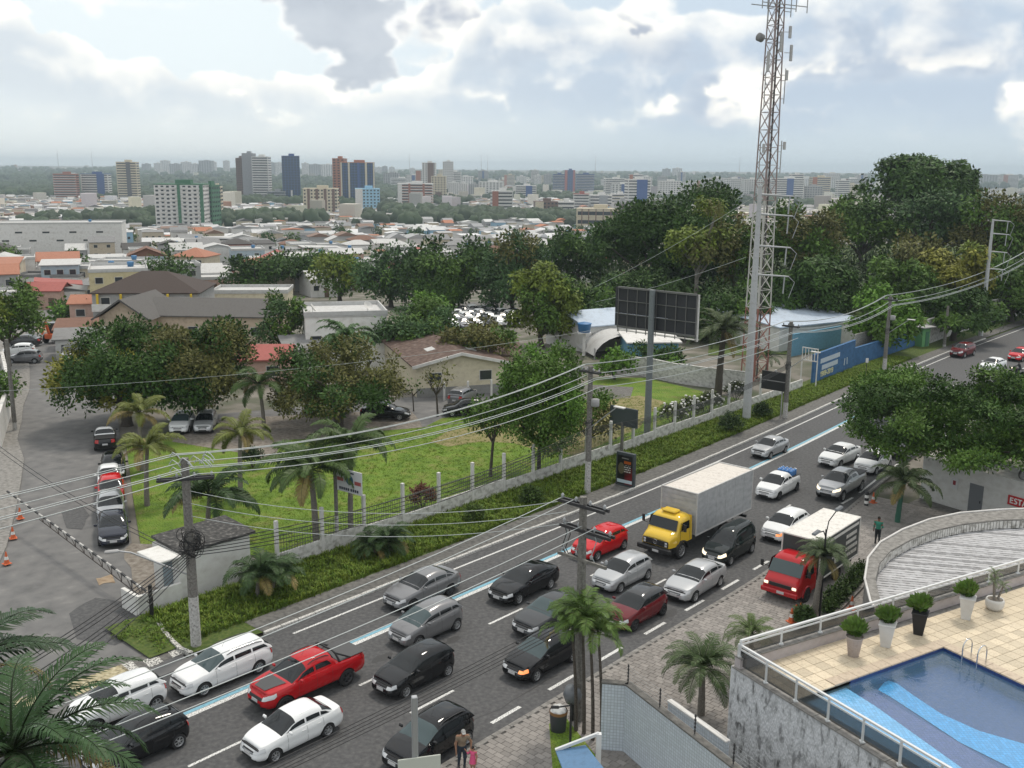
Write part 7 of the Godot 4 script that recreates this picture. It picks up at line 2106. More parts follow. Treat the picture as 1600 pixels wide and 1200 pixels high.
func build_street() -> void:
	rng.seed = 66
	M.insulator = mat(0.35, 0.36, 0.37, 0.3)
	M.orange = mat(0.55, 0.11, 0.03, 0.6)
	M.cone_white = mat(0.66, 0.65, 0.62, 0.6)
	M.fence = mat(0.1, 0.11, 0.1, 0.6)
	for a in [["one", V(-14.68, 0, -42.97), 9.23, 0.42, 0.3, 2.6, "concrete utility pole tangled with cables at the street corner"], ["mid", V(2.81, 0, -36.84), 9.64, 0.4, 0.26, 0.1, "concrete utility pole with three crossarms behind the slender palms"], ["three", V(5.32, 0, -66.15), 9.08, 0.4, 0.28, 2.4, "dark utility pole with white foot beside the poster panel"], ["four", V(24.91, 0, -88.16), 8.96, 0.4, 0.28, 1.6, "utility pole with white foot right of the tall pale pole"], ["five", V(41.9, 0, -110.01), 8.69, 0.4, 0.28, 1.7, "utility pole with a white drum beside the blue wall"], ["six", V(55.98, 0, -127.28), 5.43, 0.36, 0.26, 0.4, "utility pole by the park wall"], ["left", V(-42.06, 0, -81.56), 7.91, 0.32, 0.24, 0.8, "dark utility pole on the left pavement"]]:
		var t := thing("utility_pole", a[6], "pole", a[1], 0.0, "utility poles")
		square_pole(t, a[2], a[3], a[4], a[5])
		poles[a[0]] = a[1] + V(0, a[2], 0)
		if a[0] == "one":
			crossarm(t, a[2] - 0.95, 1.25, V(0.96, 0, -0.28))
			bird_box(t, V(0.1, a[2] - 4.0, 0.1), 30, 0.5, 4)
			for k in 12:
				var m := MB.new()
				var c := V(rng.randf_range(-0.9, 1.0), a[2] - rng.randf_range(-0.15, 0.5), rng.randf_range(-0.5, 0.5))
				m.tube([c, c + V(0.15, 0.22, 0), c + V(0.4, 0.1, 0.1), c + V(0.55, -0.12, 0.1)], [0.025], 5)
				part(t, "jumper_cable", m, M.cable_pale)
			var m2 := MB.new()
			m2.tube([V(-0.1, a[2] - 5.6, 0), V(-2.4, a[2] - 4.2, 0.8), V(-2.9, a[2] - 4.05, 1.0)], [0.045, 0.04, 0.035], 6)
			var arm := part(t, "lamp_arm", m2, M.steel)
			m2 = MB.new()
			m2.box(V(-3.15, a[2] - 4.05, 1.08), V(0.6, 0.12, 0.24), Basis(Vector3.UP, 0.35), 0.04)
			part(arm, "lamp_head", m2, M.w_grey)
		elif a[0] == "mid":
			crossarm(t, a[2] - 0.35, 1.15, RN); crossarm(t, a[2] - 1.35, 1.25, RN, true, 0.2); crossarm(t, a[2] - 2.55, 1.2, RN, false, 0.1)
			for k in 7:
				var m := MB.new()
				var c: Vector3 = RN * rng.randf_range(-1.0, 1.0) + V(0, a[2] - 1.2, 0)
				m.tube([c, c + V(0.12, -0.5, 0.1), c + V(-0.05, -1.1, 0.0), c + RN * 0.1 + V(0, -1.35, 0)], [0.02], 5)
				part(t, "jumper_cable", m, M.cable_pale if k % 2 else M.cable)
			bird_box(t, V(0, a[2] - 5.2, 0), 6, 0.35, 9)
		elif a[0] in ["three", "four", "five"]:
			crossarm(t, a[2] - 0.4, 0.8, RN)
			bird_box(t, V(0, a[2] * 0.55, 0), 12, 0.3, 5)
			var m := MB.new()
			m.tube([V(0, a[2] * 0.52, 0), RN * 2.2 + V(0, a[2] * 0.72, 0)], [0.035], 6)
			var arm := part(t, "lamp_arm", m, M.steel)
			m = MB.new()
			m.box(RN * 2.5 + V(0, a[2] * 0.73, 0), V(0.85, 0.1, 0.3), Basis(RN, Vector3.UP, RN.cross(Vector3.UP)), 0.03)
			part(arm, "lamp_head", m, M.w_white)
			if a[0] != "four":
				m = MB.new()
				m.lathe([Vector2(0.001, 0), Vector2(0.28, 0.02), Vector2(0.28, 0.5), Vector2(0.001, 0.52)], 14, V(0.35, a[2] * 0.7, 0.3))
				part(t, "drum", m, M.w_grey)
	for a in [[V(21.21, 0, -87.32), 20.89, 0.62, 0.34, [0.965, 0.885, 0.755, 0.635], "tall pale tapered steel pole in front of the lattice mast", 2.9], [V(64.89, 0, -136.39), 16.12, 0.5, 0.3, [0.99, 0.88, 0.73, 0.585], "tall pale pole with four arms beside the far avenue", 2.3]]:
		var t := thing("transmission_pole", a[5], "pole", a[0], 0.0, "tall transmission poles")
		var m := MB.new()
		m.tube([V(0, -0.3, 0), V(0, a[1] * 0.5, 0), V(0, a[1], 0)], [a[2] * 0.62, a[2] * 0.52, a[3] * 0.5], 12)
		part(t, "shaft", m, M.pole_pale)
		for f in a[4]:
			m = MB.new()
			m.tube([V(0, a[1] * f, 0), V(a[6], a[1] * f - 0.15, 0.2)], [0.1, 0.06], 7)
			var arm := part(t, "arm", m, M.pole_pale)
			m = MB.new()
			var e := V(a[6], a[1] * f - 0.15, 0.2)
			m.tube([e, e + V(0.55, -0.5, 0), e + V(0.1, -1.9, 0)], [0.03], 5); m.tube([e - V(0.35, 0, 0), e + V(-0.4, -1.5, 0)], [0.06], 6)
			part(arm, "insulator_string", m, M.insulator)
	mast()
	var bp: Vector3 = V(11.64, 0, -82.74)
	var bh: float = 12.35
	var t := thing("billboard", "large black billboard seen from behind on a single grey post", "billboard", bp, atan2(-RN.z, RN.x))
	var m := MB.new()
	m.tube([V(0, -0.2, 0), V(0, bh, 0)], [0.3, 0.24], 12)
	part(t, "post", m, mott(0.16, 0.18, 0.19, 2.0, 0.6))
	var y1 := bh - 0.1
	var y0 := bh - 3.95
	var black := mat(0.022, 0.023, 0.027, 0.7)
	for i in 4:
		for j in 3:
			m = MB.new()
			m.box(V(-3.1 + i * 2.05, lerpf(y0 + 0.5, y1, (j + 0.5) / 3.0), -0.5), V(2.02, (y1 - y0 - 0.5) / 3.0 - 0.02, 0.06))
			part(t, "backing_panel", m, black)
	m = MB.new()
	for i in 9: m.bar(V(-3.75 + i * 0.975, y0, -0.42), V(-3.75 + i * 0.975, y1, -0.42), 0.06)
	for j in 4: m.bar(V(-3.78, lerpf(y0 + 0.45, y1, j / 3.0), -0.38), V(4.08, lerpf(y0 + 0.45, y1, j / 3.0), -0.38), 0.06 if j in [1, 2] else 0.16)
	part(t, "frame", m, mott(0.13, 0.13, 0.125, 1.0, 0.6))
	m = MB.new()
	m.box(V(0.15, y0 + 0.1, -0.75), V(7.9, 0.05, 0.5))
	part(t, "walkway", m, mat(0.3, 0.3, 0.28, 0.7))
	m = MB.new()
	m.bar(V(-3.82, y0, -0.6), V(-3.82, y1, -0.6), 0.14, 0.14); m.bar(V(4.12, y0, -0.6), V(4.12, y1, -0.6), 0.14, 0.14)
	part(t, "edge_post", m, M.w_white)
	t = thing("small_billboard", "small blank grey sign board on a post behind the fence", "sign", V(8.71, 0, -75.79), atan2(-RN.z, RN.x))
	var sh: float = 3.95
	m = MB.new()
	m.tube([V(0, -0.2, 0), V(0, sh - 1.2, 0)], [0.14], 10)
	part(t, "post", m, M.pole)
	m = MB.new()
	m.box(V(0.1, sh - 0.75, 0), V(2.6, 1.5, 0.16), Basis.IDENTITY, 0.02)
	part(t, "board", m, mat(0.05, 0.062, 0.07, 0.5))
	t = thing("poster_panel", "street poster panel with a dark food advertisement on the verge", "poster panel", V(8.12, 0, -67.65), atan2(-RN.z, RN.x) + 0.05)
	m = MB.new()
	m.box(V(0, 1.35, 0), V(1.5, 2.5, 0.3), Basis.IDENTITY, 0.03); m.box(V(0, 0.05, 0), V(1.4, 0.2, 0.3))
	part(t, "case", m, mat(0.045, 0.055, 0.06, 0.5))
	m = MB.new()
	m.quad(V(-0.62, 0.3, 0.156), V(0.62, 0.3, 0.156), V(0.62, 2.4, 0.156), V(-0.62, 2.4, 0.156))
	part(t, "poster", m, poster())
	t = thing("hanging_sign", "white sign board hanging from a fence post beside the large coconut palm", "sign", rd(34.2, -44.5), atan2(-RN.z, RN.x) + 0.1)
	m = MB.new()
	m.tube([V(0, 0, 0), V(0, 2.2, 0)], [0.12], 8)
	part(t, "post", m, M.pole_white)
	m = MB.new()
	m.tube([V(0, 2.2, 0), V(0, 5.4, 0)], [0.11], 8)
	part(t, "upper_post", m, M.pole)
	m = MB.new()
	m.box(V(1.15, 4.5, 0), V(2.0, 1.35, 0.08), Basis.IDENTITY, 0.01)
	var bd := part(t, "board", m, mat(0.5, 0.51, 0.52, 0.6))
	m = MB.new()
	m.box(V(0.45, 4.55, 0.05), V(0.5, 0.22, 0.012)); m.box(V(1.86, 4.5, 0.05), V(0.5, 0.22, 0.012))
	part(bd, "red_panel", m, mat(0.3, 0.07, 0.07, 0.6))
	m = MB.new()
	m.lathe([Vector2(0.3, 0), Vector2(0.001, 0.012)], 16, V(1.2, 4.6, 0.045), Basis(Vector3.RIGHT, PI / 2))
	part(bd, "emblem", m, mat(0.03, 0.1, 0.16, 0.5))
	m = MB.new()
	for k in 9: m.box(V(0.42 + k * 0.17 + (0.06 if k > 4 else 0.0), 4.02 , 0.05), V(0.12, 0.16, 0.012))
	for k in 6: m.box(V(0.85 + k * 0.13, 5.02, 0.05), V(0.1, 0.09, 0.012))
	part(bd, "blurred_lettering", m, mat(0.03, 0.035, 0.06, 0.6))
	fence()
	boom_gate()
	var cm := MB.new()
	cm.lathe([Vector2(0.17, 0.03), Vector2(0.15, 0.05), Vector2(0.115, 0.26)], 14)
	var cw := MB.new()
	cw.lathe([Vector2(0.115, 0.26), Vector2(0.08, 0.44)], 14)
	var ct := MB.new()
	ct.lathe([Vector2(0.08, 0.44), Vector2(0.035, 0.72), Vector2(0.02, 0.73)], 14)
	var cb := MB.new()
	cb.box(V(0, 0.02, 0), V(0.42, 0.04, 0.42), Basis.IDENTITY, 0.015)
	var meshes := [cb.done(), cm.done(), cw.done(), ct.done()]
	for a in [[V(-28.32, 0, -52.55), "traffic cone on the left kerb, nearest the camera"], [V(-29.89, 0, -56.47), "traffic cone on the left kerb, middle of three"], [V(-31.13, 0, -59.91), "traffic cone on the left kerb, farthest of three"], [V(14.02, 0, -46.03), "traffic cone left in the group beside the red truck"], [V(14.36, 0, -46.47), "traffic cone in the middle of the group beside the red truck"], [V(14.65, 0, -46.69), "traffic cone right in the group beside the red truck"], [V(24.61, 0, -64.49), "traffic cone beside the black and white bollard"], [V(17.53, 0, -47.57), "traffic cone behind the hedge"]]:
		var c := thing("traffic_cone", a[1], "traffic cone", a[0] + V(0, 0.12, 0), rng.randf(), "orange and white traffic cones")
		part(c, "base", meshes[0], M.orange); part(c, "lower_cone", meshes[1], M.orange); part(c, "white_band", meshes[2], M.cone_white); part(c, "upper_cone", meshes[3], M.orange)
	t = thing("bollard", "black and white striped bollard at the parking entrance", "bollard", V(23.95, 0, -63.94) + V(0, 0.06, 0))
	for k in 5:
		m = MB.new()
		m.lathe([Vector2(0.14, k * 0.2), Vector2(0.13, k * 0.2 + 0.2), Vector2(0.001, k * 0.2 + 0.2)], 14)
		part(t, "stripe", m, M.black if k % 2 == 0 else M.cone_white)
	t = thing("litter_bin", "dark round litter bin with a bulging white bag beside the pole", "bin", V(1.97, 0, -36.07))
	m = MB.new()
	m.lathe([Vector2(0.001, 0), Vector2(0.3, 0), Vector2(0.36, 0.95), Vector2(0.33, 0.95)], 18)
	part(t, "drum", m, mat(0.04, 0.045, 0.05, 0.6))
	m = MB.new()
	m.lathe([Vector2(0.365, 0.86), Vector2(0.37, 0.95), Vector2(0.36, 0.99)], 18)
	part(t, "rim", m, mat(0.22, 0.11, 0.04, 0.6))
	m = MB.new()
	var bag := []
	var fn := FastNoiseLite.new()
	fn.frequency = 3.0
	for i in 7:
		var row := []
		for j in 16:
			var a := TAU * j / 16.0
			var q := V(cos(a) * cos(PI / 2 * i / 6.0), sin(PI / 2 * i / 6.0) * 0.7, sin(a) * cos(PI / 2 * i / 6.0))
			row.append(V(0, 0.93, 0) + q * 0.34 * (1.0 + 0.3 * fn.get_noise_3dv(q)))
		bag.append(row)
	m.grid(bag, true, false)
	part(t, "bag", m, mat(0.55, 0.55, 0.54, 0.4))
	t = thing("garden_lamp", "thin black garden lamp post beside the litter bin", "lamp post", V(2.31, 0, -33.79))
	m = MB.new()
	m.tube([Vector3.ZERO, V(0, 2.6, 0)], [0.045], 8); m.tube([V(0, 2.5, 0), V(-0.5, 2.42, 0)], [0.03], 6)
	part(t, "post", m, M.black)
	m = MB.new()
	m.box(V(-0.6, 2.42, 0), V(0.3, 0.08, 0.14), Basis.IDENTITY, 0.02)
	part(t, "lamp_head", m, M.black)
	t = thing("pole_drum", "round grey bin fixed to the concrete pole", "bin", V(2.57, 0, -36.74))
	m = MB.new()
	m.lathe([Vector2(0.001, 0.9), Vector2(0.3, 0.98), Vector2(0.4, 1.3), Vector2(0.3, 1.6), Vector2(0.001, 1.68)], 16)
	part(t, "globe", m, mat(0.12, 0.13, 0.14, 0.4))
	m = MB.new()
	m.tube([V(0, -0.1, 0), V(0, 0.95, 0)], [0.05], 6)
	part(t, "stem", m, M.black)
	t = thing("double_lamp", "black double armed lamp post beside the red truck", "lamp post", V(15.58, 0, -46.56), 0.6)
	var lh: float = 5.70
	m = MB.new()
	m.tube([Vector3.ZERO, V(0, lh - 0.9, 0)], [0.06, 0.045], 8); m.tube([V(0, lh - 1.2, 0), V(0.15, lh - 0.5, 0), V(0.7, lh - 0.05, 0)], [0.03], 6); m.tube([V(0, lh - 1.3, 0), V(-0.2, lh - 0.95, 0), V(-0.6, lh - 0.95, 0)], [0.03], 6)
	part(t, "post", m, M.black)
	for q in [[0.85, 0.02], [-0.75, -0.92]]:
		m = MB.new()
		m.box(V(q[0], lh + q[1], 0), V(0.5, 0.14, 0.26), Basis(V(0, 0, 1), 0.3), 0.06)
		part(t, "lamp_head", m, mat(0.12, 0.13, 0.14, 0.4))
	t = thing("sign_post", "grey steel sign post with pale square board at the bottom edge", "sign", V(-2.72, 2.83, -26) * V(1, 0, 1), 0.25)
	var sp: float = V(-2.67, 7.24, -26).y
	m = MB.new()
	m.box(V(0, sp / 2, 0), V(0.17, sp, 0.17), Basis.IDENTITY, 0.02)
	part(t, "post", m, M.steel)
	m = MB.new()
	m.box(V(0.1, V(-2.88, 5.36, -26).y - 0.6, 0.12), V(1.25, 1.2, 0.04), Basis.IDENTITY, 0.01)
	var brd := part(t, "board", m, mat(0.5, 0.52, 0.46, 0.6))
	t = thing("dark_display", "black two part display board on the pole beside the tall pale pole", "sign", V(24.86, 0, -88.88) + V(-0.6, 0, 0.5), atan2(-RN.z, RN.x))
	m = MB.new()
	m.box(V(-0.6, 3.9, 0), V(2.3, 0.8, 0.15), Basis.IDENTITY, 0.02)
	part(t, "upper_panel", m, M.black)
	m = MB.new()
	m.box(V(-0.6, 3.0, 0), V(2.3, 0.8, 0.15), Basis.IDENTITY, 0.02)
	part(t, "lower_panel", m, M.black)
	m = MB.new()
	m.box(V(-0.6, 3.45, 0), V(2.3, 0.06, 0.16)); m.tube([V(0.3, 0, -0.1), V(0.3, 3.4, -0.1)], [0.06], 6)
	part(t, "mount", m, M.w_grey)
	t = thing("white_frame", "white steel frame standing at the end of the blue wall", "frame", V(30.95, 0, -101.81), atan2(-RN.z, RN.x) - 0.1)
	m = MB.new()
	for k in 6: m.bar(V(-0.9 + k * 0.36, 2.9, 0), V(-0.9 + k * 0.36, 4.2, 0), 0.07)
	for yy in [2.9, 4.2]: m.bar(V(-0.95, yy, 0), V(0.95, yy, 0), 0.09)
	m.bar(V(-0.9, 0, 0), V(-0.9, 2.9, 0), 0.09); m.bar(V(0.9, 0, 0), V(0.9, 2.9, 0), 0.09)
	part(t, "bars", m, M.w_white)
	var rs := thing("road_sign", "small round road sign on a thin post on the verge", "sign", V(38.43, 0, -106.01))
	m = MB.new()
	m.tube([Vector3.ZERO, V(0, 2.4, 0)], [0.035], 6)
	part(rs, "post", m, M.dark_steel)
	m = MB.new()
	m.box(V(0, 2.2, 0.05), V(0.3, 0.5, 0.03))
	part(rs, "plate", m, M.w_white)
	t = thing("backhoe", "dark backhoe loader with orange base at the far end of the street", "backhoe", V(-59.77, -0.57, -128.57), 1.4)
	m = MB.new()
	m.box(V(0, 1.0, 0), V(3.0, 0.7, 1.3), Basis.IDENTITY, 0.1)
	part(t, "chassis", m, M.orange)
	m = MB.new()
	m.box(V(-0.2, 2.0, 0), V(1.4, 1.4, 1.3), Basis.IDENTITY, 0.1)
	part(t, "cab", m, M.glass)
	m = MB.new()
	m.bar(V(1.0, 1.2, 0), V(2.4, 0.6, 0), 0.3); m.box(V(2.6, 0.45, 0), V(0.5, 0.6, 1.9), Basis.IDENTITY, 0.05)
	part(t, "bucket", m, M.orange)
	m = MB.new()
	m.bar(V(-1.3, 1.3, 0), V(-1.9, 2.9, 0), 0.25); m.bar(V(-1.9, 2.9, 0), V(-2.8, 1.5, 0), 0.2)
	part(t, "digger_arm", m, M.orange)
	for sg in [-1.0, 1.0]:
		add_wheel(t, 0.65, 6, V(-0.9, 0.65, sg * 0.8), sg < 0, M.orange); add_wheel(t, 0.45, 6, V(1.1, 0.45, sg * 0.8), sg < 0, M.orange)
func poster() -> StandardMaterial3D:
	var im := Image.create(124, 210, false, Image.FORMAT_RGB8)
	var r := RandomNumberGenerator.new()
	r.seed = 5
	for y in 210:
		for x in 124:
			var c := Color(0.06, 0.06, 0.07)
			if x > 60 and y > 80: c = c.lerp(Color(0.42, 0.06, 0.08), clampf((x - 60 + y - 80) / 120.0, 0, 1))
			var d := Vector2((x - 32) / 26.0, (y - 95) / 42.0).length()
			if d < 1.0: c = Color(0.5, 0.52, 0.45).lerp(Color(0.25, 0.2, 0.1), absf(sin(x * 0.35 + y * 0.22)))
			if x > 54 and x < 112 and y > 38 and y < 60: c = Color(0.62, 0.3, 0.05)
			if x > 56 and x < 110 and y > 68 and y < 120 and (y / 8) % 2 == 0 and (x / 5 + y / 8) % 4 != 0: c = Color(0.75, 0.75, 0.72)
			if y > 176 and y < 202: c = Color(0.72, 0.78, 0.8)
			if x > 34 and x < 92 and y > 16 and y < 24: c = Color(0.5, 0.5, 0.48)
			im.set_pixel(x, y, c)
	var m := StandardMaterial3D.new()
	m.albedo_texture = ImageTexture.create_from_image(im)
	m.roughness = 0.3
	return m
func mast() -> void:
	var base: Vector3 = V(26.42, -0.06, -106.45)
	var t := thing("lattice_mast", "tall red and white lattice telecom mast with antennas", "mast", base, 0.5)
	var red := mott(0.3, 0.13, 0.1, 2.0, 0.7)
	var white := mott(0.5, 0.49, 0.46, 2.0, 0.7)
	var faded := mott(0.3, 0.235, 0.225, 2.0, 0.7)
	var top := 54.0
	var wid := func(y: float) -> float: return lerpf(1.1, 0.42, y / 54.0)
	var y := 0.0
	var k := 0
	var leg_mat = red
	while y < top:
		var h: float = lerpf(2.0, 1.5, y / top)
		var e := minf(y + h, top)
		leg_mat = red if y < 7.5 else (white if y < 18.0 else (faded if y < 30.0 else (mott(0.3, 0.27, 0.27, 2.0, 0.7) if k == -1 else faded)))
		var m := MB.new()
		var a: float = wid.call(y)
		var b: float = wid.call(e)
		var C := [V(-1, 0, -1), V(1, 0, -1), V(1, 0, 1), V(-1, 0, 1)]
		for j in 4:
			var p0: Vector3 = C[j] * a * 0.9 + V(0, y, 0)
			var p1: Vector3 = C[j] * b * 0.9 + V(0, e, 0)
			var q0: Vector3 = C[(j + 1) % 4] * a * 0.9 + V(0, y, 0)
			var q1: Vector3 = C[(j + 1) % 4] * b * 0.9 + V(0, e, 0)
			m.bar(p0, p1, 0.1); m.bar(p0, q1, 0.05); m.bar(q0, p1, 0.05); m.bar(p0, q0, 0.05)
		part(t, "lattice_section", m, leg_mat)
		y = e; k += 1
	var m2 := MB.new()
	m2.bar(V(0.2, 0, 0.2), V(0.2, top, 0.2), 0.2, 0.08)
	part(t, "cable_ladder", m2, mott(0.09, 0.085, 0.085, 2.0))
	for a in [[38.0, 1.9, 3.2], [37.0, -1.9, 2.8], [29.5, 1.3, 3.0], [29.0, -1.4, 3.0], [22.5, 1.3, 2.8], [22.0, -1.5, 3.2]]:
		var w: float = wid.call(a[0])
		var m := MB.new()
		var x: float = signf(a[1]) * (w * 0.9 + absf(a[1]) * 0.5)
		m.bar(V(signf(a[1]) * w * 0.9, a[0], 0.5), V(x, a[0], 0.5), 0.06); m.bar(V(signf(a[1]) * w * 0.9, a[0] + a[2] * 0.6, 0.5), V(x, a[0] + a[2] * 0.6, 0.5), 0.06)
		m.tube([V(x, a[0] - 0.5, 0.5), V(x, a[0] + a[2], 0.5)], [0.05], 6)
		part(t, "rod_antenna", m, M.w_grey)
	for a in [[34.0, 1.5, 1.6], [33.0, -1.5, 2.0], [36.0, 1.2, 1.2], [31.8, 1.1, 1.0], [24.5, -1.4, 0.9], [24.8, 1.4, 0.8], [35.0, 0.1, 2.0]]:
		var m := MB.new()
		m.box(V(a[1], a[0], 0.9), V(0.32, a[2], 0.2), Basis.IDENTITY, 0.04); m.bar(V(a[1] * 0.5, a[0], 0.7), V(a[1], a[0], 0.9), 0.06)
		part(t, "panel_antenna", m, mott(0.45, 0.45, 0.45, 2.0))
	var ring := MB.new()
	for yy in [38.6, 40.3]:
		for q in [[V(-2.6, yy, 0.8), V(3.4, yy, 0.8)], [V(-2.6, yy, -0.8), V(3.4, yy, -0.8)]]: ring.bar(q[0], q[1], 0.08)
	for x in [-2.6, -1.9, 1.9, 3.4]: ring.bar(V(x, 38.0, 0.8), V(x, 42.0, 0.8), 0.07)
	part(t, "platform_rail", ring, M.w_grey)
	var dm := MB.new()
	dm.lathe([Vector2(0.001, 0), Vector2(0.4, 0.0), Vector2(0.42, 0.5), Vector2(0.001, 0.45)], 14, V(-2.2, 35.2, 0.6), Basis(V(0, 0, 1), 1.3))
	dm.bar(V(-2.2, 35.2, 0.6), V(-0.9, 35.2, 0.6), 0.1)
	part(t, "microwave_dish", dm, mott(0.2, 0.2, 0.2, 2.0))
func fence() -> void:
	var t := thing("boundary_fence", "white low wall fence with concrete posts and thin bars along the lawn", "fence")
	var pm := MB.new()
	pm.box(V(0, 1.45, 0), V(0.2, 3.1, 0.2), Basis.IDENTITY, 0.02)
	var post := pm.done()
	var s := 30.0
	var k := 0
	while s < 95.0:
		var e := s + 3.1
		var a := rd(s, -44.45 + bend(s) * 0.4)
		var b := rd(e, -44.45 + bend(e) * 0.4)
		if absf(s - 34.2) > 1.0: part(t, "post", post, M.w_white, Transform3D(Basis(Vector3.UP, 0.83), a))
		var m := MB.new()
		var h := 1.05 + 0.12 * sin(k * 1.7)
		m.bar(a + V(0, h / 2 - 0.15, 0), b + V(0, h / 2 - 0.15, 0), 0.16, h + 0.3)
		part(t, "wall_panel", m, M.white_wall_dirty)
		if s < 80.0:
			var bars := MB.new()
			for j in 17:
				var q := a.lerp(b, (j + 0.5) / 17.0)
				bars.bar(q + V(0, h, 0), q + V(0, 2.15, 0), 0.022)
			for yy in [1.25, 2.1]: bars.bar(a + V(0, yy, 0), b + V(0, yy, 0), 0.025)
			var bp := part(t, "bar_panel", bars, M.fence)
		s = e; k += 1
func boom_gate() -> void:
	var t := thing("boom_gate", "black and white lattice boom gate lowered across the side street", "boom gate", V(-17.79, 0, -45.9))
	var m := MB.new()
	m.box(V(0, 0.9, 0), V(0.16, 1.9, 0.16), Basis.IDENTITY, 0.02)
	part(t, "post", m, M.black)
	var a: Vector3 = V(0.1, 0.95, 0)
	var b: Vector3 = V(-31.97, 1.5, -60.24) - t.position
	var n := 34
	for k in n:
		m = MB.new()
		var p := a.lerp(b, float(k) / n)
		var q := a.lerp(b, float(k + 1) / n)
		m.bar(p + V(0, 0.32, 0), q + V(0, 0.32, 0), 0.09)
		part(t, "boom_segment", m, M.black if k % 2 else mat(0.4, 0.36, 0.3, 0.8) if k == 0 else M.pole_white)
	m = MB.new()
	for k in int(n * 0.75):
		var p := a.lerp(b, float(k) / n)
		var q := a.lerp(b, float(k + 1) / n)
		var dr := V(0, -0.22 * (1.0 - k / (n * 0.75)), 0)
		m.bar(p + dr, q + dr, 0.04)
		if k % 2 == 0:
			m.bar(p + dr, q + V(0, 0.3, 0), 0.03); m.bar(p + dr, p + V(0, 0.3, 0), 0.03)
	part(t, "lower_truss", m, mott(0.06, 0.05, 0.045, 1.0))
func build_wires() -> void:
	var west := rd(-16.0, -40.5, 9.6)
	var one: Vector3 = poles.one
	var three: Vector3 = poles.three
	var four: Vector3 = poles.four
	var five: Vector3 = poles.five
	var far := rd(175.0, -43.5, 12.0)
	var offs := [-0.95, -0.6, -0.15, 0.5, 0.65, 1.05]
	for k in offs.size():
		var o: Vector3 = RN * offs[k]
		var y := V(0, [0.0, 0.05, -0.35, -0.5, -0.55, -0.85][k], 0)
		var nm: String = ["highest", "second highest", "third", "fourth", "fifth", "lowest"][k]
		wire("pale cable leaving the corner pole leftwards, %s of six" % nm, sag(west + o * 1.3 + y, one + o + y * 0.6, 0.5), 0.022, M.cable_pale)
		wire("pale cable from corner pole to poster panel pole, %s of six" % nm, sag(one + o + y * 0.6, three + o * 0.7 + y * 1.6, 1.1), 0.024, M.cable_pale)
		wire("pale cable from poster panel pole to mast pole, %s of six" % nm, sag(three + o * 0.7 + y * 1.6, four + o * 0.7 + y * 1.6, 0.6), 0.027, M.cable_pale)
		if k < 5:
			wire("pale cable from mast pole to blue wall pole, %s of six" % nm, sag(four + o * 0.7 + y * 1.6, five + o * 0.7 + y * 1.8, 0.9), 0.027, M.cable_pale)
			wire("pale power cable running on up the avenue, %s of five" % nm, sag(five + o * 0.7 + y * 1.8, far + o * 0.7 + y * 2.0, 1.6), 0.032, M.cable_pale)
	for k in 5:
		var y := V(0, -4.1 - 0.13 * k, 0)
		wire("black telephone cable sagging along the lawn fence, %s from the top" % ORD[k], sag(one + y + RN * 0.1, three + V(0, -4.3 - 0.1 * k, 0), 0.9 + 0.12 * k), 0.022, M.cable)
		wire("black telephone cable beyond the poster panel pole, %s from the top" % ORD[k], sag(three + V(0, -4.3 - 0.1 * k, 0), four + V(0, -3.8 - 0.1 * k, 0), 0.9), 0.022, M.cable)
	for k in 7:
		var e: Vector3 = V(-16.76, 5.5, -27.61) + RN * (k - 3) * 0.35 + V(0, 0.12 * (k % 3), 0)
		wire("black telephone cable crossing the side street, %s of the bundle" % ORD[k], sag(one + V(0, -4.2 - 0.12 * k, 0), e, 0.25 + 0.06 * k), 0.022, M.cable)
	for k in 2:
		wire("thin black cable from the left edge to the guard hut, %s one" % ORD[k], sag(V(-30.72, 6, -56.94) + V(0, -0.3 * k, 0), one + V(0, -4.6 - 0.2 * k, 0), 0.5), 0.018, M.cable)
	wire("long thin cable in front of the mango trees", sag(V(-40.55, 4.92, -75), V(12.79, 8.75, -90), 0.9), 0.014, M.cable_pale)
	wire("long thin cable across the dark park trees, upper", sag(V(9.99, 6.47, -120), V(22.09, 14.1, -95), 0.3), 0.02, M.cable_pale)
	wire("long thin cable across the dark park trees, lower", sag(V(10.77, 7.19, -130), V(23.23, 20.21, -95), 0.4), 0.02, M.cable_pale)
	var mid: Vector3 = poles.mid
	for k in 4:
		var o: Vector3 = RN * (-1.05 + 0.55 * k)
		wire("pale cable from the three armed pole towards lower left, %s one" % ORD[k], sag(mid + o + V(0, -0.25 - (0.9 if k > 1 else 0.0), 0), mid + o - RU * 42.0 + V(0, 0.3, 0), 0.9), 0.016, M.cable_pale)
	for k in 5:
		wire("black cable from the three armed pole over the lanes, %s one" % ORD[k], sag(mid + V(0, -4.6 - 0.16 * k, 0), mid - RU * 44.0 - RN * (2.0 + 0.35 * k) + V(0, -3.4 - 0.3 * k, 0), 1.0), 0.014, M.cable)
	for k in 3:
		wire("cable leaving the three armed pole towards the far pavement, %s one" % ORD[k], sag(mid + RN * (-1.0 + 0.2 * k) + V(0, -0.4 - 0.4 * k, 0), one + V(0, -1.5 - 0.6 * k, 0), 0.8), 0.014, M.cable_pale)
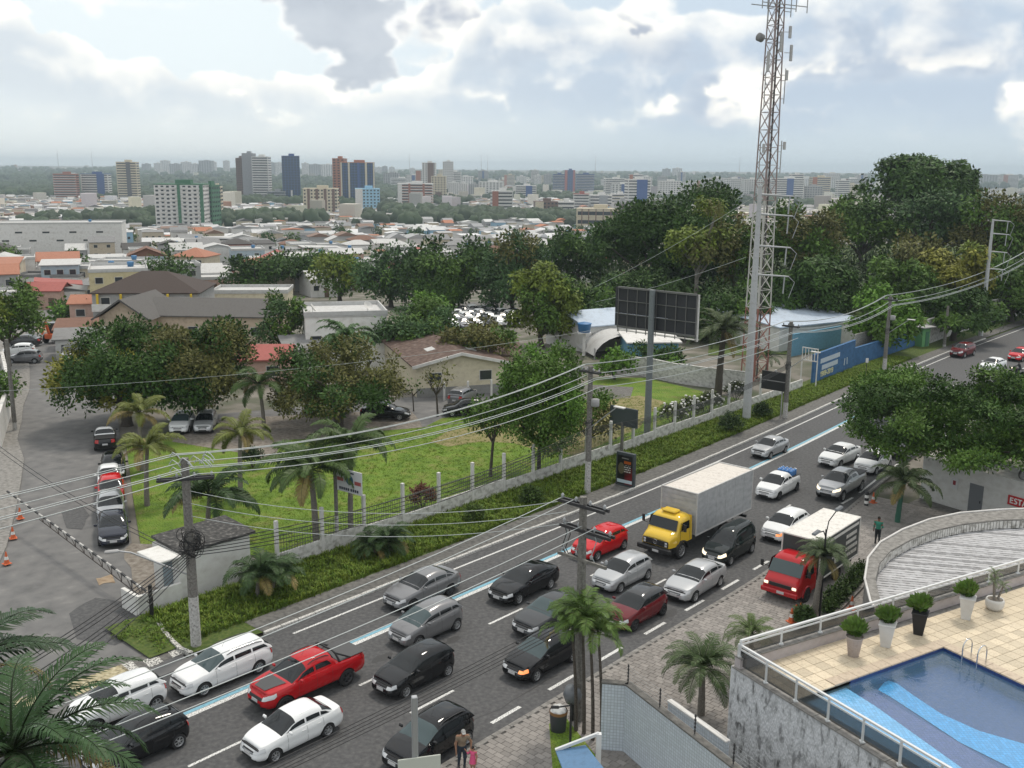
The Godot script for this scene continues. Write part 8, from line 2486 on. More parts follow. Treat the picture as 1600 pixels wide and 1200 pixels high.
# ---------------------------------------------------------------- pool terrace, curved roof, pavers
const TY := 4.0
func line_cut(a: Vector3, b: Vector3, f: float) -> Vector3: return a.lerp(b, f)
func build_terrace() -> void:
	rng.seed = 808
	M.stone_tile = []
	for k in 4:
		var b: float = [1.0, 0.9, 1.07, 0.83][k]
		M.stone_tile.append(mott(0.62 * b, 0.53 * b, 0.39 * b, 1.2, 0.6))
	M.coping = mott(0.5, 0.41, 0.31, 2.0, 0.6)
	M.rail = mat(0.62, 0.63, 0.63, 0.3)
	M.rail_glass = mat(0.05, 0.055, 0.055, 0.05)
	M.rail_glass.transparency = BaseMaterial3D.TRANSPARENCY_ALPHA
	M.rail_glass.albedo_color.a = 0.62
	M.lilac = mott(0.45, 0.41, 0.41, 4.0)
	var C: Vector3 = V(8.33, 4, -34.02)
	var bx: Vector3 = (V(23.38, 4, -42.46) - V(9.81, 4, -34.79)).normalized()
	var lz: Vector3 = (V(11.99, 4, -27.7) - C).normalized()
	print("terrace angle ", rad_to_deg(bx.angle_to(lz)))
	var lb := 26.0
	var ll := 13.0
	var P0: Vector3 = V(16.88, 4, -35.75)
	var px: Vector3 = (V(18.39, 4, -32.51) - P0).normalized()
	var pl: Vector3 = (V(12.13, 4, -32.95) - P0)
	var PL := P0 + pl.normalized() * (pl.length() + 1.7)
	var PR := P0 + px * 9.0
	var slab := MB.new()
	var c1 := C + bx * lb
	var c2 := C + lz * ll
	var body := MB.new()
	var inset := 0.12
	var B := [C + (bx + lz) * inset, c1 + lz * inset, c1 + lz * 14.0, c2 + bx * inset + lz * 2.0]
	body.prism([B[0] - V(0, 1.35, 0), B[1] - V(0, 1.35, 0), B[2] - V(0, 1.35, 0), B[3] - V(0, 1.35, 0)], 3.2)
	var terrace := thing("pool_terrace", "raised pool terrace with cream stone tiles and stained retaining wall", "terrace")
	part(terrace, "core", body, M.concrete_dark)
	var stained := surf(noise_tex(0.012, [[0.0, 0.05, 0.05, 0.05], [0.26, 0.12, 0.12, 0.118], [0.36, 0.4, 0.405, 0.41], [0.5, 0.54, 0.545, 0.555], [1.0, 0.62, 0.625, 0.64]], 1024, 87, 5), 3.0, 0.95, M.grain)
	stained.uv1_scale = V(0.24, 0.07, 0.24)
	var wl := MB.new()
	var wn := bx
	wl.box((C + c2) / 2 - V(0, TY / 2 + 0.15, 0) + bx * 0.1, V(ll + 0.2, TY + 0.3, 0.24), Basis(lz, Vector3.UP, lz.cross(Vector3.UP)))
	part(terrace, "left_wall", wl, stained)
	wl = MB.new()
	wl.box((C + c1) / 2 - V(0, TY / 2 + 0.15, 0) + lz * 0.1, V(lb, TY + 0.3, 0.24), Basis(bx, Vector3.UP, bx.cross(Vector3.UP)))
	part(terrace, "back_wall", wl, stained)
	for k in 13:
		var m := MB.new()
		m.box(C + lz * (k + 0.5) + bx * 0.12 + V(0, 0.03, 0), V(0.985, 0.07, 0.42), Basis(lz, Vector3.UP, lz.cross(Vector3.UP)), 0.012)
		part(terrace, "ledge_stone", m, M.concrete)
	var par := MB.new()
	par.box((C + c1) / 2 + lz * 0.2 + V(0, 0.2, 0), V(lb, 0.44, 0.3), Basis(bx, Vector3.UP, bx.cross(Vector3.UP)))
	part(terrace, "parapet", par, M.lilac)
	for k in 26:
		var m := MB.new()
		m.box(C + bx * (k + 0.5) + lz * 0.18 + V(0, 0.45, 0), V(0.985, 0.06, 0.42), Basis(bx, Vector3.UP, bx.cross(Vector3.UP)), 0.012)
		part(terrace, "parapet_stone", m, M.concrete)
	var e1 := -pl.normalized()
	var e2 := px
	var tile := MB.new()
	tile.box(V(0, -0.03, 0), V(0.485, 0.05, 0.485), Basis.IDENTITY, 0.008)
	var tm := tile.done()
	var tb := Basis(e1, Vector3.UP, e1.cross(Vector3.UP))
	var nrm := e1.cross(Vector3.UP)
	if nrm.dot(e2) < 0.0: nrm = -nrm
	var made := 0
	var more := []
	var mcol := PackedColorArray()
	for i in range(-22, 50):
		for j in range(-14, 26):
			var p := P0 + e1 * (i + 0.5) * 0.5 + nrm * (j + 0.5) * 0.5
			var in_pool := i < 0 and j >= 0
			if i >= -1 and i < 1 and j >= -1 : continue
			if j >= -1 and j < 0 and i < 1 and i > -12: continue
			if in_pool: continue
			var q := p - C
			var det := bx.x * lz.z - bx.z * lz.x
			var u := (q.x * lz.z - q.z * lz.x) / det
			var v := (bx.x * q.z - bx.z * q.x) / det
			if u < 0.4 or v < 0.5 or u > lb or v > ll + 2.0: continue
			if made >= 300:
				var tk := rng.randf_range(0.86, 1.06)
				more.append(Transform3D(tb, p)); mcol.append(Color(0.58 * tk, 0.495 * tk, 0.365 * tk)); continue
			made += 1
			part(terrace, "floor_tile", tm, M.stone_tile[rng.randi() % 4], Transform3D(tb, p + V(0, rng.randf_range(0, 0.004), 0)))
	copies(terrace, "farther_tiles", tm, more, mcol, M.tint)
	var bed := MB.new()
	var inner := PackedVector2Array()
	for p in [C + bx * 0.3 + lz * 0.3, c1 + lz * 0.3, c1 + lz * 14.0, c2 + bx * 0.3 + lz * 2.0]: inner.append(Vector2(p.x, p.z))
	var hole := PackedVector2Array()
	for p in [P0, P0 - e1 * 12.0, P0 - e1 * 12.0 + nrm * 14.0, P0 + nrm * 14.0]: hole.append(Vector2(p.x, p.z))
	for poly in Geometry2D.clip_polygons(inner, hole):
		var pts := []
		for q in poly: pts.append(V(q.x, TY - 0.05, q.y))
		bed.poly(pts)
	part(terrace, "tile_bed", bed, M.concrete)
	for k in 24:
		var m := MB.new()
		m.box(P0 + nrm * (k * 0.6 + 0.3) + e1 * 0.24 + V(0, -0.01, 0), V(0.48, 0.07, 0.59), tb, 0.012)
		part(terrace, "coping_stone", m, M.coping)
		if k < 10:
			m = MB.new()
			m.box(P0 - e1 * (k * 0.6 + 0.3) - nrm * 0.24 + V(0, -0.01, 0), V(0.59, 0.07, 0.48), tb, 0.012)
			part(terrace, "coping_stone", m, M.coping)
	var cs := MB.new()
	cs.box(P0 + e1 * 0.24 - nrm * 0.24 + V(0, -0.01, 0), V(0.48, 0.07, 0.48), tb, 0.012)
	part(terrace, "coping_stone", cs, M.coping)
	pool(P0, e1, nrm, inner)
	rail("white rail with smoked glass panes along the back of the terrace", C + lz * 0.18 + bx * 0.12 + V(0, 0.48, 0), bx, 25.0, 2.05, 0.62)
	rail("white rail with smoked glass panes above the stained left wall", C + bx * 0.12 + lz * 0.1 + V(0, 0.07, 0), lz, 13.0, 1.45, 0.86)
	var pots := [[V(13.12, 4, -35), "pale pinkish tapered pot with bushy plant, leftmost on the terrace", mott(0.42, 0.36, 0.33, 1.0), 0.8, 0.0], [V(14.66, 4, -35.82), "tall white square pot with bushy plant left of the black pot", M.w_white, 0.95, 1.0], [V(16.36, 4, -36.89), "tall black square pot with bushy plant", M.black, 0.95, 1.0], [V(18.9, 4, -38.34), "tall white square pot with bushy plant right of the black pot", M.w_white, 0.95, 1.0], [V(20.49, 4, -39.23), "round white bowl with a small three stemmed palm", M.w_white, 0.5, 2.0]]
	for a in pots:
		var t := thing("planter", a[1], "planter", a[0], -0.5, "planters on the pool terrace")
		var m := MB.new()
		if a[4] == 1.0:
			var rows := []
			for r in [[0.0, 0.17], [a[3], 0.29]]:
				rows.append([V(-r[1], r[0], -r[1]), V(r[1], r[0], -r[1]), V(r[1], r[0], r[1]), V(-r[1], r[0], r[1])])
			for k in 4: m.quad(rows[0][(k + 1) % 4], rows[0][k], rows[1][k], rows[1][(k + 1) % 4])
			m.box(V(0, a[3] - 0.02, 0), V(0.62, 0.06, 0.62), Basis.IDENTITY, 0.015)
		elif a[4] == 0.0:
			m.lathe([Vector2(0.001, 0), Vector2(0.2, 0), Vector2(0.31, a[3]), Vector2(0.33, a[3]), Vector2(0.33, a[3] - 0.05)], 18)
		else:
			m.lathe([Vector2(0.001, 0), Vector2(0.24, 0), Vector2(0.36, 0.16), Vector2(0.38, 0.4), Vector2(0.34, 0.5), Vector2(0.3, 0.47)], 18)
		part(t, "pot", m, a[2])
		m = MB.new()
		m.lathe([Vector2(0.28, a[3] - 0.03), Vector2(0.001, a[3] + 0.02)], 14)
		part(t, "soil", m, M.earth)
		if a[4] < 2.0:
			var xs := []
			var cl := PackedColorArray()
			for k in 150:
				var q := V(rng.randfn(), absf(rng.randfn()) * 0.8 + 0.1, rng.randfn()).normalized()
				xs.append(Transform3D(Basis(Quaternion(Vector3.UP, q)).scaled(Vector3.ONE * rng.randf_range(0.7, 1.1)), V(0, a[3] + 0.22, 0) + q * rng.randf_range(0.1, 0.36)))
				var b := rng.randf_range(0.8, 1.25)
				cl.append(Color(0.07 * b, 0.13 * b, 0.02 * b))
			copies(t, "foliage", leaf_clump(8, 0.3, 0.1, 8), xs, cl, M.leaf)
		else:
			for k in 3:
				m = MB.new()
				var top := V(cos(k * 2.1) * 0.25, 1.1 + 0.2 * k, sin(k * 2.1) * 0.25)
				m.tube([V(cos(k * 2.1) * 0.08, 0.45, sin(k * 2.1) * 0.08), top], [0.05, 0.035], 7)
				part(t, "stem", m, M.bark_pale)
				for j in 11:
					part(t, "frond", frond("date", j % 3), M.pot_palm if M.has("pot_palm") else make_pot_palm(), Transform3D((Basis(Vector3.UP, j * 2.4) * Basis(V(0, 0, 1), lerpf(0.3, -0.8, j / 11.0))).scaled(Vector3.ONE * 0.22), top))
	curved_roof()
	pavers()
	tiled_wall()
func make_pot_palm() -> StandardMaterial3D:
	M.pot_palm = mat(0.09, 0.13, 0.04, 0.5)
	M.pot_palm.vertex_color_use_as_albedo = true
	return M.pot_palm
func pool(P0: Vector3, e1: Vector3, nrm: Vector3, inner: PackedVector2Array) -> void:
	var t := thing("swimming_pool", "swimming pool with dark blue, violet and light blue mosaic floor", "pool")
	var tile := func(r: float, g: float, b: float, sd_: int) -> StandardMaterial3D:
		var im := Image.create(64, 64, false, Image.FORMAT_RGB8)
		var q := RandomNumberGenerator.new()
		q.seed = sd_
		for y in 8:
			for x in 8:
				var k := q.randf_range(0.85, 1.15)
				im.fill_rect(Rect2i(x * 8, y * 8, 8, 8), lin(Color(r * 0.62, g * 0.62, b * 0.7)))
				im.fill_rect(Rect2i(x * 8, y * 8, 7, 7), lin(Color(minf(r * k, 1), minf(g * k, 1), minf(b * k, 1))))
		var m := StandardMaterial3D.new()
		m.albedo_texture = ImageTexture.create_from_image(im)
		m.uv1_triplanar = true; m.uv1_world_triplanar = true; m.uv1_scale = Vector3.ONE / 1.0; m.roughness = 0.3
		return m
	var deep: StandardMaterial3D = tile.call(0.02, 0.05, 0.18, 1)
	var violet: StandardMaterial3D = tile.call(0.07, 0.09, 0.24, 2)
	var light: StandardMaterial3D = tile.call(0.05, 0.33, 0.68, 3)
	var pale: StandardMaterial3D = tile.call(0.15, 0.44, 0.74, 4)
	var fld := func(called: String, pts: Array, y: float, m) -> void:
		var b := MB.new()
		var q := []
		for p in pts: q.append(V(p.x, y, p.z))
		b.poly(q)
		part(t, called, b, m)
	var y := TY - 0.62
	var hole := PackedVector2Array()
	for p in [P0, P0 - e1 * 12.0, P0 - e1 * 12.0 + nrm * 14.0, P0 + nrm * 14.0]: hole.append(Vector2(p.x, p.z))
	for poly in Geometry2D.intersect_polygons(inner, hole):
		var fp := []
		for v in poly: fp.append(V(v.x, y, v.y))
		fld.call("deep_floor", fp, y, deep)
	var A := [V(12.68, 3.4, -33.76), V(13.48, 3.4, -33.22), V(14.23, 3.4, -31.67), V(15.1, 3.4, -30.08), V(15.7, 3.4, -28.63), V(16.24, 3.4, -27.3), V(15.14, 3.4, -26.66), V(14.23, 3.4, -28.1), V(13.52, 3.4, -29.87), V(12.77, 3.4, -31.98), V(12.29, 3.4, -33.16)]
	fld.call("violet_band", A, y + 0.012, violet)
	var L := [V(14.17, 3.4, -34.26), V(14.47, 3.4, -33.98), V(14.71, 3.4, -33.2), V(15.22, 3.4, -31.89), V(16.07, 3.4, -30.8), V(17.54, 3.4, -29.82), V(19.21, 3.4, -29.04), V(17.86, 3.4, -26.69), V(16.11, 3.4, -28.64), V(15.1, 3.4, -30.08), V(14.33, 3.4, -31.92), V(13.84, 3.4, -33.05), V(13.58, 3.4, -33.5)]
	fld.call("light_curve", L, y + 0.024, light)
	var S := [V(12.22, 3.85, -33.03), V(10.53, 3.85, -32.02), V(12.97, 3.85, -28.08), V(13.6, 3.85, -26.77), V(14.77, 3.85, -26.78), V(13.63, 3.85, -29.71), V(12.86, 3.85, -31.72)]
	var sh := MB.new()
	var q := []
	for p in S: q.append(V(p.x, TY - 0.26, p.z))
	sh.prism(q, 0.5)
	part(t, "shallow_shelf", sh, pale)
	var w := MB.new()
	var pw := 5.2
	w.box(P0 - e1 * pw / 2 - nrm * 0.02 + V(0, -0.36, 0), V(pw, 0.66, 0.04), Basis(e1, Vector3.UP, e1.cross(Vector3.UP)))
	w.box(P0 + nrm * 7.0 + e1 * 0.02 + V(0, -0.36, 0), V(0.04, 0.66, 14.0), Basis(e1, Vector3.UP, e1.cross(Vector3.UP)))
	part(t, "basin_wall", w, deep)
	var water := StandardMaterial3D.new()
	water.albedo_color = Color(0.55, 0.75, 0.85, 0.12)
	water.transparency = BaseMaterial3D.TRANSPARENCY_ALPHA
	water.roughness = 0.02
	water.normal_enabled = true
	water.normal_texture = bump_tex(0.02, 512, 77, 1.6)
	water.normal_scale = 0.4
	water.uv1_triplanar = true; water.uv1_world_triplanar = true; water.uv1_scale = Vector3.ONE / 5.0
	var surf_ := MB.new()
	for poly in Geometry2D.intersect_polygons(inner, hole):
		var pts := []
		for v in poly: pts.append(V(v.x, TY - 0.14, v.y))
		surf_.poly(pts)
	part(t, "water", surf_, water)
	var lad := thing("pool_ladder", "pair of bent steel handrails at the pool corner", "ladder", P0 + nrm * 1.0)
	for k in 2:
		var m := MB.new()
		var o := nrm * (0.62 * k)
		var path := []
		for j in 13:
			var a := PI * j / 12.0
			path.append(o + e1 * (0.28 * cos(a)) + V(0, 0.45 + 0.32 * sin(a), 0))
		path.push_front(o + e1 * 0.28 + V(0, 0, 0))
		path.append(o - e1 * 0.26 + V(0, -0.5, 0))
		m.tube(path, [0.025], 8)
		part(lad, "handrail", m, M.chrome)
func rail(label: String, a: Vector3, d: Vector3, len: float, step: float, h: float) -> void:
	var t := thing("glass_railing", label, "railing", a)
	var m := MB.new()
	m.bar(V(0, h, 0), d * len + V(0, h, 0), 0.09, 0.07)
	part(t, "top_rail", m, M.rail)
	m = MB.new()
	m.bar(V(0, h - 0.16, 0), d * len + V(0, h - 0.16, 0), 0.05, 0.05)
	part(t, "middle_rail", m, M.rail)
	var n := int(len / step)
	for k in n + 1:
		m = MB.new()
		m.bar(d * k * step, d * k * step + V(0, h, 0), 0.07, 0.07); m.box(d * k * step + V(0, 0.02, 0), V(0.16, 0.04, 0.16))
		part(t, "post", m, M.rail)
		if k < n:
			var g := MB.new()
			g.box(d * (k + 0.5) * step + V(0, (h - 0.2) / 2 + 0.03, 0), V(step - 0.12, h - 0.26, 0.012), Basis(d, Vector3.UP, d.cross(Vector3.UP)))
			part(t, "glass_pane", g, M.rail_glass)
func curved_roof() -> void:
	var out := [V(16.35, 3, -37.77), V(16.17, 3, -39.64), V(16.35, 3, -42.11), V(16.97, 3, -44.66), V(18.05, 3, -47.33), V(19.44, 3, -49.49), V(21.36, 3, -51.44), V(23.52, 3, -53.12), V(25.74, 3, -54.25), V(28.23, 3, -54.86), V(31.41, 3, -55.28)]
	var inn := [V(16.84, 3, -38.35), V(16.72, 3, -40.15), V(16.91, 3, -42.47), V(17.49, 3, -44.67), V(18.39, 3, -46.67), V(19.61, 3, -48.41), V(21.33, 3, -50.09), V(23.2, 3, -51.49), V(25.2, 3, -52.54), V(27.52, 3, -53.23), V(30.48, 3, -53.51)]
	var t := thing("pavilion", "low pavilion with rounded concrete parapet and grey corrugated roof", "pavilion")
	var m := MB.new()
	for k in out.size() - 1:
		m.quad(inn[k], out[k], out[k + 1], inn[k + 1])
		var d := V(0, -3.0, 0)
		m.quad(out[k], out[k] + d, out[k + 1] + d, out[k + 1])
		var f := V(0, -0.55, 0)
		m.quad(inn[k] + f, inn[k], inn[k + 1], inn[k + 1] + f)
	part(t, "parapet", m, M.concrete)
	m = MB.new()
	var e := []
	for k in out.size(): e.append(out[k] + V(0, 0.03, 0))
	m.tube(e, [0.06], 6)
	part(t, "white_edge", m, M.w_white)
	var clip := PackedVector2Array()
	for p in inn: clip.append(Vector2(p.x, p.z))
	var back: Vector3 = V(22.56, 3, -38.45)
	clip.append(Vector2(back.x + 6.0, back.z)); clip.append(Vector2(back.x, back.z + 3.0))
	var dir := V(0.975, 0, 0.22).normalized()
	var nrm := dir.cross(Vector3.UP)
	var o: Vector3 = inn[3]
	var sheet_mat := []
	for k in 4:
		var b: float = [1.0, 0.86, 1.1, 0.55][k]
		sheet_mat.append(mott(0.5 * b, 0.5 * b, 0.51 * b, 3.0, 0.75))
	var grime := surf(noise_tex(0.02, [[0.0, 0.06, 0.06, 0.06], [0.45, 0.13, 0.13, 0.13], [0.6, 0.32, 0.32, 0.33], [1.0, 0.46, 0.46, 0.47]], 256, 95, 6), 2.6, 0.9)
	var pitch := 0.3
	for k in range(-70, 70):
		var c := o + nrm * (k * pitch)
		var strip_ := PackedVector2Array()
		for q in [c - dir * 4.0, c + dir * 30.0, c + dir * 30.0 + nrm * pitch, c - dir * 4.0 + nrm * pitch]: strip_.append(Vector2(q.x, q.z))
		for poly in Geometry2D.intersect_polygons(clip, strip_):
			var lo := 1e9
			var hi := -1e9
			for q in poly:
				var s := (V(q.x, 0, q.y) - V(o.x, 0, o.z)).dot(dir)
				lo = minf(lo, s); hi = maxf(hi, s)
			if hi - lo < 0.3: continue
			for seg in 2:
				var b := MB.new()
				var rows := []
				for i in 2:
					var row := []
					for j in 6:
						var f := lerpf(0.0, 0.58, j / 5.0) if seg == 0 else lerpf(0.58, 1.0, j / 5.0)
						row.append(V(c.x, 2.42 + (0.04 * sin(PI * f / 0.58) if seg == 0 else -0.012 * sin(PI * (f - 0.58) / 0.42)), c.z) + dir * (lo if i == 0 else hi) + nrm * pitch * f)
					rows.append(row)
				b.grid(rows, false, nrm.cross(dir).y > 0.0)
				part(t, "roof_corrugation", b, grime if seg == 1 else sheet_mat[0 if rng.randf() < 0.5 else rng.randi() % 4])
	var fl := MB.new()
	for k in range(4, inn.size() - 1):
		for j in 12:
			var a: Vector3 = inn[k].lerp(inn[k + 1], j / 12.0)
			var b2: Vector3 = inn[k].lerp(inn[k + 1], (j + 0.85) / 12.0)
			fl.bar(a + V(0, -0.3, 0) + (b2 - a) * 0.1, b2 + V(0, -0.3, 0), 0.05, 0.42)
	part(t, "flashing", fl, M.white_wall_dirty)
	var hd := thing("hedge", "low clipped hedge in a kerbed bed beside the pavilion", "hedge", V(17.91, 0, -49.96) , 0.0)
	var ha: Vector3 = V(15.98, 0, -47.01) - hd.position
	var hb: Vector3 = V(19.76, 0, -52.15) - hd.position
	var km := MB.new()
	km.bar(ha + V(0, 0.1, 0) - RN * 0.5, hb + V(0, 0.1, 0) - RN * 0.5, 0.2, 0.3); km.bar(ha + V(0, 0.1, 0) + RN * 0.5, hb + V(0, 0.1, 0) + RN * 0.5, 0.2, 0.3)
	part(hd, "kerb", km, M.concrete)
	var xs := []
	var cl := PackedColorArray()
	for k in 420:
		var p := ha.lerp(hb, rng.randf()) + RN * rng.randf_range(-0.35, 0.35) + V(0, rng.randf_range(0.2, 0.85), 0)
		xs.append(Transform3D(Basis(Vector3.UP, rng.randf() * TAU), p))
		var b := rng.randf_range(0.7, 1.25)
		cl.append(Color(0.05 * b, 0.085 * b, 0.022 * b))
	copies(hd, "foliage", leaf_clump(9, 0.16, 0.2, 5), xs, cl, M.leaf)
func pavers() -> void:
	var bed := MB.new()
	var s := 14.0
	while s < 66.0:
		bed.quad(rd(s, edge_r(s) + 7.6, 0.07), rd(s + 2, edge_r(s + 2) + 7.6, 0.07), rd(s + 2, edge_r(s + 2), 0.07), rd(s, edge_r(s), 0.07))
		s += 2.0
	var o := structure("paved_forecourt", bed, M.concrete_dark)
	var pm := MB.new()
	pm.box(V(0, 0, 0), V(0.385, 0.05, 0.245), Basis.IDENTITY, 0.008)
	var mesh := pm.done()
	var tones := []
	for k in 4:
		var b: float = [1.0, 0.85, 1.12, 0.95][k]
		tones.append(mott(0.24 * b, 0.222 * b, 0.205 * b, 2.0, 0.9))
	var basis := Basis(RN, Vector3.UP, RN.cross(Vector3.UP))
	var rest := []
	var cs := PackedColorArray()
	var made := 0
	for i in range(0, 200):
		var ss := 15.0 + i * 0.255
		for j in 18:
			var tt := edge_r(ss) + 0.45 + j * 0.4 + (0.08 if i % 2 else -0.04)
			var p := rd(ss, tt, 0.088 + rng.randf_range(0, 0.006))
			var b := rng.randf_range(0.82, 1.15)
			if made < 300 and ss > 31.5 and ss < 39.0 and tt < edge_r(ss) + 4.9:
				made += 1
				part(o, "paver", mesh, tones[rng.randi() % 4], Transform3D(basis, p))
			else:
				rest.append(Transform3D(basis, p)); cs.append(Color(0.24 * b, 0.222 * b, 0.205 * b))
	var mm := copies(o, "farther_pavers", mesh, rest, cs, M.tint)
	mm.set_meta("kind", "stuff")
	var em := MB.new()
	em.box(V(0, 0, 0), V(0.97, 0.14, 0.22), Basis.IDENTITY, 0.02)
	var emesh := em.done()
	for k in 62:
		var a := 10.0 + k
		var d := (rd(a + 1, edge_r(a + 1)) - rd(a, edge_r(a))).normalized()
		part(o, "edge_stone", emesh, M.concrete, Transform3D(Basis(d, Vector3.UP, d.cross(Vector3.UP)), rd(a + 0.5, (edge_r(a) + edge_r(a + 1)) / 2 + 0.12, 0.06)))
	sheet("parking_ramp", [V(25.39, 0, -62.95), V(28.26, 0, -65.66), V(33.32, 0, -58.21), V(30.26, 0, -52.38), V(21.57, 0, -52.19), V(22.24, 0, -57.08)], 0.1, M.concrete_dark)
	sheet("entrance_lawn", [V(1.62, 0, -36.48), V(2.23, 0, -37.22), V(3.42, 0, -34.06), V(3.54, 0, -30.27), V(1.67, 0, -30.25)], 0.12, M.lawn)
	sheet("service_yard", [V(5.37, 0, -40.44), V(10.74, 0, -43.58), V(15.78, 0, -49.5), V(19.22, 0, -49.57), V(13.39, 0, -30.4), V(4.53, 0, -30.28)], 0.04, M.concrete_dark)
func tiled_wall() -> void:
	var im := Image.create(128, 128, false, Image.FORMAT_RGB8)
	for y in 8:
		for x in 8:
			im.fill_rect(Rect2i(x * 16, y * 16, 16, 16), lin(Color(0.3, 0.33, 0.36)))
			var k := rng.randf_range(0.92, 1.08)
			im.fill_rect(Rect2i(x * 16, y * 16, 14, 14), lin(Color(0.5 * k, 0.55 * k, 0.6 * k)))
	var tile := StandardMaterial3D.new()
	tile.albedo_texture = ImageTexture.create_from_image(im)
	tile.uv1_triplanar = true; tile.uv1_scale = Vector3.ONE / 1.0; tile.roughness = 0.35
	var A: Vector3 = V(3.48, 0, -33.97)
	var h := 2.9
	var B0: Vector3 = V(4.61, 2.9, -34.48)
	var B1: Vector3 = V(7.45, 2.9, -29.27)
	var d := (B1 - B0).normalized()
	var a := V(B0.x, 0, B0.z) - d * 0.2
	var b := V(B1.x, 0, B1.z) + d * 6.0
	var w := wall_run("tiled_wall", "tall wall faced with small pale blue tiles and a dark top", a, b, h, 0.25, tile, M.concrete_dark)
	var e: Vector3 = V(3.55, 2.9, -34.8)
	wall_run("tiled_wall", "short return of the pale tiled wall by the slender palms", V(e.x, 0, e.z), a, h, 0.2, tile, M.concrete_dark)
	var f := thing("electric_fence", "thin security fence stalks on top of the pale tiled wall", "fence", a + V(0, h + 0.08, 0))
	for k in 7:
		var m := MB.new()
		m.tube([d * k * 2.0, d * k * 2.0 + V(0, 0.75, 0)], [0.02], 6)
		for j in 5: m.box(d * k * 2.0 + V(0, 0.12 + j * 0.14, 0), V(0.07, 0.05, 0.07))
		part(f, "stalk", m, M.dark_steel)
	for j in 5:
		var m := MB.new()
		m.tube([V(0, 0.12 + j * 0.14, 0), d * 12.0 + V(0, 0.12 + j * 0.14, 0)], [0.006], 4, false)
		part(f, "wire", m, M.steel)
	wall_run("inner_wall", "low white tiled wall behind the pale tiled wall", V(6.19, 2, -35.01) * V(1, 0, 1), V(7.85, 2, -32.22) * V(1, 0, 1), 2.0, 0.15, tile, M.w_white)
	var aw := thing("awning", "blue sheet awning on a white post at the bottom edge", "awning", V(3.08, -0.05, -30) * V(1, 0, 1))
	var p0: Vector3 = V(1.46, 4.3, -28) - aw.position
	var p1: Vector3 = V(2.39, 4.49, -28) - aw.position
	var p2: Vector3 = V(3, 4.69, -26) - aw.position
	var p3: Vector3 = V(1.79, 4.36, -26) - aw.position
	var m := MB.new()
	m.quad(p3, p2, p1, p0); m.quad(p0 - V(0, 0.05, 0), p1 - V(0, 0.05, 0), p2 - V(0, 0.05, 0), p3 - V(0, 0.05, 0))
	part(aw, "sheet", m, mott(0.09, 0.19, 0.33, 2.0, 0.5))
	m = MB.new()
	var top: Vector3 = V(2.8, 4.89, -28) - aw.position
	m.bar(V(top.x, 0, top.z), top, 0.16); m.bar(top, p0, 0.09)
	part(aw, "post", m, M.rail)
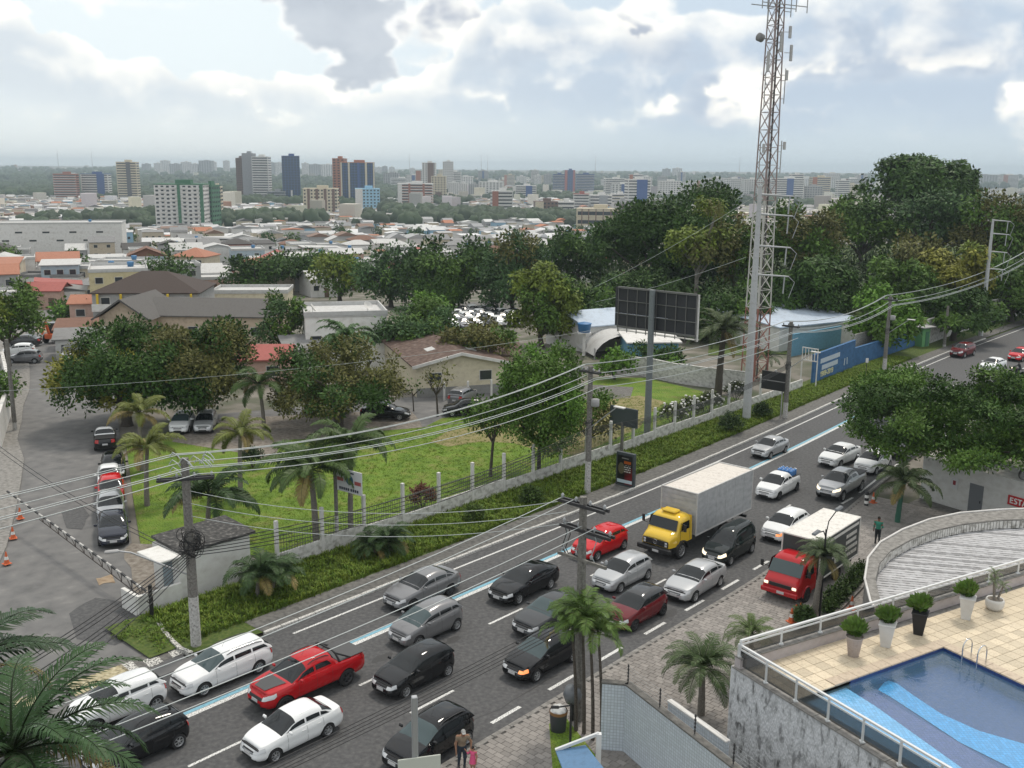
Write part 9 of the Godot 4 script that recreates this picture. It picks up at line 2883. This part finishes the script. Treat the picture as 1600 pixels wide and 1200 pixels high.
# ---------------------------------------------------------------- people: one continuous skin each, meshed from joined capsules
func smin(a: float, b: float, k: float) -> float:
	var h := clampf(0.5 + 0.5 * (b - a) / k, 0.0, 1.0)
	return lerpf(b, a, h) - k * h * (1.0 - h)
func caps(p: Vector3, b: Array) -> float:
	var pa: Vector3 = p - b[0]
	var ba: Vector3 = b[1] - b[0]
	var h := clampf(pa.dot(ba) / maxf(ba.length_squared(), 1e-9), 0.0, 1.0)
	return (pa - ba * h).length() - lerpf(b[2], b[3], h)
func net(m: MB, bones: Array, cell: float, k: float, colour: Callable) -> void:
	var lo := V(1e9, 1e9, 1e9)
	var hi := -lo
	for b in bones:
		var r: float = maxf(b[2], b[3]) + cell * 2.0
		for q in [b[0], b[1]]:
			lo = lo.min(q - Vector3.ONE * r); hi = hi.max(q + Vector3.ONE * r)
	var n := Vector3i(((hi - lo) / cell).ceil()) + Vector3i.ONE
	var F := PackedFloat32Array()
	F.resize(n.x * n.y * n.z); F.fill(1.0)
	for b in bones:
		var r: float = maxf(b[2], b[3]) + k + cell * 2.0
		var a := Vector3i(((b[0].min(b[1]) - Vector3.ONE * r - lo) / cell).floor()).clamp(Vector3i.ZERO, n - Vector3i.ONE)
		var e := Vector3i(((b[0].max(b[1]) + Vector3.ONE * r - lo) / cell).ceil()).clamp(Vector3i.ZERO, n - Vector3i.ONE)
		for z in range(a.z, e.z + 1):
			for y in range(a.y, e.y + 1):
				for x in range(a.x, e.x + 1):
					var i := x + n.x * (y + n.y * z)
					var d := caps(lo + V(x, y, z) * cell, b)
					if d < 0.3: F[i] = smin(F[i], d, k) if F[i] < 0.9 else d
	var id := {}
	for z in n.z - 1:
		for y in n.y - 1:
			for x in n.x - 1:
				var s := Vector3.ZERO
				var c := 0
				var base := x + n.x * (y + n.y * z)
				var v := [F[base], F[base + 1], F[base + n.x], F[base + n.x + 1], F[base + n.x * n.y], F[base + n.x * n.y + 1], F[base + n.x * n.y + n.x], F[base + n.x * n.y + n.x + 1]]
				var any_in := false
				var any_out := false
				for q in v:
					if q < 0: any_in = true
					else: any_out = true
				if not (any_in and any_out): continue
				for ed in [[0, 1], [2, 3], [4, 5], [6, 7], [0, 2], [1, 3], [4, 6], [5, 7], [0, 4], [1, 5], [2, 6], [3, 7]]:
					var d0: float = v[ed[0]]
					var d1: float = v[ed[1]]
					if (d0 < 0) != (d1 < 0):
						var f := d0 / (d0 - d1)
						var p0 := V(ed[0] & 1, (ed[0] >> 1) & 1, ed[0] >> 2)
						var p1 := V(ed[1] & 1, (ed[1] >> 1) & 1, ed[1] >> 2)
						s += p0.lerp(p1, f); c += 1
				var p := lo + (V(x, y, z) + s / c) * cell
				var g := V(v[1] + v[3] + v[5] + v[7] - v[0] - v[2] - v[4] - v[6], v[2] + v[3] + v[6] + v[7] - v[0] - v[1] - v[4] - v[5], v[4] + v[5] + v[6] + v[7] - v[0] - v[1] - v[2] - v[3]).normalized()
				m.col = colour.call(p)
				id[base] = m.put(p, g)
	for z in range(1, n.z - 1):
		for y in range(1, n.y - 1):
			for x in range(1, n.x - 1):
				var base := x + n.x * (y + n.y * z)
				var d := F[base]
				for ax in 3:
					var st: int = [1, n.x, n.x * n.y][ax]
					var e := F[base + st]
					if (d < 0) == (e < 0): continue
					var u: int = [n.x, n.x * n.y, 1][ax]
					var w: int = [n.x * n.y, 1, n.x][ax]
					var q := [base, base - u, base - u - w, base - w]
					var ok := true
					for j in q:
						if not id.has(j): ok = false
					if not ok: continue
					var A: int = id[q[0]]
					var B: int = id[q[1]]
					var C: int = id[q[2]]
					var D: int = id[q[3]]
					if d < 0: m.ix.append_array([A, C, B, A, D, C])
					else: m.ix.append_array([A, B, C, A, C, D])
# joints in metres for a figure of height 1; J maps names to positions
func figure(called: String, label: String, at: Vector3, turn: float, H: float, J: Dictionary, look: Dictionary) -> Node3D:
	var t := thing(called, label, "person", at, turn)
	var g := func(n: String) -> Vector3: return J[n] * H
	var s := H
	var B := []
	var fat: float = look.get("fat", 1.0)
	B.append([g.call("pelvis"), g.call("waist"), 0.082 * s * fat, 0.075 * s * fat]); B.append([g.call("waist"), g.call("chest"), 0.075 * s * fat, 0.088 * s * fat])
	B.append([g.call("chest"), g.call("neck"), 0.08 * s * fat, 0.036 * s]); B.append([g.call("neck"), g.call("head"), 0.033 * s, 0.04 * s])
	for sd_ in ["l", "r"]:
		B.append([g.call("chest") + V(0, 0.025 * s, 0), g.call("sho_" + sd_), 0.06 * s * fat, 0.042 * s * fat])
		B.append([g.call("sho_" + sd_), g.call("elb_" + sd_), 0.036 * s * fat, 0.027 * s]); B.append([g.call("elb_" + sd_), g.call("wri_" + sd_), 0.027 * s, 0.018 * s])
		B.append([g.call("hip_" + sd_), g.call("kne_" + sd_), 0.058 * s * fat, 0.038 * s]); B.append([g.call("kne_" + sd_), g.call("ank_" + sd_), 0.036 * s, 0.025 * s])
		B.append([g.call("ank_" + sd_) - V(0, 0.018 * s, 0.01 * s), g.call("ank_" + sd_) + V(0, -0.022 * s, 0.1 * s), 0.024 * s, 0.02 * s])
	if look.has("skirt"): B.append([g.call("waist"), g.call("pelvis") + V(0, -0.16 * s, 0), 0.075 * s, 0.13 * s])
	var m := MB.new()
	var skin: Color = look.skin
	net(m, B, 0.017 * maxf(H / 1.7, 0.7), 0.03 * s, func(p: Vector3) -> Color:
		var arm := 1e9
		for sd_ in ["l", "r"]:
			arm = minf(arm, caps(p, [J["elb_" + sd_].lerp(J["sho_" + sd_], look.get("sleeve", 0.5)) * s, J["wri_" + sd_] * s, 0.02 * s, 0.02 * s]))
		if arm < 0.022 * s and not look.get("long", false): return skin
		if p.y > J.neck.y * s - 0.005 * s: return skin
		if p.y < J.ank_l.y * s + 0.012 * s: return look.shoe
		if p.y < J.pelvis.y * s - (0.16 * s if look.has("skirt") else -0.03 * s): return skin if look.has("skirt") else look.legs
		return look.top)
	var h := g.call("head") + V(0, 0.03 * s, 0) as Vector3
	var hb := [[h + V(0, 0.02, -0.012) * s, h + V(0, 0.0, 0.004) * s, 0.05 * s, 0.046 * s], [h, h + V(0, -0.048, 0.02) * s, 0.04 * s, 0.026 * s], [h + V(0, 0.004, 0.045) * s, h + V(0, -0.014, 0.06) * s, 0.007 * s, 0.01 * s], [h + V(-0.018, 0.012, 0.043) * s, h + V(0.018, 0.012, 0.043) * s, 0.009 * s, 0.009 * s]]
	for x in [-1.0, 1.0]: hb.append([h + V(0.048 * x, 0.006, -0.004) * s, h + V(0.05 * x, -0.012, 0.0) * s, 0.01 * s, 0.007 * s])
	net(m, hb, 0.008, 0.012 * s, func(p: Vector3) -> Color:
		var q := (p - h) / s
		for x in [-1.0, 1.0]:
			if Vector2(q.x - 0.02 * x, q.y - 0.002).length() < 0.007 and q.z > 0.03: return Color(0.03, 0.02, 0.02)
		if absf(q.x) < 0.017 and absf(q.y + 0.037) < 0.0045 and q.z > 0.02: return Color(0.25, 0.08, 0.07)
		return skin)
	for sd_ in ["l", "r"]:
		var w: Vector3 = g.call("wri_" + sd_)
		var d: Vector3 = (w - g.call("elb_" + sd_)).normalized()
		var x := -1.0 if sd_ == "r" else 1.0
		var side := d.cross(V(x, 0, 0.2)).normalized()
		var nrm := side.cross(d)
		var hand := [[w, w + d * 0.045 * s, 0.015 * s, 0.017 * s], [w + side * 0.012 * s + d * 0.02 * s, w + d * 0.05 * s + side * 0.016 * s, 0.012 * s, 0.011 * s], [w - side * 0.012 * s + d * 0.02 * s, w + d * 0.05 * s - side * 0.016 * s, 0.012 * s, 0.01 * s]]
		for f in 4:
			var r0: Vector3 = w + d * 0.05 * s + side * (0.018 - 0.012 * f) * s
			var ln: float = [0.038, 0.044, 0.041, 0.031][f] * s
			var k1 := r0 + d * ln * 0.5
			hand.append([r0, k1, 0.0055 * s, 0.005 * s]); hand.append([k1, k1 + (d + nrm * 0.7).normalized() * ln * 0.55, 0.005 * s, 0.0042 * s])
		var tb := w + d * 0.018 * s + side * 0.02 * s
		hand.append([tb, tb + (d + side * 0.9).normalized() * 0.026 * s, 0.007 * s, 0.006 * s]); hand.append([tb + (d + side * 0.9).normalized() * 0.026 * s, tb + (d + side * 0.9).normalized() * 0.026 * s + (d + side * 0.2).normalized() * 0.022 * s, 0.006 * s, 0.005 * s])
		net(m, hand, 0.006, 0.004 * s, func(_p: Vector3) -> Color: return skin)
	part(t, "body", m, M.tint)
	var hm := MB.new()
	var hair := [[h + V(0, 0.03, -0.012) * s, h + V(0, 0.022, 0.012) * s, 0.052 * s, 0.044 * s]]
	if look.get("long_hair", false):
		hair.append([h + V(0, 0.0, -0.035) * s, h + V(0, -0.17, -0.075) * s, 0.05 * s, 0.03 * s])
	net(hm, hair, 0.01, 0.01, func(_p: Vector3) -> Color: return look.hair)
	part(t, "cap" if look.has("cap") else "hair", hm, M.tint)
	if look.has("cap"):
		hm = MB.new()
		hm.box(h + V(0, 0.032, 0.07) * s, V(0.075, 0.008, 0.06) * s, Basis(Vector3.RIGHT, 0.15), 0.003)
		part(t, "cap_peak", hm, mat(look.hair.r, look.hair.g, look.hair.b, 0.8))
	return t
func stance(over := {}) -> Dictionary:
	var J := {"pelvis": V(0, 0.53, 0), "waist": V(0, 0.61, 0.005), "chest": V(0, 0.73, 0), "neck": V(0, 0.83, 0), "head": V(0, 0.89, 0.012), "sho_l": V(0.105, 0.8, 0), "sho_r": V(-0.105, 0.8, 0), "elb_l": V(0.14, 0.635, -0.01), "elb_r": V(-0.14, 0.635, -0.01), "wri_l": V(0.15, 0.49, 0.03), "wri_r": V(-0.15, 0.49, 0.03), "hip_l": V(0.05, 0.51, 0), "hip_r": V(-0.05, 0.51, 0), "kne_l": V(0.055, 0.28, 0.01), "kne_r": V(-0.055, 0.28, 0.01), "ank_l": V(0.06, 0.045, -0.01), "ank_r": V(-0.06, 0.045, -0.01)}
	for k in over: J[k] = over[k]
	return J
func build_people() -> void:
	var man: Vector3 = V(-1.75, 0, -33.44)
	figure("person", "man in tan shirt, dark jeans and grey cap leaning towards a girl", man + V(0, 0.1, 0), 0.25, 1.72, stance({"chest": V(0.01, 0.73, 0.045), "neck": V(0.01, 0.82, 0.085), "head": V(0.01, 0.87, 0.12), "sho_l": V(0.115, 0.785, 0.07), "sho_r": V(-0.105, 0.79, 0.06), "elb_l": V(0.19, 0.64, 0.06), "wri_l": V(0.17, 0.53, 0.15), "elb_r": V(-0.15, 0.63, 0.06), "wri_r": V(-0.15, 0.49, 0.12), "kne_l": V(0.06, 0.28, 0.04), "ank_r": V(-0.06, 0.045, -0.06), "kne_r": V(-0.055, 0.28, -0.01)}), {"skin": Color(0.24, 0.13, 0.08), "top": Color(0.22, 0.17, 0.12), "legs": Color(0.02, 0.035, 0.05), "shoe": Color(0.04, 0.04, 0.04), "hair": Color(0.3, 0.3, 0.29), "cap": true, "sleeve": 0.35})
	figure("person", "girl in pink dress with long dark hair held by the man", V(-1.38, 0, -33.25) + V(0.05, 0.1, 0.1), -0.4, 1.08, stance({"elb_r": V(-0.17, 0.7, 0.03), "wri_r": V(-0.24, 0.8, 0.05)}), {"skin": Color(0.32, 0.17, 0.11), "top": Color(0.62, 0.09, 0.2), "legs": Color(0.3, 0.16, 0.1), "shoe": Color(0.5, 0.4, 0.4), "hair": Color(0.012, 0.009, 0.008), "long_hair": true, "skirt": true, "sleeve": 0.9})
	figure("person", "attendant in green shirt standing on the pavers by the pavilion", V(22.16, 0, -56.87) + V(0, 0.1, 0), 2.6, 1.74, stance({"wri_r": V(-0.1, 0.56, 0.12)}), {"skin": Color(0.17, 0.09, 0.06), "top": Color(0.03, 0.2, 0.14), "legs": Color(0.015, 0.017, 0.02), "shoe": Color(0.02, 0.02, 0.02), "hair": Color(0.015, 0.012, 0.01), "sleeve": 0.5})
	var mp: Vector3 = V(56.26, 0, -108.84)
	var yaw := atan2(-0.743, -0.669) * -1.0
	var bike := thing("motorcycle", "dark motorcycle ridden beside the white sedan far up the avenue", "motorcycle", mp + V(0, 0.055, 0), PI - 0.75)
	add_wheel(bike, 0.3, 6, V(0.65, 0.3, 0), false, M.rim_dark); add_wheel(bike, 0.3, 6, V(-0.65, 0.3, 0), false, M.rim_dark)
	var m := MB.new()
	m.tube([V(0.65, 0.3, 0), V(0.42, 0.95, 0)], [0.04], 6); m.tube([V(0.42, 0.8, 0), V(0, 0.45, 0), V(-0.65, 0.3, 0)], [0.06, 0.1, 0.04], 7)
	part(bike, "frame", m, M.black)
	m = MB.new()
	m.box(V(0.15, 0.8, 0), V(0.45, 0.22, 0.26), Basis.IDENTITY, 0.08)
	part(bike, "tank", m, M.p_wine)
	m = MB.new()
	m.box(V(-0.35, 0.78, 0), V(0.65, 0.1, 0.26), Basis.IDENTITY, 0.04)
	part(bike, "seat", m, M.black)
	m = MB.new()
	m.tube([V(0.35, 1.02, -0.35), V(0.42, 0.98, 0), V(0.35, 1.02, 0.35)], [0.02], 6)
	part(bike, "handlebar", m, M.black)
	m = MB.new()
	m.box(V(0.55, 0.85, 0), V(0.1, 0.16, 0.16), Basis.IDENTITY, 0.04)
	part(bike, "headlight", m, M.lamp_lit)
	var rider := figure("person", "rider in dark clothes and helmet on the motorcycle", mp + V(0, 0.06, 0), PI - 0.75 + PI / 2, 1.7, stance({"pelvis": V(0, 0.52, -0.18), "waist": V(0, 0.6, -0.16), "chest": V(0, 0.72, -0.11), "neck": V(0, 0.82, -0.08), "head": V(0, 0.88, -0.06), "sho_l": V(0.105, 0.79, -0.09), "sho_r": V(-0.105, 0.79, -0.09), "elb_l": V(0.17, 0.68, 0.03), "elb_r": V(-0.17, 0.68, 0.03), "wri_l": V(0.17, 0.62, 0.15), "wri_r": V(-0.17, 0.62, 0.15), "hip_l": V(0.06, 0.5, -0.16), "hip_r": V(-0.06, 0.5, -0.16), "kne_l": V(0.12, 0.42, 0.08), "kne_r": V(-0.12, 0.42, 0.08), "ank_l": V(0.12, 0.2, -0.02), "ank_r": V(-0.12, 0.2, -0.02)}), {"skin": Color(0.05, 0.04, 0.04), "top": Color(0.03, 0.03, 0.035), "legs": Color(0.02, 0.022, 0.03), "shoe": Color(0.02, 0.02, 0.02), "hair": Color(0.03, 0.03, 0.03), "long": true})
# ---------------------------------------------------------------- small plants
func tuft(n: int, h: float, w: float, seed_: int) -> Mesh:
	var r := RandomNumberGenerator.new()
	r.seed = seed_
	var m := MB.new()
	for k in n:
		var a := r.randf() * TAU
		var p := V(cos(a), 0, sin(a)) * r.randf() * w
		var d := V(cos(a), 0, sin(a))
		var s := d.cross(Vector3.UP) * h * 0.09
		var hh := h * r.randf_range(0.6, 1.2)
		var b := r.randf_range(0.75, 1.25)
		m.col = Color(b, b, b)
		var q := p + d * hh * 0.25 + V(0, hh * 0.7, 0)
		m.quad(p - s, p + s, q + s * 0.8, q - s * 0.8); m.tri(q - s * 0.8, q + s * 0.8, p + d * hh * 0.7 + V(0, hh, 0))
	return m.done()
func scatter(called: String, label: String, category: String, mesh: Mesh, n: int, place: Callable, base: Color) -> void:
	var xs := []
	var cs := PackedColorArray()
	for k in n:
		var p = place.call()
		if p == null: continue
		xs.append(Transform3D(Basis(Vector3.UP, rng.randf() * TAU).scaled(Vector3.ONE * rng.randf_range(0.6, 1.35)), p))
		var b := rng.randf_range(0.7, 1.3)
		cs.append(Color(base.r * b * rng.randf_range(0.9, 1.2), base.g * b, base.b * b))
	var o := copies(self, called, mesh, xs, cs, M.leaf)
	tag(o, label, category, "", "stuff")
func build_plants() -> void:
	rng.seed = 1212
	var patch := FastNoiseLite.new()
	patch.frequency = 0.16; patch.seed = 4
	scatter("verge_weeds", "thick green weeds covering the verge beside the avenue", "weeds", leaf_clump(13, 0.12, 0.14, 17), 5200, func():
		var s := rng.randf_range(18.5, 88.0)
		var t := rng.randf_range(-44.2, edge_l(s) - 1.9)
		if patch.get_noise_2d(s, t) + rng.randf_range(-0.15, 0.15) < -0.1 + (t + 43.0) * 0.1: return null
		return rd(s, t, 0.16 + rng.randf_range(0.0, 0.1)), Color(0.105, 0.175, 0.026))
	scatter("verge_grass", "rough grass tufts along the verge and kerb", "grass", tuft(9, 0.24, 0.16, 3), 14000, func():
		var s := rng.randf_range(22.0, 120.0)
		return rd(s, rng.randf_range(-44.3 + bend(s) * 0.5, edge_l(s) - 1.78), 0.14), Color(0.13, 0.2, 0.03))
	scatter("lawn_grass", "short grass tufts over the lawn", "grass", tuft(8, 0.09, 0.16, 6), 9000, func():
		var s := rng.randf_range(31.0, 80.0)
		return rd(s, rng.randf_range(-62.0, -44.8), 0.0), Color(0.135, 0.22, 0.02))
	for a in [[V(14.21, 0, -85.46), "white flowering bush inside the fence, left of the group"], [V(16.21, 0, -87.85), "white flowering bush inside the fence, middle of the group"], [V(18.44, 0, -90.38), "white flowering bush inside the fence, right of the group"], [V(21.96, 0, -94.98), "small white flowering bush near the tall pale pole"]]:
		var t := thing("flowering_bush", a[1], "bush", a[0], 0.0, "white flowering bushes inside the fence")
		var xs := []
		var cs := PackedColorArray()
		var fx := []
		var fc := PackedColorArray()
		for k in 150:
			var q := V(rng.randfn(), absf(rng.randfn()), rng.randfn()).normalized()
			var p := V(0, 0.9, 0) + q * V(1.2, 1.1, 1.0) * rng.randf_range(0.7, 1.05)
			xs.append(Transform3D(Basis(Vector3.UP, rng.randf() * TAU), p))
			var b := rng.randf_range(0.7, 1.2)
			cs.append(Color(0.06 * b, 0.075 * b, 0.03 * b))
			if rng.randf() < 0.22:
				fx.append(Transform3D(Basis.IDENTITY.scaled(Vector3.ONE * rng.randf_range(0.8, 1.5)), p + q * 0.15)); fc.append(Color(0.75, 0.74, 0.7))
		var m := MB.new()
		for k in 4: m.tube([V(0, -0.1, 0), V(cos(k * 1.6) * 0.6, 1.2, sin(k * 1.6) * 0.6)], [0.04, 0.02], 5)
		part(t, "stems", m, M.bark)
		copies(t, "foliage", leaf_clump(8, 0.22, 0.24, 21), xs, cs, M.leaf)
		var fm := MB.new()
		fm.lathe([Vector2(0.001, -0.06), Vector2(0.1, 0.0), Vector2(0.07, 0.07), Vector2(0.001, 0.08)], 7)
		copies(t, "blossoms", fm.done(), fx, fc, M.tint)
	for a in [[V(18.74, 0, -82.77), "dark shrub on the verge left of the tall pale pole", 1.1, Color(0.035, 0.065, 0.02)], [V(22.79, 0, -88.09), "dark shrub at the foot of the tall pale pole", 0.9, Color(0.035, 0.065, 0.02)], [V(-2.28, 0, -60.05), "young light green shrub on the verge", 0.7, Color(0.08, 0.13, 0.03)], [V(1.36, 0, -63.61), "low shrub against the fence wall", 0.8, Color(0.05, 0.09, 0.02)], [V(-5.87, 0, -62.77), "reddish brown cordyline beside the fence", 1.0, Color(0.12, 0.05, 0.035)], [V(-19.44, 0, -71.82), "round dark shrub on the lawn", 0.9, Color(0.035, 0.06, 0.022)], [V(14.63, 0, -46.04), "low green shrub by the cones", 0.5, Color(0.05, 0.09, 0.025)]]:
		var t := thing("shrub", a[1], "shrub", a[0], 0.0, "")
		var xs := []
		var cs := PackedColorArray()
		for k in 130:
			var q := V(rng.randfn(), absf(rng.randfn()) * 1.1, rng.randfn()).normalized()
			xs.append(Transform3D(Basis(Vector3.UP, rng.randf() * TAU), V(0, a[2] * 0.7, 0) + q * a[2] * rng.randf_range(0.5, 1.05)))
			var b := rng.randf_range(0.7, 1.3)
			cs.append(Color(a[3].r * b, a[3].g * b, a[3].b * b))
		var m := MB.new()
		for k in 3: m.tube([V(0, -0.1, 0), V(cos(k * 2.1) * 0.4, a[2], sin(k * 2.1) * 0.4)], [0.04, 0.015], 5)
		part(t, "stems", m, M.bark)
		copies(t, "foliage", leaf_clump(9, 0.2, 0.22, 25), xs, cs, M.leaf)
